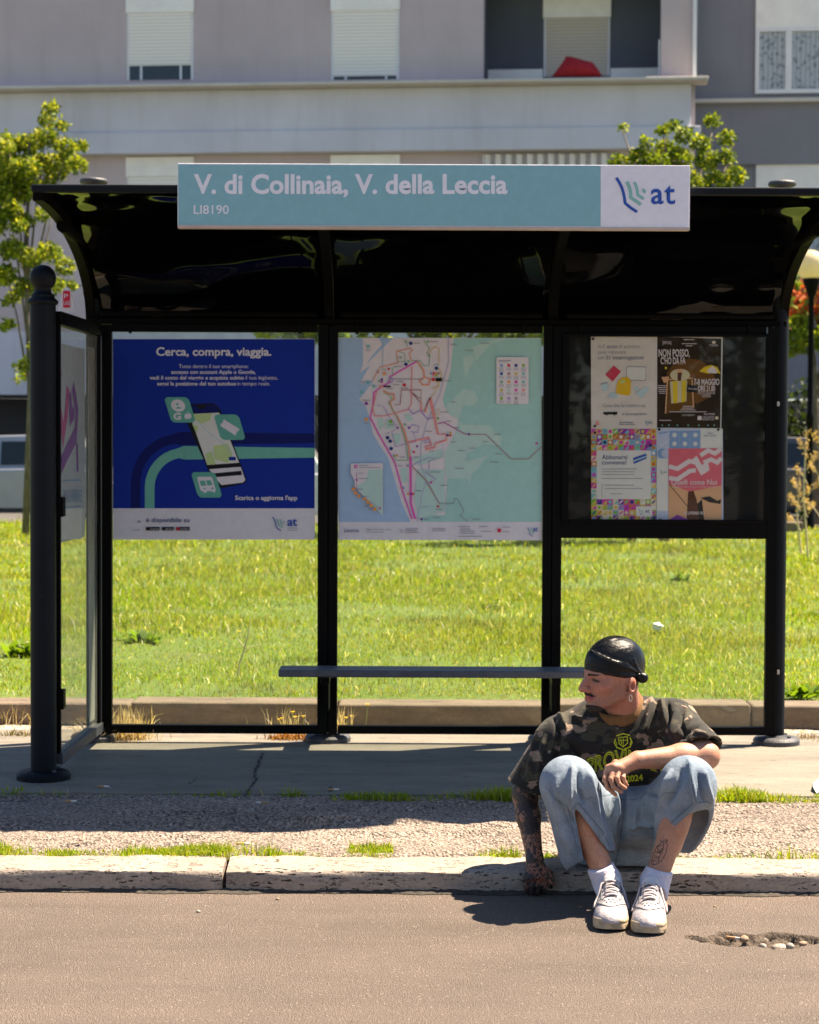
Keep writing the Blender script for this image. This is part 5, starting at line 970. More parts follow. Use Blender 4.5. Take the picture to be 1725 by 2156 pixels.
P2.poly([Bm(*p) for p in rnd_box(180, 428, 1130, 1530, 10)][:10]+[Bm(420, 1528), Bm(210, 1310), Bm(210, 1260), Bm(180, 1210), Bm(180, 1135)], 'map_land'); P2.poly([Bm(*p) for p in [(315, 1185), (426, 1175), (426, 1520), (410, 1520), (225, 1310), (300, 1260)]], 'map_park'); P2.poly([Bm(*p) for p in rectpts(206, 232, 1144, 1170)], 'tile_magenta'); P2.text('20', BX(210), BX(228), 664.4+1165*0.2746, 4, 'poster_white'); rt([(226, 1200), (226, 1330)], 'line_magenta', 1.0); P2.disc(*Bm(226, 1260), 2.4, 'tile_magenta'); rt([(330, 1420), (395, 1478)], 'map_grey', 1); P2.poly([Bm(*p) for p in rectpts(398, 412, 1470, 1484)], 'tile_magenta')
for x, y in ((202, 1330), (218, 1360), (242, 1384), (288, 1407), (314, 1431), (338, 1457), (366, 1485)): P2.disc(*Bm(x, y), 3.9, 'orange_print')
P2.many([[Bm(*p) for p in rectpts(246, 316, 1147, 1152)], [Bm(*p) for p in rectpts(246, 404, 1163, 1167)], [Bm(*p) for p in rectpts(242, 280, 1206, 1211)], [Bm(*p) for p in rectpts(242, 318, 1248, 1253)], [Bm(*p) for p in rectpts(224, 276, 1328, 1333)], [Bm(*p) for p in rectpts(254, 316, 1384, 1388)], [Bm(*p) for p in rectpts(282, 314, 1458, 1466)], [Bm(*p) for p in rectpts(314, 344, 1483, 1490)]], 'map_grey', 'small_captions')
P2.text('Livorno', BX(131), BX(245), 664.4+1662*0.2746, 7.6, 'print_navy', 0.006); P2.text('Mappa della linea urbana', BX(298), BX(496), 664.4+1646*0.2746, 3.6, 'map_grey'); P2.text('Map of urban lines', BX(298), BX(440), 664.4+1666*0.2746, 3.6, 'map_grey')
tl = [[Bm(*p) for p in rectpts(a, b_, y, y+5)] for a, b_, y in ((600, 700, 1633), (600, 690, 1645), (600, 705, 1661), (806, 908, 1633), (806, 908, 1647), (1004, 1098, 1615), (1018, 1100, 1635), (1018, 1134, 1650), (1018, 1134, 1666), (1004, 1192, 1690), (1166, 1232, 1615), (1180, 1262, 1652), (1345, 1405, 1619), (1345, 1395, 1655), (553, 580, 1640), (560, 585, 1656))]; P2.many(tl, 'map_grey', 'small_captions'); P2.poly([Bm(*p) for p in rectpts(1307, 1334, 1633, 1662)], 'red_print')
pl = P2.pl(); logo(pl, 0.26, BX(1534), 664.4+1624*0.2746, P2.o); text('at', BX(1580), BX(1616), 664.4+1655*0.2746, 10, P2.pl(), 'logo_blue', P2.o, 0.02)
# --- four sheets pinned in the notice case
Cm = lambda x, y: (1168.9+x*0.3224, 664.4+y*0.3224); CXx = lambda x: 1168.9+x*0.3224; CYy = lambda y: 664.4+y*0.3224; NG = 'sheets in the notice case'; YN2 = YR-0.012
S1 = Sheet('poster', 'cream student poster with red folder and yellow bag, upper left in the notice case', 0, 0, 0, 0, YN2, 'paper_pink', NG, [Cm(*p) for p in ((235, 138), (664, 136), (664, 738), (237, 738))])
for t_, a, b, y, bo in (('In', 283, 308, 213, 0), ('1 anno', 317, 408, 213, 0.03), ('di autobus,', 417, 563, 213, 0), ('puoi ripassare', 283, 466, 250, 0), ('per', 283, 323, 286, 0), ('31 interrogazioni', 332, 580, 286, 0.03), ('Cose che fai mentre vai.', 313, 597, 598, 0)): S1.text(t_, CXx(a), CXx(b), CYy(y), 8.0, 'map_grey', bo)
S1.text('lo Spostastudenti', CXx(438), CXx(598), CYy(650), 6.0, 'map_grey', 0.01, shear=0.2); S1.poly([Cm(*p) for p in ((328, 385), (384, 327), (432, 364), (377, 432))], 'folder_red'); S1.poly([Cm(*p) for p in ((468, 332), (596, 334), (594, 426), (466, 422))], 'map_grey'); S1.poly([Cm(*p) for p in ((471, 336), (593, 338), (591, 421), (469, 418))], 'paper_white')
S1.poly([Cm(*p) for p in ((297, 445), (342, 432), (352, 482), (312, 500))], 'pale_blue'); S1.poly([Cm(*p) for p in ((298, 444), (340, 432), (342, 440), (300, 453))], 'map_grey'); S1.poly([Cm(*p) for p in ((412, 425), (436, 405), (478, 400), (497, 425), (494, 515), (470, 523), (398, 510), (402, 460))], 'bag_yellow'); S1.poly([Cm(*p) for p in ((428, 425), (455, 420), (455, 438), (430, 444))], 'screen_green'); S1.poly([Cm(*p) for p in ((345, 515), (370, 500), (410, 510), (405, 540), (350, 536))], 'pale_blue')
S1.many([[Cm(*p) for p in ((518, 470), (545, 464), (548, 486), (520, 490))], [Cm(*p) for p in ((525, 505), (590, 468), (622, 476), (560, 540))]], 'pale_blue'); S1.poly([Cm(*p) for p in rectpts(317, 408, 629, 646)], 'print_black'); S1.disc(*Cm(338, 648), 1.6, 'print_black'); S1.disc(*Cm(388, 648), 1.6, 'print_black'); S1.poly([Cm(*p) for p in rectpts(420, 512, 695, 701)], 'map_grey'); S1.poly([Cm(*p) for p in rectpts(420, 524, 709, 714)], 'map_grey'); pl = S1.pl(); logo(pl, 0.15, CXx(586), CYy(684), S1.o); S1.text('at', CXx(612), CXx(640), CYy(706), 6, 'map_grey', 0.02); S1.poly([Cm(*p) for p in rectpts(268, 286, 690, 716)], 'line_salmon')
S2 = Sheet('poster', 'dark amber theatre poster with a deckchair and sun hat, upper right in the notice case', 0, 0, 0, 0, YN2, 'paper_white', NG, [Cm(*p) for p in ((664, 134), (1096, 136), (1086, 738), (664, 735))])
S2.poly([Cm(*p) for p in ((668, 138), (1088, 150), (1080, 735), (666, 732))], 'poster_brown'); S2.poly([Cm(720+0.0+330*(0.5+0.5*math.cos(a)), 430+150*math.sin(a)) for a in np.linspace(0, 6.28, 16, endpoint=False)], 'poster_amber')
S2.poly([Cm(*p) for p in ((735, 430), (905, 420), (912, 605), (720, 640), (735, 560))], 'poster_amber'); S2.line([Cm(735, 420), Cm(722, 640)], 2.4, 'sand'); S2.line([Cm(895, 420), Cm(905, 600)], 2.4, 'sand'); S2.line([Cm(728, 418), Cm(900, 408)], 2.6, 'sand'); S2.poly([Cm(*p) for p in ((750, 430), (865, 424), (858, 560), (760, 575))], 'hat_cream'); S2.many([[Cm(*p) for p in ((768, 428), (800, 426), (800, 572), (772, 570))], [Cm(*p) for p in ((828, 425), (858, 424), (852, 562), (828, 568))]], 'yellow_print'); S2.disc(*Cm(817, 388), 65*0.3224, 'hat_cream', 40*0.3224); S2.disc(*Cm(815, 368), 19*0.3224, 'sand', 20*0.3224); S2.poly([Cm(*p) for p in ((802, 372), (830, 372), (822, 428), (800, 424))], 'skin_dark'); S2.poly([Cm(*p) for p in ((695, 402), (745, 398), (740, 430), (712, 440))], 'sand')
S2.poly([Cm(*p) for p in ((942, 365), (975, 335), (1020, 322), (1060, 335), (1082, 380), (1050, 372), (1000, 378))], 'yellow_print'); S2.poly([Cm(*p) for p in ((995, 355), (1030, 330), (1062, 360), (1055, 378), (1000, 374))], 'flag_white'); S2.line([Cm(725, 175), Cm(725, 330)], 0.8, 'poster_amber'); S2.disc(*Cm(725, 342), 2.6, 'yellow_print')
for t_, a, b, y, c in (('NON POSSO,', 677, 880, 267, 14.5), ("C'HO DA FA", 690, 853, 316, 13.5), ('7-8 MAGGIO', 908, 1074, 452, 12.0), ('ORE 21.00', 934, 1046, 492, 10.5), ('TEATRO GOLDONI', 934, 1044, 514, 6), ('LIVORNO', 960, 1018, 534, 6), ('CASTAGNETO', 964, 1040, 670, 4.0), ('BANCA 1910', 964, 1040, 684, 4.0), ('MAIN SPONSOR', 972, 1046, 650, 4.2), ('CON IL PATROCINIO DI', 830, 912, 655, 3.2), ('[EMCA]', 704, 760, 186, 6), ('GOLDONI', 1010, 1062, 200, 4)): S2.text(t_, CXx(a), CXx(b), CYy(y), c, 'flag_white', 0.02 if c > 8 else 0.0)
S2.poly([Cm(*p) for p in ((864, 452), (934, 460), (930, 504), (860, 496))], 'print_black'); S2.text('NON FACCIAMO', CXx(870), CXx(928), CYy(484), 3.6, 'flag_white', 0, 0.1); S2.poly([Cm(*p) for p in rectpts(932, 958, 656, 682)], 'flag_white'); S2.disc(*Cm(1038, 175), 4.2, 'tile_cream', 3); S2.disc(*Cm(1057, 668), 3.6, 'tile_cream')
S2.many([[Cm(*p) for p in rectpts(a, b_, y, y+4)] for a, b_, y in ((842, 912, 155), (828, 926, 181), (854, 898, 195), (672, 728, 456), (668, 726, 468), (676, 726, 480), (676, 726, 492), (680, 722, 505), (836, 900, 590), (830, 906, 602), (818, 918, 614), (748, 990, 626), (682, 758, 682))], 'flag_white', 'small_captions'); S2.many([[Cm(x+5*math.cos(a), 716+5*math.sin(a)) for a in np.linspace(0, 6.28, 8, endpoint=False)] for x in (700, 745, 800, 870, 940, 1000, 1040)], 'tile_teal')
S3 = Sheet('poster', 'white subscription poster with a border of bright patterned tiles, lower left in the notice case', 0, 0, 0, 0, YN2-0.001, 'paper_white', NG, [Cm(*p) for p in ((236, 738), (664, 738), (656, 1342), (240, 1342))])
tc_ = ['tile_magenta', 'tile_cream', 'tile_gold', 'tile_magenta', 'tile_teal', 'tile_gold', 'tile_green', 'tile_rust', 'tile_purple', 'tile_cream', 'tile_blue']; q = random.Random(2); groups = {}; inner = {}
for r_ in range(17):
    for c_ in range(12):
        if 4 <= r_ < 13 and 1 <= c_ < 11: continue
        x = 237+c_*35.4; y = 739+r_*35.4; k = q.choice(tc_); groups.setdefault(k, []).append(rectpts(x, x+35.4, y, y+35.4)); k2 = q.choice([t for t in tc_+['paper_white', 'print_navy'] if t != k]); sh = q.randrange(4); cx_, cy_ = x+17.7, y+17.7
        if sh == 0: s_ = [(x+3, y+32), (x+32, y+3), (x+32, y+32)]
        elif sh == 1: s_ = [(cx_+12*math.cos(a), cy_+12*math.sin(a)) for a in np.linspace(0, 6.28, 10, endpoint=False)]
        elif sh == 2: s_ = [(cx_, y+3), (x+32, cy_), (cx_, y+32), (x+3, cy_)]
        else: s_ = [(x+4, y+24), (x+26, y+4), (x+32, y+10), (x+10, y+31)]
        inner.setdefault(k2, []).append(s_)
pl = S3.pl()
for k, lst in groups.items():
    m = MB(); 
    for s_ in lst: m.poly([pl(*Cm(*p)) for p in s_])
    m.build('tile_print', k, S3.o)
pl = S3.pl()
for k, lst in inner.items():
    m = MB()
    for s_ in lst: m.poly([pl(*Cm(*p)) for p in s_])
    m.build('tile_motif', k, S3.o)
S3.text('Abbonarsi', CXx(306), CXx(473), CYy(938), 9.2, 'print_navy', 0.004); S3.text('conviene!', CXx(306), CXx(467), CYy(973), 9.2, 'print_navy', 0.004); S3.poly([Cm(*p) for p in ((510, 930), (592, 902), (600, 912), (598, 934), (514, 970))], 'logo_blue'); S3.poly([Cm(*p) for p in ((514, 945), (598, 915), (598, 922), (514, 955))], 'pale_blue')
S3.many([[Cm(*p) for p in rectpts(a, b_, y, y+4)] for a, b_, y in ((306, 532, 1000), (306, 520, 1018), (306, 520, 1036), (306, 576, 1062), (326, 516, 1106), (326, 570, 1128), (366, 442, 1162), (305, 307, 1098), )]+[[Cm(*p) for p in rectpts(305, 308, 1098, 1188)]], 'map_grey', 'small_captions'); S3.poly([Cm(*p) for p in rectpts(530, 636, 1246, 1312)], 'paper_white'); pl = S3.pl(); logo(pl, 0.19, CXx(546), CYy(1262), S3.o); S3.text('at', CXx(590), CXx(617), CYy(1286), 6.6, 'print_navy', 0.02)
S4 = Sheet('poster', 'pale blue and pink football flag poster, lower right in the notice case', 0, 0, 0, 0, YN2-0.001, 'pale_lilac', NG, [Cm(*p) for p in ((664, 736), (1096, 738), (1100, 1336), (664, 1336))])
S4.poly([Cm(*p) for p in rectpts(950, 1094, 738, 864)], 'paper_white'); S4.poly([Cm(*p) for p in rectpts(664, 738, 935, 1275)], 'paper_white'); tb = []; ti = []
for r_ in range(2):
    for c_ in range(3):
        x = 748+c_*68; y = 752+r_*57
        tb.append([Cm(*p) for p in rectpts(x, x+66, y, y+56)]); cx_, cy_ = x+33, y+28; ti.append([Cm(cx_+22*math.cos(a)*(1 if k % 2 else 0.45), cy_+22*math.sin(a)*(1 if k % 2 else 0.45)) for k, a in enumerate(np.linspace(0, 6.28, 16, endpoint=False))])
S4.many(tb, 'tile_blue'); S4.many(ti, 'paper_white'); S4.line([Cm(680, 770), Cm(735, 760)], 3, 'tile_blue'); S4.line([Cm(690, 850), Cm(735, 820)], 2, 'paper_white'); S4.disc(*Cm(700, 900), 10, 'tile_blue'); S4.disc(*Cm(720, 900), 8, 'pale_lilac')
S4.poly([Cm(*p) for p in ((742, 900), (850, 868), (1090, 866), (1088, 1335), (742, 1335))], 'flag_pink'); S4.poly([Cm(*p) for p in ((742, 868), (950, 868), (850, 900), (742, 925))], 'flag_pink')
S4.poly([Cm(*p) for p in ((742, 1100), (880, 1150), (1088, 1110), (1088, 1335), (742, 1335))], 'sand')
for q in ([(745, 985), (800, 1000), (880, 950), (912, 960)], [(745, 1060), (800, 1070), (880, 1015), (920, 1010)], [(950, 915), (1000, 880), (1045, 900), (1088, 868)], [(970, 960), (1020, 940), (1060, 960), (1088, 930)]): S4.line([Cm(*p) for p in q], 9, 'flag_white')
S4.poly([Cm(*p) for p in ((895, 940), (925, 915), (960, 975), (1000, 960), (1010, 1010), (955, 1045))], 'flag_white'); S4.line([Cm(745, 1100), Cm(890, 1275)], 1.5, 'print_black'); S4.poly([Cm(*p) for p in ((870, 1150), (905, 1145), (925, 1200), (945, 1335), (860, 1335))], 'skin_dark'); S4.many([[Cm(*p) for p in ((950, 1190), (1010, 1180), (1060, 1210), (1086, 1200), (1080, 1230), (1010, 1220))], [Cm(*p) for p in ((930, 1230), (960, 1200), (975, 1335), (940, 1335))]], 'print_black'); S4.poly([Cm(*p) for p in ((742, 1335), (800, 1300), (880, 1335))], 'tile_purple')
S4.text('Quelli come Noi', CXx(760), CXx(1058), CYy(1104), 10.5, 'flag_white', 0.012); S4.text('US LIVORNO 1915', CXx(842), CXx(978), CYy(1300), 6.2, 'flag_white', 0.02); S4.text('TI ASPETTIAMO ALLO STADIO PICCHI', CXx(765), CXx(1056), CYy(1124), 3, 'flag_white'); S4.text('at', CXx(712), CXx(732), CYy(1028), 5.4, 'map_grey', 0.01); pl = S4.pl(); logo(pl, 0.13, CXx(684), CYy(1008), S4.o); S4.text('Scopri', CXx(998), CXx(1034), CYy(772), 3.6, 'print_navy'); S4.text('puoi riaverli!', CXx(974), CXx(1056), CYy(788), 3.6, 'print_navy')
# dark pins
for x, y in ((248, 152), (260, 722), (260, 764), (625, 848), (680, 744), (1066, 745), (286, 1322), (645, 1322), (688, 1334)):
    m = MB(); c = at(*Cm(x, y), YN2); m.cyl(c+Vector((0, -0.007, 0)), c+Vector((0, -0.0035, 0)), 0.006, n=10); m.build('drawing_pin', 'print_black', {True: S1, False: S2}[x < 660 and y < 740].o if y < 740 else (S3 if x < 660 else S4).o)
# --- sheets on the side pane
def side_px(dx):
    def f(x, y):
        d = ray(x, y); t_ = (XS+0.010+dx)/d.x; P = d*t_; return Vector((P.x, P.y, CAMZ+P.z))
    return f
Y0s, Y1s = 8.29, 8.92; m = MB(); m.prism([side_pt(Y0s, 1.845, -0.006), side_pt(Y1s, 1.845, -0.006), side_pt(Y1s, 1.03, -0.006), side_pt(Y0s, 1.03, -0.006)], (-0.0015, 0, 0)); sp = tag(m.build('poster', 'pale_sheet'), 'pale poster with pink scrawl on the left side pane', 'poster')
sgf = side_px(0.001-0.012); sg2 = lambda Y, z: side_pt(Y, z, -0.0035)
def sp_px(x, y):
    d = ray(x, y); a = XS-0.0045; t_ = a/d.x
    for _ in range(3): Yv = d.y*t_; t_ = (side_pt(Yv, 0).x-0.0045)/d.x
    P = d*t_; return Vector((P.x, P.y, CAMZ+P.z))
DL = lambda cx, cy: (cx*0.2497, 646+cy*0.2497)
def stroke(pts, w_, mat): m = MB(); m.ribbon([sp_px(*DL(*p)) for p in pts], w_*1.5 if w_ > 0.01 else w_, (1, 0, 0)); return m.build('scrawl', mat, sp)
stroke([(478, 400), (488, 480)], 0.05, 'graffiti'); stroke([(510, 500), (490, 620), (472, 700)], 0.05, 'graffiti'); stroke([(474, 720), (500, 860), (535, 1080), (560, 900), (575, 680)], 0.045, 'graffiti'); stroke([(590, 720), (600, 940), (625, 880)], 0.04, 'graffiti_violet'); stroke([(615, 660), (650, 880), (640, 1080), (560, 1240), (508, 1360)], 0.045, 'graffiti_violet'); stroke([(650, 1150), (655, 1390)], 0.03, 'graffiti_violet')
m = MB(); m.poly([sp_px(*DL(*p)) for p in ((480, 1700), (690, 1700), (690, 1960), (480, 1960))]); m.build('mirrored_band', 'poster_white', sp); stroke([(528, 1465), (680, 1460)], 0.006, 'tile_blue'); stroke([(545, 1695), (690, 1680)], 0.006, 'tile_blue')  # white band paints the blue poster's mirrored footer onto this sheet
text('MENU EXPERIENCE', 535*0.2497, 690*0.2497, 646+1645*0.2497, 25, sp_px, 'tile_blue', sp, 0.01)
m = MB(); m.prism([side_pt(9.0, 1.86, -0.006), side_pt(9.155, 1.86, -0.006), side_pt(9.155, 0.20, -0.006), side_pt(9.02, 0.20, -0.006)], (-0.0015, 0, 0)); tag(m.build('poster', plain('grey_sheet', (0.40, 0.38, 0.33), 0.6)), 'narrow pale grey sheet on the left side pane beside the rear post', 'poster')
# ------------------------------------------------------------------ sculpting with distance fields
def smin(a, b, k):
    if k <= 0: return np.minimum(a, b)
    h = np.clip(0.5+0.5*(b-a)/k, 0, 1); return b*(1-h)+a*h-k*h*(1-h)
V3 = lambda p: np.array(tuple(p), np.float32)
def cap(a, b, ra, rb=None):
    a, b = V3(a), V3(b); rb = ra if rb is None else rb; ba = b-a; bb = float(ba@ba)+1e-12
    def f(P):
        pa = P-a; t = np.clip((pa@ba)/bb, 0, 1); return np.linalg.norm(pa-t[:, None]*ba, axis=1)-(ra+(rb-ra)*t)
    m = max(ra, rb); f.lo = np.minimum(a, b)-m; f.hi = np.maximum(a, b)+m; return f
def ell(c, r, R=None):
    c = V3(c); r = np.array(r, np.float32); R = np.eye(3, dtype=np.float32) if R is None else np.array(R, np.float32)   # columns = axes
    def f(P):
        q = (P-c)@R; k0 = np.linalg.norm(q/r, axis=1); k1 = np.linalg.norm(q/(r*r), axis=1)+1e-9; return k0*(k0-1)/k1
    e = np.abs(R)@r; f.lo = c-e; f.hi = c+e; return f
def half(p, n):
    p = V3(p); n = V3(Vector(n).normalized()); return lambda P: (P-p)@n
def cut(f, *planes):
    """keep the part of f behind every plane"""
    def g(P):
        d = f(P)
        for q in planes: d = np.maximum(d, q(P))
        return d
    g.lo, g.hi = f.lo, f.hi; return g
def minus(f, *inner):
    def g(P):
        d = f(P)
        for q in inner: d = np.maximum(d, -q(P))
        return d
    g.lo, g.hi = f.lo, f.hi; return g
class Field:
    def __init__(s): s.ops = []
    def u(s, f, k=0.0): s.ops.append((f, k, 'u')); return s
    def s(s, f, k=0.0): s.ops.append((f, k, 's')); return s
    def i(s, f, k=0.0): s.ops.append((f, k, 'i')); return s
    def __call__(s, P):
        P = np.asarray(P, np.float32); d = np.full(len(P), 0.2, np.float32)
        for f, k, m in s.ops: d = smin(d, f(P), k) if m == 'u' else -smin(-d, f(P) if m == 's' else -f(P), k)
        return d
    def mesh(s, h, lo=None, hi=None):
        lo = np.min([o[0].lo for o in s.ops if o[2] == 'u'], 0)-3*h if lo is None else np.array(lo); hi = np.max([o[0].hi for o in s.ops if o[2] == 'u'], 0)+3*h if hi is None else np.array(hi)
        n = np.ceil((hi-lo)/h).astype(int)+1; G = np.full(n, 0.2, np.float32)
        ax = [(lo[k]+h*np.arange(n[k])).astype(np.float32) for k in range(3)]
        for f, k, m in s.ops:
            if hasattr(f, 'lo') and m != 'i':
                a = np.clip(np.floor((f.lo-lo-k-0.012)/h).astype(int), 0, n); b = np.clip(np.ceil((f.hi-lo+k+0.012)/h).astype(int)+1, 0, n)
            else: a = np.zeros(3, int); b = n
            if (b <= a).any(): continue
            sl = tuple(slice(a[q], b[q]) for q in range(3)); X, Y, Z = np.meshgrid(*[ax[q][sl[q]] for q in range(3)], indexing='ij')
            d = f(np.stack([X, Y, Z], -1).reshape(-1, 3)).reshape(X.shape).astype(np.float32); g = G[sl]
            G[sl] = smin(g, d, k) if m == 'u' else -smin(-g, d if m == 's' else -d, k)
        return surface_nets(G, lo, h)
def surface_nets(G, lo, h):
    S = G < 0; n = np.array(G.shape); c = np.zeros(n-1, np.int8); cor = [(i, j, k) for i in (0, 1) for j in (0, 1) for k in (0, 1)]
    for i, j, k in cor: c += S[i:n[0]-1+i, j:n[1]-1+j, k:n[2]-1+k]
    act = (c > 0) & (c < 8); ii = np.argwhere(act); idx = np.full(n-1, -1, np.int64); idx[act] = np.arange(len(ii))
    acc = np.zeros((len(ii), 3)); cnt = np.zeros(len(ii)); val = {q: G[ii[:, 0]+q[0], ii[:, 1]+q[1], ii[:, 2]+q[2]] for q in cor}
    for a in cor:
        for ax in range(3):
            if a[ax]: continue
            b = list(a); b[ax] = 1; fa, fb = val[a], val[tuple(b)]; x = (fa < 0) != (fb < 0); t = np.where(x, fa/(np.where(x, fa-fb, 1)), 0); p = np.tile(np.array(a, float), (len(ii), 1)); p[:, ax] += t
            acc[x] += p[x]; cnt[x] += 1
    V = np.asarray(lo)+h*(ii+acc/cnt[:, None]); Fs = []
    for ax in range(3):
        u, v = (ax+1) % 3, (ax+2) % 3; s0 = [slice(None)]*3; s1 = [slice(None)]*3; s0[ax] = slice(0, -1); s1[ax] = slice(1, None)
        e = np.argwhere(S[tuple(s0)] != S[tuple(s1)]); e = e[(e[:, u] > 0) & (e[:, v] > 0) & (e[:, u] < n[u]-1) & (e[:, v] < n[v]-1)]; q = []
        for du, dv in ((-1, -1), (0, -1), (0, 0), (-1, 0)): w_ = e.copy(); w_[:, u] += du; w_[:, v] += dv; q.append(idx[w_[:, 0], w_[:, 1], w_[:, 2]])
        q = np.stack(q, 1); fl = S[e[:, 0], e[:, 1], e[:, 2]]; q[~fl] = q[~fl][:, ::-1]; Fs.append(q)
    return V, np.concatenate(Fs)
def normals(V, Fc):
    a = V[Fc[:, 2]]-V[Fc[:, 0]]; b = V[Fc[:, 3]]-V[Fc[:, 1]]; n = np.cross(a, b); N_ = np.zeros_like(V)
    for k in range(4): np.add.at(N_, Fc[:, k], n)
    return N_/(np.linalg.norm(N_, axis=1)[:, None]+1e-12)
def relax(V, Fc, it=1, k=0.5):
    for _ in range(it):
        A = np.zeros_like(V); c = np.zeros(len(V))
        for a, b in ((0, 1), (1, 2), (2, 3), (3, 0)):
            np.add.at(A, Fc[:, a], V[Fc[:, b]]); np.add.at(A, Fc[:, b], V[Fc[:, a]]); np.add.at(c, Fc[:, a], 1); np.add.at(c, Fc[:, b], 1)
        V = V*(1-k)+k*A/c[:, None]
    return V
def seg_dist(p, pts):
    d = np.full(len(p), 1e9); tt = np.zeros(len(p)); n = len(pts)-1
    for i in range(n):
        a = np.array(pts[i]); b = np.array(pts[i+1]); ba = b-a; t = np.clip(((p-a)@ba)/(ba@ba+1e-9), 0, 1); dd = np.linalg.norm(p-a-t[:, None]*ba, axis=1); k = dd < d; d[k] = dd[k]; tt[k] = (i+t[k])/n
    return d, tt
def folds(V, Fc, lst):
    """raise or press folds along lines read off the photograph; only skin turned to the street"""
    Nn = normals(V, Fc); view = np.array([0, 0, CAMZ])-V; view /= np.linalg.norm(view, axis=1)[:, None]; face = np.clip((Nn*view).sum(1)*2.0, 0, 1); px = project(V); D = np.zeros(len(V))
    for pts, wpx, amp in lst:
        d, t = seg_dist(px, pts); D += 1.75*amp*np.exp(-(d/(wpx*0.78))**2)*np.clip(np.minimum(t, 1-t)*5+0.25, 0, 1)
    return V+Nn*(D*face)[:, None]
K7 = lambda cx, cy: (1045.8+cx*0.2853, 1310.4+cy*0.2853)
K8 = lambda cx, cy: (1045.8+cx*0.2853, 1568.7+cy*0.2853)

# ------------------------------------------------------------------ materials of the person
def skin(name, col, tattoo=False):
    m, nt, p, o = base_mat(name); v = coords(nt); n1 = noise(nt, v, 14, 5); n2 = noise(nt, v, 260, 3)
    a = ramp(nt, n1.outputs[0], [(0.3, tuple(c*0.82 for c in col)), (0.5, col), (0.72, (col[0]*1.06, col[1]*0.93, col[2]*0.9))]).outputs[0]
    at_ = N(nt, 'ShaderNodeAttribute', attribute_name='col'); a = mixc(nt, 1.0, a, at_.outputs['Color'], 'MULTIPLY'); nf = noise(nt, coords(nt, (1, 1, 0.35)), 330, 3, 0.7); a = mixc(nt, 1.0, a, ramp(nt, nf.outputs[0], [(0.33, (0.72, 0.68, 0.66)), (0.52, (1.03,)*3)]).outputs[0], 'MULTIPLY')
    if tattoo:
        w1 = noise(nt, coords(nt, (1, 1, 0.7)), 44, 2.5, 0.5); md = N(nt, 'ShaderNodeMath', operation='PINGPONG'); md.inputs[1].default_value = 0.09; L(nt, w1.outputs[0], md.inputs[0])
        ln = ramp(nt, md.outputs[0], [(0.022, (1, 1, 1)), (0.040, (0.12, 0.12, 0.12)), (0.062, (0, 0, 0))]).outputs[0]; w2 = noise(nt, v, 15, 3); bl = ramp(nt, w2.outputs[0], [(0.50, (0, 0, 0)), (0.56, (0.9,)*3)]).outputs[0]
        mk = mixc(nt, 1.0, ln, bl, 'LIGHTEN'); a = mixc(nt, mk, a, (0.010, 0.012, 0.016))
    L(nt, a, p.inputs['Base Color']); p.inputs['Roughness'].default_value = 0.52; p.inputs['Subsurface Weight'].default_value = 0.12; p.inputs['Subsurface Radius'].default_value = (0.012, 0.005, 0.003); p.inputs['Subsurface Scale'].default_value = 0.6; bump(nt, p, n2.outputs[0], 0.28, 0.004)
skin('skin', (0.44, 0.225, 0.145)); skin('skin_face', (0.44, 0.195, 0.13)); skin('tattooed_skin', (0.30, 0.15, 0.10), True)
def camo():
    m, nt, p, o = base_mat('camo_cloth'); v = coords(nt, (1.0, 1.0, 1.5)); cols = [(0.013, 0.012, 0.009), (0.046, 0.040, 0.024), (0.23, 0.165, 0.12), (0.020, 0.014, 0.010)]
    c = cols[0]
    for k, (sc_, th, cc) in enumerate(((14, 0.53, cols[1]), (17, 0.57, cols[2]), (15, 0.585, cols[3]))):
        mp = nt.nodes.new('ShaderNodeMapping'); mp.inputs['Location'].default_value = (3.1*k, 1.7*k, 5.3*k); L(nt, v, mp.inputs[0]); n = noise(nt, mp.outputs[0], sc_, 2.0, 0.45); mk = ramp(nt, n.outputs[0], [(th, (0, 0, 0)), (th+0.012, (1, 1, 1))]).outputs[0]; c = mixc(nt, mk, c, cc)
    sl = noise(nt, coords(nt, (25, 25, 420)), 1.0, 3); c = mixc(nt, 1.0, c, ramp(nt, sl.outputs[0], [(0.35, (0.72,)*3), (0.65, (1.3,)*3)]).outputs[0], 'MULTIPLY')
    L(nt, c, p.inputs['Base Color']); p.inputs['Roughness'].default_value = 0.9; p.inputs['Sheen Weight'].default_value = 0.08; n = noise(nt, coords(nt), 7, 4, 0.55); n2 = noise(nt, coords(nt), 500, 2); bump(nt, p, mixc(nt, 0.15, n.outputs[0], n2.outputs[0]), 0.35, 0.03)
camo()
def denim(name, col, fade):
    m, nt, p, o = base_mat(name); v = coords(nt); n1 = noise(nt, v, 9, 5, 0.6); n2 = noise(nt, v, 420, 3, 0.7)
    a = ramp(nt, n1.outputs[0], [(0.32, col), (0.68, fade)]).outputs[0]; L(nt, mixc(nt, 1, a, ramp(nt, n2.outputs[0], [(0.3, (0.62,)*3), (0.7, (1.28,)*3)]).outputs[0], 'MULTIPLY'), p.inputs['Base Color']); p.inputs['Roughness'].default_value = 0.85
    n3 = noise(nt, v, 26, 4, 0.6); n4 = noise(nt, coords(nt, (1.6, 1.6, 0.6)), 13, 3, 0.5); bump(nt, p, mixc(nt, 0.45, mixc(nt, 0.25, n3.outputs[0], n2.outputs[0]), n4.outputs[0]), 0.55, 0.03)
denim('denim', (0.135, 0.185, 0.255), (0.285, 0.345, 0.415)); denim('denim_seam', (0.085, 0.13, 0.19), (0.14, 0.19, 0.26)); plain('denim_thread', (0.42, 0.46, 0.50), 0.8)
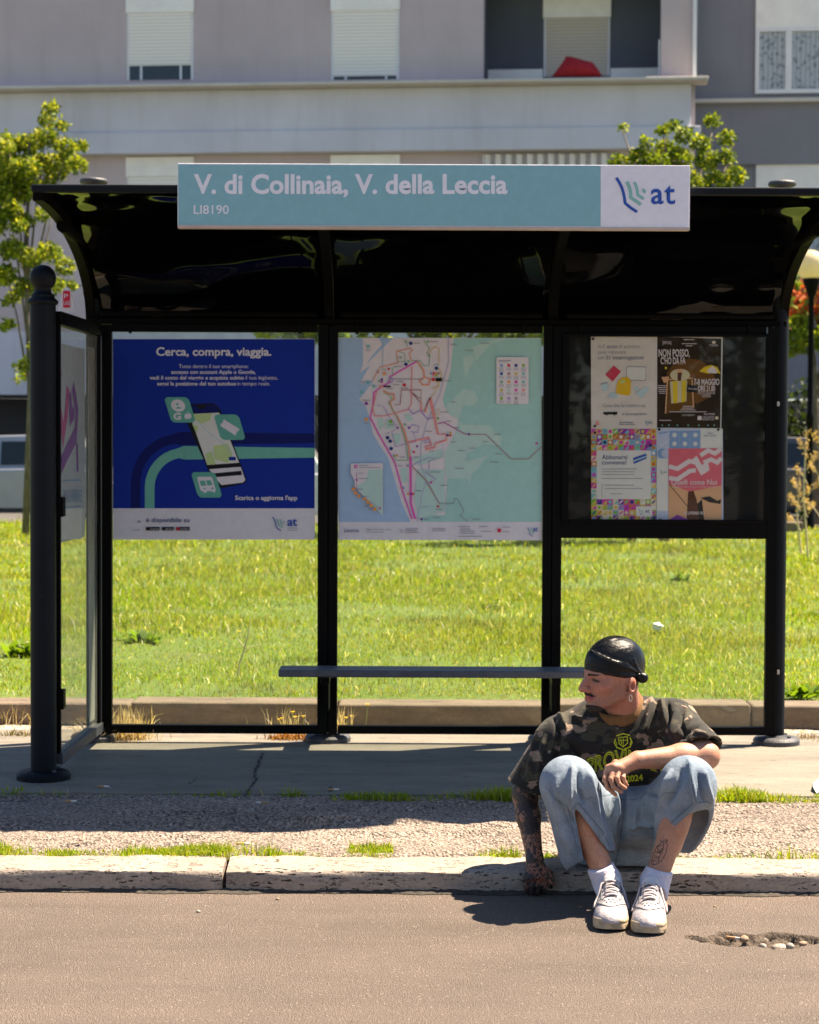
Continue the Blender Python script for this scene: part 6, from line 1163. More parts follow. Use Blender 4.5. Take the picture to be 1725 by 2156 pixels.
m, nt, p, o = base_mat('satin_black'); p.inputs['Base Color'].default_value = (0.003, 0.003, 0.004, 1); p.inputs['Roughness'].default_value = 0.31; p.inputs['Specular IOR Level'].default_value = 0.26; p.inputs['Anisotropic'].default_value = 0.4; n = noise(nt, coords(nt, (1, 1, 2.2)), 16, 4, 0.6); n5 = noise(nt, coords(nt), 600, 2); n6 = noise(nt, coords(nt, (1.4, 1.4, 0.8)), 34, 3, 0.5); bump(nt, p, mixc(nt, 0.35, mixc(nt, 0.12, n.outputs[0], n5.outputs[0]), n6.outputs[0]), 0.30, 0.03)
plain('collar_rib', (0.17, 0.085, 0.028), 0.9, 0.2, 60, 0, 0.2, 200); plain('sock_white', (0.62, 0.60, 0.70), 0.9, 0.08, 60, 0, 0.5, 170); plain('hair_dark', (0.018, 0.011, 0.008), 0.75, 0.3, 120, 0, 0.6, 260); plain('lip', (0.36, 0.085, 0.07), 0.45, 0.12, 80); plain('eye_dark', (0.03, 0.02, 0.015), 0.2); plain('silver', (0.75, 0.74, 0.72), 0.2, 0.05, 20, 1.0)
plain('ink_line', (0.018, 0.02, 0.024), 0.6); plain('leather_white', (0.40, 0.37, 0.385), 0.55, 0.22, 30, 0, 0.3, 90); plain('lace_white', (0.50, 0.44, 0.45), 0.85, 0.08, 60); plain('outsole', (0.42, 0.33, 0.22), 0.7, 0.35, 34, 0, 0.2, 150); plain('stitch_grey', (0.09, 0.085, 0.085), 0.7); plain('tongue', (0.58, 0.55, 0.56), 0.85, 0.1, 40)

# ------------------------------------------------------------------ pose (photo grid + depth)
HD = at(1291, 1424, 6.50)                         # head centre at eye level
yaw = math.radians(66); fw = Vector((-math.sin(yaw), -math.cos(yaw), -0.06)).normalized(); up = Vector((0.05, 0, 1)); up = (up-fw*up.dot(fw)).normalized(); lf = up.cross(fw)
HR = np.array(Matrix((fw, lf, up)).transposed())
H = lambda f, l, u: HD + fw*f + lf*l + up*u
NB = at(1312, 1512, 6.60)                         # neck base
SR, SL = at(1180, 1562, 6.60), at(1418, 1528, 6.58)
ER, WR = at(1106, 1672, 6.60), at(1126, 1806, 6.515)
EL, WL = at(1486, 1591, 6.405), at(1343, 1600, 6.335)
HPR, HPL = at(1268, 1762, 6.68), at(1352, 1762, 6.68)
KR, KL = at(1197, 1652, 6.30), at(1449, 1652, 6.30)
AR, AL = at(1279, 1858, 6.275), at(1379, 1862, 6.255)
person = thing('person', 'seated man in camouflage shirt, baggy jeans and black head wrap, sitting on the kerb', 'person', (0.69, 6.6, 0.08))
# ---- body
def head_field(bd):
    bd.u(ell(H(-0.010, 0, 0.034), (0.094, 0.074, 0.084), HR)); bd.u(ell(H(0.028, 0, -0.020), (0.064, 0.055, 0.078), HR), 0.03)
    for s in (-1, 1):
        bd.u(cap(H(0.068, s*0.010, -0.083), H(0.0, s*0.047, -0.050), 0.018, 0.015), 0.022); bd.u(cap(H(0.0, s*0.047, -0.050), H(-0.012, s*0.062, 0.0), 0.015), 0.02); bd.u(ell(H(0.055, s*0.042, -0.020), (0.022, 0.018, 0.020), HR), 0.02)
    bd.u(cap(H(0.078, 0, -0.084), H(0.072, 0, -0.078), 0.016), 0.018)
    for s in (-1, 1): bd.u(cap(H(0.088, s*0.010, 0.020), H(0.070, s*0.046, 0.016), 0.0085), 0.012); bd.s(ell(H(0.094, s*0.034, 0.000), (0.016, 0.019, 0.011), HR), 0.010); bd.u(ell(H(0.068, s*0.034, -0.002), (0.014, 0.017, 0.0125), HR), 0.004); bd.u(cap(H(0.082, s*0.022, 0.0055), H(0.076, s*0.046, 0.003), 0.0035), 0.003); bd.u(cap(H(0.082, s*0.022, -0.010), H(0.076, s*0.044, -0.009), 0.003), 0.004)
    bd.u(cap(H(0.090, 0, 0.012), H(0.107, 0, -0.020), 0.0085, 0.0120), 0.010); bd.u(ell(H(0.110, 0, -0.029), (0.0145, 0.0140, 0.0115), HR), 0.007)
    for s in (-1, 1): bd.u(ell(H(0.097, s*0.0150, -0.033), (0.0115, 0.0075, 0.0090), HR), 0.005); bd.s(cap(H(0.094, s*0.022, -0.028), H(0.082, s*0.034, -0.056), 0.0030, 0.0022), 0.007)
    bd.u(cap(H(0.090, 0, -0.046), H(0.088, 0, -0.040), 0.010), 0.010)
    bd.u(cap(H(0.093, 0.0, -0.0525), H(0.080, 0.022, -0.0575), 0.0058, 0.003), 0.005); bd.u(cap(H(0.093, 0.0, -0.0525), H(0.080, -0.022, -0.0575), 0.0058, 0.003), 0.005); bd.u(cap(H(0.0905, 0.012, -0.064), H(0.0905, -0.012, -0.064), 0.0066), 0.005); bd.s(cap(H(0.101, 0, -0.0585), H(0.084, 0.026, -0.0590), 0.0022, 0.0012), 0.002)
    for s in (-1, 1):
        e = H(-0.020, s*0.074, -0.012); ax = Matrix((fw*0.94-up*0.34*0+lf*(-s*0.3), lf*s, up)).transposed()
        e = H(-0.024, s*0.080, -0.022); RE = np.array(Matrix.Rotation(s*0.45, 3, up) @ Matrix((fw, lf, up)).transposed()); o_ = Vector(RE[:, 1])*s; bd.u(ell(e, (0.019, 0.0080, 0.029), RE), 0.006); bd.s(ell(e+o_*0.009+fw*0.006-up*0.002, (0.0085, 0.0115, 0.0135), RE), 0.003); bd.u(ell(H(-0.016, s*0.074, -0.046), (0.009, 0.006, 0.009), HR), 0.006)
    bd.u(cap(H(-0.030, 0, -0.035), NB+Vector((0, 0.01, -0.03)), 0.052, 0.060), 0.02)
bd = Field(); head_field(bd)
bd.u(cap(NB+Vector((0, 0.05, -0.07)), at(1305, 1690, 6.70), 0.065, 0.10), 0.03); bd.u(cap(SR, SL, 0.050), 0.03)
for hp, kn in ((HPR, KR), (HPL, KL)): bd.u(cap(at(1310, 1750, 6.7), hp, 0.10, 0.085), 0.05); bd.u(cap(hp, kn, 0.075, 0.055), 0.04)
# arms
bd.u(cap(SR, ER, 0.048, 0.040), 0.03); bd.u(cap(ER, ER.lerp(WR, 0.35), 0.038, 0.0375), 0.02); bd.u(cap(ER.lerp(WR, 0.35), WR, 0.0375, 0.0265), 0.02)
bd.u(cap(SL, EL, 0.050, 0.042), 0.03); bd.u(cap(EL, EL.lerp(WL, 0.35), 0.0415, 0.040), 0.02); bd.u(cap(EL.lerp(WL, 0.35), WL, 0.040, 0.0265), 0.02)
# shins, feet
for kn, an, s in ((KR, AR, -1), (KL, AL, 1)):
    kb = kn+Vector((0, 0.025, 0)); bd.u(cap(kb, kb.lerp(an, 0.4), 0.044, 0.041), 0.03); bd.u(cap(kb.lerp(an, 0.35), an, 0.041, 0.034), 0.03); bd.u(ell(kb.lerp(an, 0.45)+Vector((0, 0.018, 0)), (0.041, 0.044, 0.10)), 0.02); bd.u(cap(an, an+Vector((0, -0.10, -0.05)), 0.033, 0.028), 0.02)
# left hand hangs from the wrist, back to the street
def hand(wrist, knuckles, chains, palm_r, thumb, k=0.008):
    for kn in knuckles: bd.u(cap(wrist, kn, palm_r, 0.0115), 0.012)
    for a, b in zip(knuckles[:-1], knuckles[1:]): bd.u(cap(a, b, 0.0115), 0.008)
    for ch, r in chains:
        for i in range(len(ch)-1): bd.u(cap(ch[i], ch[i+1], r*(1-0.09*i), r*(1-0.09*(i+1))), 0.0035)
    for i in range(len(thumb)-1): bd.u(cap(thumb[i], thumb[i+1], 0.0125-0.0015*i, 0.011-0.0015*i), 0.006)
P7 = lambda x, y, Y: at(*K7(x, y), Y)
kn = [P7(828, 1078, 6.305), P7(868, 1070, 6.296), P7(910, 1080, 6.298), P7(948, 1096, 6.308)]
hand(WL, kn, [([kn[0], P7(800, 1155, 6.285), P7(818, 1222, 6.280), P7(880, 1274, 6.292)], 0.0086), ([kn[1], P7(842, 1158, 6.272), P7(864, 1218, 6.268), P7(922, 1252, 6.280)], 0.0088), ([kn[2], P7(890, 1150, 6.272), P7(908, 1196, 6.268), P7(952, 1226, 6.280)], 0.0084), ([kn[3], P7(934, 1146, 6.285), P7(950, 1184, 6.284), P7(966, 1204, 6.292)], 0.0076)], 0.020, [P7(880, 1040, 6.335), P7(820, 1100, 6.340), P7(800, 1170, 6.335)])
P8 = lambda x, y, Y: at(*K8(x, y), Y)
# right hand: palm on the kerb edge, fingers down its face
kn = [P8(225, 985, 6.492), P8(268, 972, 6.486), P8(312, 972, 6.486), P8(352, 985, 6.492)]
hand(WR, kn, [([kn[0], P8(218, 1030, 6.489), P8(222, 1068, 6.494), P8(236, 1092, 6.502)], 0.0088), ([kn[1], P8(262, 1040, 6.485), P8(264, 1082, 6.491), P8(270, 1102, 6.502)], 0.0096), ([kn[2], P8(306, 1040, 6.485), P8(306, 1082, 6.491), P8(306, 1102, 6.502)], 0.0096), ([kn[3], P8(348, 1030, 6.489), P8(346, 1066, 6.494), P8(342, 1086, 6.502)], 0.0092)], 0.022, [P8(335, 900, 6.50), P8(395, 950, 6.495), P8(405, 1010, 6.495), P8(400, 1045, 6.502)])
bV, bF = bd.mesh(0.0036); bV = relax(bV, bF, 1, 0.35)
hl = (bV-np.array(HD))@HR; tint = np.ones((len(bV), 3)); g_ = lambda c, r: np.exp(-(((hl-np.array(c))/np.array(r))**2).sum(1))[:, None]
isH = (np.linalg.norm(hl, axis=1) < 0.17)[:, None]; jaw = np.clip(g_((0.055, 0, -0.085), (0.06, 0.075, 0.030))*1.2+g_((0.0, 0.06, -0.05), (0.05, 0.03, 0.035))*0.8+g_((0.092, 0, -0.047), (0.02, 0.03, 0.010)), 0, 1)*isH
tint = tint*(1-jaw*np.array([0.36, 0.30, 0.22])); red = np.clip(g_((0.11, 0, -0.03), (0.02, 0.02, 0.016))+g_((0.06, 0.05, -0.025), (0.03, 0.03, 0.022))*0.7+g_((-0.024, 0.082, -0.022), (0.025, 0.014, 0.035))*0.9, 0, 1)*isH; tint = tint*(1-red*np.array([0.0, 0.20, 0.20])); eye = np.clip(g_((0.085, 0.032, 0.0), (0.02, 0.022, 0.011)), 0, 1)*isH; tint = tint*(1-eye*np.array([0.38, 0.42, 0.40]))
for c_ in (EL, KR, KL, *kn): w_ = np.exp(-(np.linalg.norm(bV-np.array(c_), axis=1)/0.03)**2)[:, None]; tint = tint*(1-w_*np.array([0.0, 0.14, 0.14]))
body = np_mesh('body', bV, bF, ['skin', 'skin_face', 'tattooed_skin'], person, True, tint)
cen = bV[bF].mean(1); hd = np.linalg.norm(cen-np.array(HD), axis=1) < 0.155; ax_ = np.array(ER); da = np.minimum(seg_dist(cen, [tuple(SR), tuple(ER)])[0], np.minimum(seg_dist(cen, [tuple(ER), tuple(WR)])[0], seg_dist(cen, [tuple(WR), tuple(P8(300, 1090, 6.49))])[0])); ta = (da < 0.075) & (cen[:, 0] < P8(445, 900, 6.5).x+0.0) & (cen[:, 2] < at(1100, 1600, 6.6).z)
body.data.polygons.foreach_set('material_index', np.where(ta, 2, np.where(hd, 1, 0)).astype(np.int32))
# face hair, lips, eyes, ear ring: thin shells over the same head
hf = Field(); head_field(hf)
def shell(name, mat, region, off, h=0.0022, k=0.0025, grow=None):
    f = Field(); g = lambda P: hf(P)-off; g.lo, g.hi = region.lo, region.hi; q = cut(g, region); f.u(q); V, Fc = f.mesh(h, region.lo-0.006, region.hi+0.006); return np_mesh(name, V, Fc, mat, person, True) if len(V) else None
shell('goatee', 'hair_dark', ell(H(0.074, 0.004, -0.092), (0.034, 0.030, 0.0150), HR), 0.0032); g1 = Field(); g1.u(cap(H(0.092, -0.026, -0.050), H(0.098, 0, -0.0445), 0.0052, 0.0058)); g1.u(cap(H(0.098, 0, -0.0445), H(0.086, 0.027, -0.0530), 0.0058, 0.0042)); reg = lambda P: g1(P); reg.lo, reg.hi = np.min([o[0].lo for o in g1.ops], 0), np.max([o[0].hi for o in g1.ops], 0); shell('moustache', 'hair_dark', reg, 0.0022, 0.0018)
for s in (-1, 1): shell('eyebrow', 'hair_dark', cap(H(0.096, s*0.014, 0.0165), H(0.080, s*0.048, 0.0175), 0.0042, 0.0024), 0.0012, 0.0016); shell('eyelashes', 'eye_dark', cap(H(0.086, s*0.022, -0.0005), H(0.078, s*0.046, -0.0025), 0.0050, 0.0038), 0.0010, 0.0016)
shell('lips', 'lip', ell(H(0.093, 0, -0.0600), (0.018, 0.023, 0.0105), HR), 0.0012, 0.0018)
shell('hair_stubble', 'hair_dark', ell(H(-0.055, 0.052, -0.02), (0.018, 0.020, 0.020), HR), 0.0006)
m = MB(); ec = H(-0.014, 0.083, -0.060); m.tube([ec+fw*0.0065*math.cos(a)*0.8+up*0.0110*math.sin(a) for a in np.linspace(0, 2*math.pi, 20, endpoint=False)], 0.0012, 6, closed=True); m.build('earring', 'silver', person, True)
# ---- head wrap
dr = Field(); rimA = H(0.09, 0, 0.030); rimN = (fw*0.23-up*0.97); 
big = ell(H(-0.010, 0, 0.037), (0.1005, 0.0815, 0.0925), HR); dr.u(cut(big, half(H(0.095, 0, 0.026), rimN)))
band = ell(H(-0.010, 0, 0.036), (0.1030, 0.0840, 0.0935), HR); dr.u(cut(band, half(H(0.095, 0, 0.026), rimN), half(H(0.075, 0, 0.088), (fw*-0.44+up*0.90))), 0.001)
dr.s(ell(H(-0.010, 0, 0.030), (0.094, 0.0745, 0.080), HR), 0.002)
V, Fc = dr.mesh(0.0034); V = relax(V, Fc, 1, 0.4); kq = lambda *p: [(1199.6+a*0.1248, 1310.4+b_*0.1248) for a, b_ in p]
V = folds(V, Fc, [(kq((1180, 860), (1080, 800), (960, 760), (820, 740)), 3.0, 0.0016), (kq((1180, 880), (1060, 850), (900, 830)), 2.5, -0.0013), (kq((1190, 840), (1120, 720), (1080, 600)), 3.5, 0.0015), (kq((1180, 850), (1060, 740), (980, 650)), 3, -0.0013), (kq((1170, 900), (1000, 900), (800, 880), (560, 820)), 3.5, 0.0013), (kq((350, 440), (520, 560), (700, 640), (890, 705)), 2.5, 0.0020), (kq((500, 420), (620, 320), (780, 265)), 3, 0.0016), (kq((260, 720), (420, 740), (620, 800)), 3, -0.0018)]); wrap = np_mesh('head_wrap', V, Fc, 'satin_black', person, True)
kf = Field(); k0 = at(1353, 1427, 6.46); kf.u(ell(k0, (0.019, 0.016, 0.0175))); kf.u(ell(k0+Vector((-0.012, 0.0, 0.006)), (0.009, 0.011, 0.010)), 0.003); kf.u(cap(k0+Vector((-0.02, -0.004, 0.012)), k0+Vector((-0.045, 0, 0.018)), 0.007, 0.005), 0.006); kf.s(cap(k0+Vector((-0.004, -0.016, 0.012)), k0+Vector((-0.004, -0.014, -0.012)), 0.0025), 0.003); V, Fc = kf.mesh(0.0022); np_mesh('knot', V, Fc, 'satin_black', wrap, True)
wb = None
def bvh_of(*objs):
    vs = []; fs = []
    for o in objs:
        b = len(vs); of = OFF[o.name]; vs += [v.co+of for v in o.data.vertices]; fs += [tuple(b+i for i in p.vertices) for p in o.data.polygons]
    return BVHTree.FromPolygons(vs, fs)
ORG = Vector((0, 0, CAMZ))
def caster(bv, lift):
    last = [6.5]
    def f(x, y):
        d = ray(x, y).normalized(); h = bv.ray_cast(ORG, d)
        if h[0] is None: return ORG+d*(last[0])
        last[0] = h[3]; return h[0]-d*lift
    return f
def drape(pts, wpx, cst, mat, parent, name, step=3.0):
    out = []
    for a, b in zip(pts[:-1], pts[1:]):
        n = max(1, int(math.hypot(b[0]-a[0], b[1]-a[1])/step)); out += [(a[0]+(b[0]-a[0])*i/n, a[1]+(b[1]-a[1])*i/n) for i in range(n)]
    out.append(pts[-1]); P = [cst(*p) for p in out]; m = MB(); m.ribbon(P, wpx/(F/6.4), (0, -1, 0.15)); return m.build(name, mat, parent)
cw = caster(bvh_of(wrap), 0.0015); K9 = lambda x, y: (1199.6+x*0.1248, 1310.4+y*0.1248)
plain('seam_thread', (0.10, 0.085, 0.07), 0.6); drape([K9(*p) for p in ((348, 440), (420, 500), (520, 570), (640, 625), (760, 670), (890, 708))], 1.2, cw, 'seam_thread', wrap, 'seam'); drape([K9(*p) for p in ((480, 410), (560, 350), (680, 295), (780, 262))], 0.7, cw, 'seam_thread', wrap, 'seam')

# ---- shirt
sh = Field()
sh.u(ell(at(1302, 1590, 6.635), (0.195, 0.125, 0.165))); sh.u(ell(at(1306, 1680, 6.66), (0.185, 0.135, 0.125)), 0.06)
sh.u(cap(SR+Vector((0.01, 0, 0)), SL, 0.072, 0.074), 0.05); sh.u(cap(at(1338, 1502, 6.62), SL+Vector((0, 0.01, 0.010)), 0.062, 0.062), 0.04); sh.u(cap(at(1258, 1506, 6.62), SR+Vector((0.01, 0.01, 0.015)), 0.062, 0.060), 0.04); sh.u(cap(at(1258, 1520, 6.60), at(1338, 1518, 6.60), 0.062), 0.03)
hemR = half(at(1112, 1664, 6.58), (-0.42, -0.05, -0.9)); slR = cut(cap(SR, at(1108, 1676, 6.59), 0.078, 0.080), hemR); inR = cut(cap(at(1130, 1640, 6.59), at(1100, 1700, 6.60), 0.070, 0.072), half(at(1135, 1628, 6.59), (0.42, 0.05, 0.9)))
sh.u(slR, 0.035)
dL = (EL-SL).normalized(); hemL = half(SL.lerp(EL, 0.80)+Vector((0, 0, 0.0)), (dL.x*0.35, -0.60, -0.72)); slL = cut(cap(SL, SL.lerp(EL, 1.05), 0.078, 0.072), hemL); inL = cut(cap(SL.lerp(EL, 0.62), SL.lerp(EL, 1.5), 0.060, 0.066), half(SL.lerp(EL, 0.60), -dL))
sh.u(slL, 0.03); sh.s(inR, 0.003); sh.s(inL, 0.003)
cc = at(1300, 1484, 6.585); nrmC = Vector((-0.22, -0.52, 0.82)).normalized(); sh.s(cap(cc+nrmC*0.052, cc+nrmC*0.20, 0.066), 0.006)       # neck opening
V, Fc = sh.mesh(0.0042); V = relax(V, Fc, 1, 0.4)
f7 = lambda *p: [K7(*q) for q in p]
V = folds(V, Fc, [(f7((1150, 545), (1125, 640), (1090, 760), (1040, 850)), 7, 0.010), (f7((1185, 560), (1180, 660), (1140, 780)), 5, -0.010), (f7((1215, 560), (1235, 660), (1280, 800)), 6, 0.010), (f7((1265, 590), (1275, 680), (1262, 780)), 5, -0.010), (f7((1330, 640), (1315, 740), (1300, 860)), 7, 0.011), (f7((1385, 640), (1360, 740), (1400, 860)), 5, -0.009), (f7((1450, 690), (1370, 770), (1330, 860)), 6, 0.008), (f7((1500, 760), (1420, 800), (1350, 870)), 5, -0.008), (f7((430, 640), (480, 700), (510, 790)), 6, 0.009), (f7((400, 680), (440, 740), (460, 830)), 5, -0.007), (f7((560, 690), (640, 720), (760, 740)), 6, 0.007), (f7((470, 760), (460, 900), (430, 1050)), 9, -0.012), (f7((330, 760), (280, 900), (200, 1100)), 8, 0.008), (f7((260, 860), (240, 1000), (180, 1150)), 6, -0.007), (f7((360, 850), (330, 1000), (300, 1200)), 7, 0.007), (f7((900, 760), (820, 850), (760, 950)), 8, 0.007), (f7((1000, 760), (930, 830), (860, 900)), 7, -0.006), (f7((520, 830), (620, 900), (700, 960)), 8, 0.006), (f7((540, 900), (600, 980), (640, 1060)), 7, -0.006), (f7((1450, 800), (1540, 830), (1620, 900)), 6, 0.006)])
shirt = np_mesh('shirt', V, Fc, 'camo_cloth', person, True)
# ribbed collar
m = MB(); pts = []
ux = Vector((1, 0, 0)); ux = (ux-nrmC*ux.dot(nrmC)).normalized(); uy = nrmC.cross(ux); n = 40; vs = []
for k in range(n):
    a = 2*math.pi*k/n; d = ux*math.cos(a)*0.080+uy*math.sin(a)*0.082
    for j, (r_, hgt) in enumerate(((0.86, 0.016), (0.92, 0.022), (1.02, 0.012), (1.13, -0.012), (1.12, -0.02), (1.0, 0.002), (0.88, 0.008))): vs.append(cc+d*r_+nrmC*hgt)
m.add(vs, [(k*7+j, ((k+1) % n)*7+j, ((k+1) % n)*7+(j+1) % 7, k*7+(j+1) % 7) for k in range(n) for j in range(7)]); m.build('collar', 'collar_rib', shirt, True)

# ---- jeans
def plane3n(a, b, c):
    n = (b-a).cross(c-a); n = n if n.y > 0 else -n; return half(a, n)
def plane3(a, b, c):
    n = (b-a).cross(c-a); n = n if n.y < 0 else -n; return half(a, n)
jn = Field()
jn.u(ell(at(1310, 1765, 6.70), (0.175, 0.15, 0.115))); jn.u(ell(at(1312, 1716, 6.54), (0.135, 0.10, 0.10)), 0.05)
jn.u(cap(HPR, KR, 0.105, 0.082), 0.045); jn.u(cap(HPL, KL, 0.105, 0.082), 0.045)
# lower legs: wide tubes cut by slanting hems and hollow at the end
def cplane(a, b, inside):
    n = ray(*a).cross(ray(*b)); n = n if n.dot(ray(*inside)) < 0 else -n; return half(ORG0, n)      # inside pixel -> negative
ORG0 = Vector((0, 0, CAMZ))
def wedge(*hs):
    def g(P):
        d = hs[0](P)
        for q in hs[1:]: d = np.maximum(d, q(P))
        return d
    return g
RB1 = at(1236, 1790, 6.335); botR = plane3(at(1226, 1816, 6.28), at(1278, 1792, 6.26), at(1245, 1826, 6.44))
wR = wedge(cplane((1208, 1694), (1276, 1786), (1225, 1770)), cplane((1206, 1690), (1230, 1815), (1245, 1770)), half((0, 6.345, 0), (0, 1, 0)))
iR = cap(KR.lerp(RB1, 0.34), RB1+(RB1-KR)*0.4, 0.070, 0.078); tR = minus(cut(cap(KR, RB1, 0.083, 0.089), botR), wR)
LB1 = at(1438, 1790, 6.345); botL = plane3(at(1382, 1780, 6.27), at(1440, 1800, 6.24), at(1431, 1822, 6.44))
wL = wedge(cplane((1468, 1698), (1381, 1778), (1440, 1770)), plane3n(at(1465, 1702, 6.235), at(1510, 1704, 6.30), at(1431, 1812, 6.42)))
iL = cap(KL.lerp(LB1, 0.34), LB1+(LB1-KL)*0.4, 0.070, 0.080); tL = minus(cut(cap(KL, LB1, 0.083, 0.092), botL), wL)
jn.u(tR, 0.03); jn.u(tL, 0.03); jn.s(iR, 0.004); jn.s(iL, 0.004)
jn.u(cut(cap(at(1250, 1790, 6.62), at(1370, 1790, 6.62), 0.075), half((0, 0, 0.088), (0, 0, -1))), 0.04)
jn.i(half((0, 0, 0.086), (0, 0, -1)), 0.004)
V, Fc = jn.mesh(0.0042); V = relax(V, Fc, 1, 0.4); f8 = lambda *p: [K8(*q) for q in p]
V = folds(V, Fc, [(f8((560, 150), (545, 260), (540, 430)), 6, 0.012), (f8((610, 190), (610, 320), (650, 430)), 6, -0.010), (f8((660, 160), (700, 330), (740, 500), (790, 720)), 8, 0.011), (f8((760, 300), (750, 430), (765, 520)), 6, -0.007), (f8((840, 330), (880, 430), (895, 550)), 8, 0.014), (f8((450, 250), (430, 420), (470, 600), (560, 790)), 9, 0.008), (f8((400, 300), (470, 460), (560, 640)), 7, -0.008), (f8((930, 300), (935, 500), (910, 760)), 8, -0.012), (f8((1420, 110), (1440, 260), (1470, 430)), 6, 0.010), (f8((1370, 160), (1340, 300), (1250, 440)), 8, -0.009), (f8((1290, 200), (1240, 340), (1215, 480), (1185, 680)), 8, 0.012), (f8((1190, 330), (1195, 440)), 7, -0.006), (f8((1110, 330), (1060, 440), (1010, 600)), 9, 0.009), (f8((1120, 345), (1180, 375), (1225, 380)), 5, -0.010), (f8((1530, 180), (1550, 300), (1590, 440)), 7, 0.008), (f8((1490, 200), (1510, 320), (1540, 430)), 5, -0.007), (f8((990, 620), (1070, 580), (1180, 600)), 6, 0.008), (f8((520, 480), (600, 600), (620, 800)), 6, -0.008)])
jeans = np_mesh('jeans', V, Fc, 'denim', person, True)
cj = caster(bvh_of(jeans), 0.0018)
for pts, w_, mt in ((f8((958, 275), (960, 330), (948, 405)), 2.0, 'denim_seam'), (f8((948, 405), (940, 520), (915, 680), (880, 880)), 2.4, 'denim_seam'), (f8((930, 420), (922, 540), (897, 690)), 0.6, 'denim_thread'), (f8((1420, 120), (1438, 220), (1450, 330), (1476, 430)), 2.0, 'denim_seam'), (f8((1408, 130), (1427, 230), (1440, 330), (1462, 430)), 0.6, 'denim_thread'), (f8((850, 392), (948, 405), (1060, 398), (1110, 350)), 1.2, 'denim_seam'), (f8((665, 402), (745, 380), (850, 365)), 1.2, 'denim_seam'), (f8((1180, 372), (1215, 378), (1240, 352), (1335, 355)), 1.2, 'denim_seam'), (f8((385, 330), (430, 400), (530, 460)), 1.2, 'denim_seam'), (f7((558, 1385), (600, 1335), (650, 1345)), 1.2, 'denim_seam'), ([(1218, 1690), (1245, 1722), (1270, 1752), (1284, 1782)], 2.2, 'denim_seam'), ([(1196, 1700), (1206, 1745), (1218, 1800)], 2.0, 'denim_seam'), ([(1460, 1692), (1425, 1722), (1380, 1766)], 2.2, 'denim_seam'), ([(1470, 1690), (1490, 1688), (1508, 1697)], 2.2, 'denim_seam'), (f8((1040, 870), (1070, 850), (1150, 830)), 1.0, 'denim_thread')): drape(pts, w_, cj, mt, jeans, 'seam')
# ---- chest print, projected on the cloth
cs = caster(bvh_of(shirt), 0.0028)
def arch(px, py, s): return px, py - 20*math.sin(math.pi*min(1, max(0, s)))+8*abs(s-0.5)*0
text('PROVINCIA', K7(668, 0)[0], K7(1235, 0)[0], K7(0, 1122)[1], 30, cs, 'shirt_yellow', shirt, 0.03, 0, 0, 'chest_print', arch)
cs2 = caster(bvh_of(shirt), 0.0036); text('PROVINCIA', K7(668, 0)[0]+1.2, K7(1235, 0)[0]-1.2, K7(0, 1122)[1]-1.5, 27, cs2, 'print_black', shirt, -0.004, 0, 0, 'chest_print', arch)
cs3 = caster(bvh_of(shirt), 0.0044); text('PROVINCIA', K7(668, 0)[0]+1.7, K7(1235, 0)[0]-1.7, K7(0, 1122)[1]-2.0, 26, cs3, 'shirt_yellow', shirt, -0.024, 0, 0, 'chest_print', arch)
text('2024', K7(958, 0)[0], K7(1083, 0)[0], K7(0, 1172)[1], 12, cs, 'shirt_yellow', shirt, 0.03, 0, -0.10, 'chest_print', lambda x, y, s: (x, y))
for pts, w_ in ((f7((900, 850), (965, 845), (968, 890), (935, 920), (905, 895), (900, 850)), 2.0), (f7((878, 860), (870, 890), (890, 925), (930, 938)), 2.6), (f7((985, 850), (1000, 885), (985, 920), (940, 938)), 2.6), (f7((885, 838), (935, 822), (985, 835)), 2.6), (f7((935, 850), (935, 915)), 1.4), (f7((905, 872), (965, 870)), 1.4), (f7((915, 860), (925, 900)), 1.8), (f7((890, 905), (880, 880)), 1.8), (f7((985, 905), (992, 880)), 1.8)): drape(pts, w_, cs, 'shirt_yellow', shirt, 'crest_print', 2.0)
# ---- leg tattoo
cb = caster(bvh_of(body), 0.0012)
for pts in (f8((1250, 690), (1262, 740), (1250, 800), (1215, 860), (1170, 885), (1140, 880)), f8((1245, 700), (1215, 720), (1180, 760), (1150, 830), (1140, 880)), f8((1195, 745), (1235, 735), (1225, 790), (1190, 790), (1195, 745)), f8((1210, 755), (1225, 770), (1210, 785), (1200, 768)), f8((1170, 790), (1215, 800), (1200, 830), (1165, 815)), f8((1160, 830), (1200, 840), (1195, 860), (1150, 850)), f8((1205, 700), (1235, 725), (1265, 700)), f8((1180, 750), (1200, 740)), f8((1150, 850), (1160, 880))): drape(pts, 1.1, cb, 'ink_line', body, 'leg_tattoo', 2.0)
drape([K7(1037, 1005), K7(1050, 1020), K7(1060, 1035)], 0.8, cb, 'ink_line', body, 'wrist_tattoo')

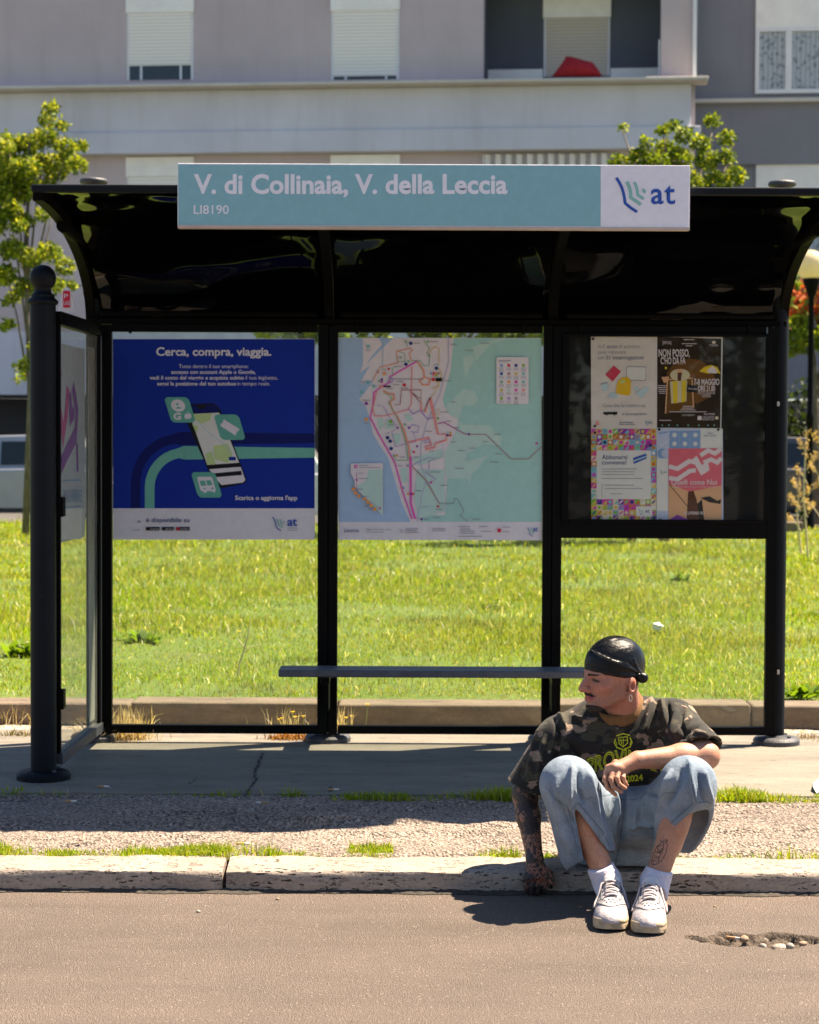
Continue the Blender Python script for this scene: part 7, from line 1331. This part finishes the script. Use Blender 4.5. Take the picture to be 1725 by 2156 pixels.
# ---- socks and shoes
def sock(an, kn, top_px, Yt, s):
    f = Field(); tp = at(*top_px, Yt); f.u(cut(cap(tp+(tp-an)*0.15, an, 0.0425, 0.041), half(tp, (tp-an))), 0); f.u(ell(an.lerp(tp, 0.42), (0.0445, 0.0445, 0.012)), 0.01); f.u(ell(an.lerp(tp, 0.75), (0.0445, 0.0445, 0.009)), 0.008); f.u(cap(an, an+Vector((0, -0.04, -0.03)), 0.042, 0.036), 0.02); V, Fc = f.mesh(0.0034)
    np_mesh('sock', V, Fc, 'sock_white', person, True)
sock(AR, KR, (1265, 1826), 6.272, -1); sock(AL, KL, (1388, 1832), 6.258, 1)
def shoe_mesh(toe, heel, label):
    toe, heel = Vector(toe), Vector(heel); d = (toe-heel); L_ = d.length; d.normalize(); sd = Vector((0, 0, 1)).cross(d).normalized(); RM = Matrix((d, sd, Vector((0, 0, 1)))).transposed(); R = np.array(RM)
    Q = lambda a, s, z: heel+d*(a*L_)+sd*s+Vector((0, 0, z))
    up_ = Field()
    up_.u(ell(Q(0.80, 0, 0.030), (0.066, 0.048, 0.036), R)); up_.u(ell(Q(0.62, 0, 0.034), (0.075, 0.046, 0.048), R), 0.03); up_.u(cap(Q(0.64, 0, 0.048), Q(0.34, 0, 0.088), 0.030, 0.030), 0.03); up_.u(ell(Q(0.20, 0, 0.052), (0.062, 0.040, 0.058), R), 0.03); up_.u(ell(Q(0.30, 0, 0.040), (0.10, 0.042, 0.04), R), 0.03)
    up_.s(ell(Q(0.22, 0, 0.122), (0.046, 0.034, 0.045), R), 0.006); up_.i(half(Q(0, 0, 0.026), (0, 0, -1)), 0.002)
    V, Fc = up_.mesh(0.0034); V = relax(V, Fc, 1, 0.4); o = np_mesh('shoe', V, Fc, 'leather_white', person, True); o['label'] = label
    # cup sole
    def hw(a): return float(np.interp(a, [0, 0.03, 0.12, 0.3, 0.5, 0.68, 0.82, 0.92, 0.97, 1.0], [0.016, 0.030, 0.040, 0.041, 0.043, 0.0500, 0.0520, 0.045, 0.033, 0.012]))
    ns = 36; a_ = 0.5-0.5*np.cos(np.linspace(0, math.pi, ns)); aa = list(a_)+list(a_[::-1][1:-1]); sg_ = [1]*ns+[-1]*(ns-2); vs = []; lv = [(0.001, -0.004), (0.006, 0.0005), (0.021, 0.0015), (0.024, 0.0005), (0.026, 0.0016), (0.0345, 0.001), (0.037, -0.002), (0.034, -0.008)]
    for z, dw in lv:
        for a, s in zip(aa, sg_): vs.append(Q(a+(dw/L_)*(1 if a > 0.5 else -1)*abs(2*a-1)**6, s*(hw(a)+dw), z+(0.012 if z < 0.003 else 0.004)*max(0, (a-0.8)/0.2)**2))
    n = len(aa); m = MB(); m.add(vs, [(j*n+i, j*n+(i+1) % n, (j+1)*n+(i+1) % n, (j+1)*n+i) for j in range(len(lv)-1) for i in range(n)]+[tuple(range(n-1, -1, -1)), tuple((len(lv)-1)*n+i for i in range(n))]); m.build('sole', 'outsole', o, True, angle=0.9)
    fo = bvh_of(o); 
    def top(a, s, lift=0.0015):
        h = fo.ray_cast(Q(a, s, 0.3), Vector((0, 0, -1))); return (h[0]+Vector((0, 0, lift))) if h[0] is not None else Q(a, s, 0.05)
    m = MB(); m.ribbon([top(a, 0, 0.0016) for a in np.linspace(0.665, 0.36, 14)], 0.034, (0, 0, 1)); m.build('tongue_gap', 'stitch_grey', o)
    m = MB(); 
    for k in range(7):
        a0 = 0.665-k*0.052; w_ = 0.019+0.001*k
        m.tube([top(a0+(0.012 if k % 2 else -0.012)*t_, t_*w_, 0.004+0.002*(1-t_*t_)) for t_ in np.linspace(-1, 1, 7)], 0.0036, 6)
    for s in (-1, 1): m.tube([top(0.34, s*0.012, 0.010), top(0.40, s*0.030, 0.016), top(0.44, s*0.040, 0.006), Q(0.50, s*0.049, 0.055), Q(0.58, s*0.052, 0.046)], 0.0032, 6)
    m.build('laces', 'lace_white', o, True); m = MB()
    m.ribbon([top(0.68, s, 0.002)+d*0.0 for s in np.linspace(-0.030, 0.030, 11)], 0.0038, (0, 0, 1)); 
    for s in (-1, 1): m.ribbon([top(a, s*(0.030+0.006*(a-0.68)), 0.0018) for a in np.linspace(0.68, 0.36, 12)], 0.0036, (0, 0, 1)); m.ribbon([top(a, s*hh_, 0.0018) for a, hh_ in ((0.74, 0.045), (0.70, 0.040), (0.66, 0.036), (0.62, 0.034))], 0.002, (0, 0, 1))
    m.ribbon([top(0.86-0.22*(s/0.046)**2, s, 0.0018) for s in np.linspace(-0.044, 0.044, 17)], 0.0036, (0, 0, 1)); m.build('stitching', 'stitch_grey', o)
    m = MB()
    for a, s in ((0.74, -0.018), (0.74, -0.006), (0.74, 0.006), (0.74, 0.018), (0.78, -0.012), (0.78, 0.0), (0.78, 0.012), (0.71, -0.024), (0.71, 0.024)): c = top(a, s, 0.0012); m.cyl(c-Vector((0, 0, 0.002)), c+Vector((0, 0, 0.0006)), 0.0026, n=7)
    m.build('vent_holes', 'stitch_grey', o); tg = Field(); tg.u(ell(Q(0.335, 0, 0.108), (0.014, 0.028, 0.030), np.array(RM @ Matrix.Rotation(-0.5, 3, 'Y')))); V, Fc = tg.mesh(0.003); np_mesh('shoe_tongue', V, Fc, 'tongue', o, True); return o
tR_ = on_z(1285.5, 1964, 0.0); hR_ = Vector((on_z(1291, 1920, 0).x, tR_.y+0.295, 0)); shoe_mesh(tR_, hR_, 'worn white low trainer, left of the two'); tL_ = on_z(1365, 1972, 0.0); hL_ = Vector((on_z(1374, 1928, 0).x, tL_.y+0.295, 0)); shoe_mesh(tL_, hL_, 'worn white low trainer, right of the two')
# ------------------------------------------------------------------ litter
plain('filter_tan', (0.48, 0.26, 0.12), 0.8, 0.2, 80); plain('cig_paper', (0.66, 0.62, 0.56), 0.8, 0.1, 80); plain('litter_white', (0.75, 0.74, 0.72), 0.5, 0.1, 20)
def butt(px, py, z, ang, label, ln=0.045):
    p = on_z(px, py, z); d = Vector((math.cos(ang), math.sin(ang), 0)); c = p+Vector((0, 0, 0.0042)); t = thing('cigarette_butt', label, 'cigarette butt', p, 'cigarette butts on the pavement')
    m = MB(); m.cyl(c, c+d*ln*0.55, 0.004, n=8); m.build('filter', 'filter_tan', t); m = MB(); m.cyl(c+d*(ln*0.55), c+d*ln, 0.0041, 0.0036, n=8); m.build('paper', 'cig_paper', t)
butt(206, 1658, ZP, -0.1, 'cigarette butt on the shaded slab right of the front post foot'); butt(690, 1665, ZP, 0.1, 'cigarette butt on the shaded slab in the middle of the shelter'); butt(136, 1689, 0.084, 0.0, 'cigarette butt on the asphalt seam below the front post'); butt(563, 1693, 0.084, 2.9, 'cigarette butt on the asphalt seam below the slab crack'); butt(1068, 1664, ZP, 0.2, 'cigarette butt on the shaded slab left of the man sleeve'); butt(497, 1779, 0.082, 0.0, 'cigarette butt on the sunny asphalt above the kerb', 0.05); butt(1530, 1976, 0.0, -0.5, 'cigarette butt on the road at the left rim of the pothole', 0.05)
# crumpled white bag on the lawn
p = on_z(1385, 1318, ZL+0.05); t = MB(); bm = bmesh.new(); bmesh.ops.create_icosphere(bm, subdivisions=3, radius=0.036)
for v in bm.verts:
    k = 1+0.35*math.sin(v.co.x*90+1)*math.cos(v.co.y*80)+0.25*math.sin(v.co.z*130+v.co.x*60); v.co = Vector((v.co.x*k*1.15, v.co.y*k*0.8, v.co.z*k*0.65))
me = bpy.data.meshes.new('litter'); bm.to_mesh(me); bm.free(); o = link('plastic_litter', me, 'litter_white', None, False); o.location = (p.x, p.y, p.z+0.0); tag(o, 'crumpled white plastic bag lying on the lawn above the seated man', 'litter')
# crisp wrapper at the right edge of the slab
m = MB(); pts = [on_z(x, y, ZP+0.004) for x, y in ((1713, 1650), (1725, 1646), (1735, 1652), (1733, 1668), (1720, 1672), (1712, 1664))]
vs = [q+Vector((0, 0, 0.012*(i % 2))) for i, q in enumerate(pts)]; m.prism(vs, (0, 0, 0.004)); o = m.build('paper_litter', 'litter_white'); tag(o, 'scrap of white paper on the sunny slab at the right edge', 'litter')
# a few loose pebbles on the road and pavement
for k, (x, y, r, z, lb) in enumerate(((585, 1895, 0.006, 0, 'dark pebble on the road below the kerb joint'), (1505, 1910, 0.005, 0, 'dark pebble on the road right of the shoes'), (586, 1812, 0.006, 0.083, 'small pebble on the kerb top right of the joint'), (170, 1770, 0.006, 0.078, 'dark pebble on the sunny asphalt at the left'), (418, 1921, 0.007, 0.0, 'pale chip on the road below the kerb'), (232, 1661, 0.006, ZP, 'white chip on the shaded slab near the front post'))):
    p = on_z(x, y, z); o = link('pebble', pebble(r, k+20), 'pale_stone' if 'pale' in lb or 'white' in lb else 'brown_stone', None, True); o.location = (p.x, p.y, z+r*0.4); tag(o, lb, 'pebble', 'loose pebbles')
flush_texts()
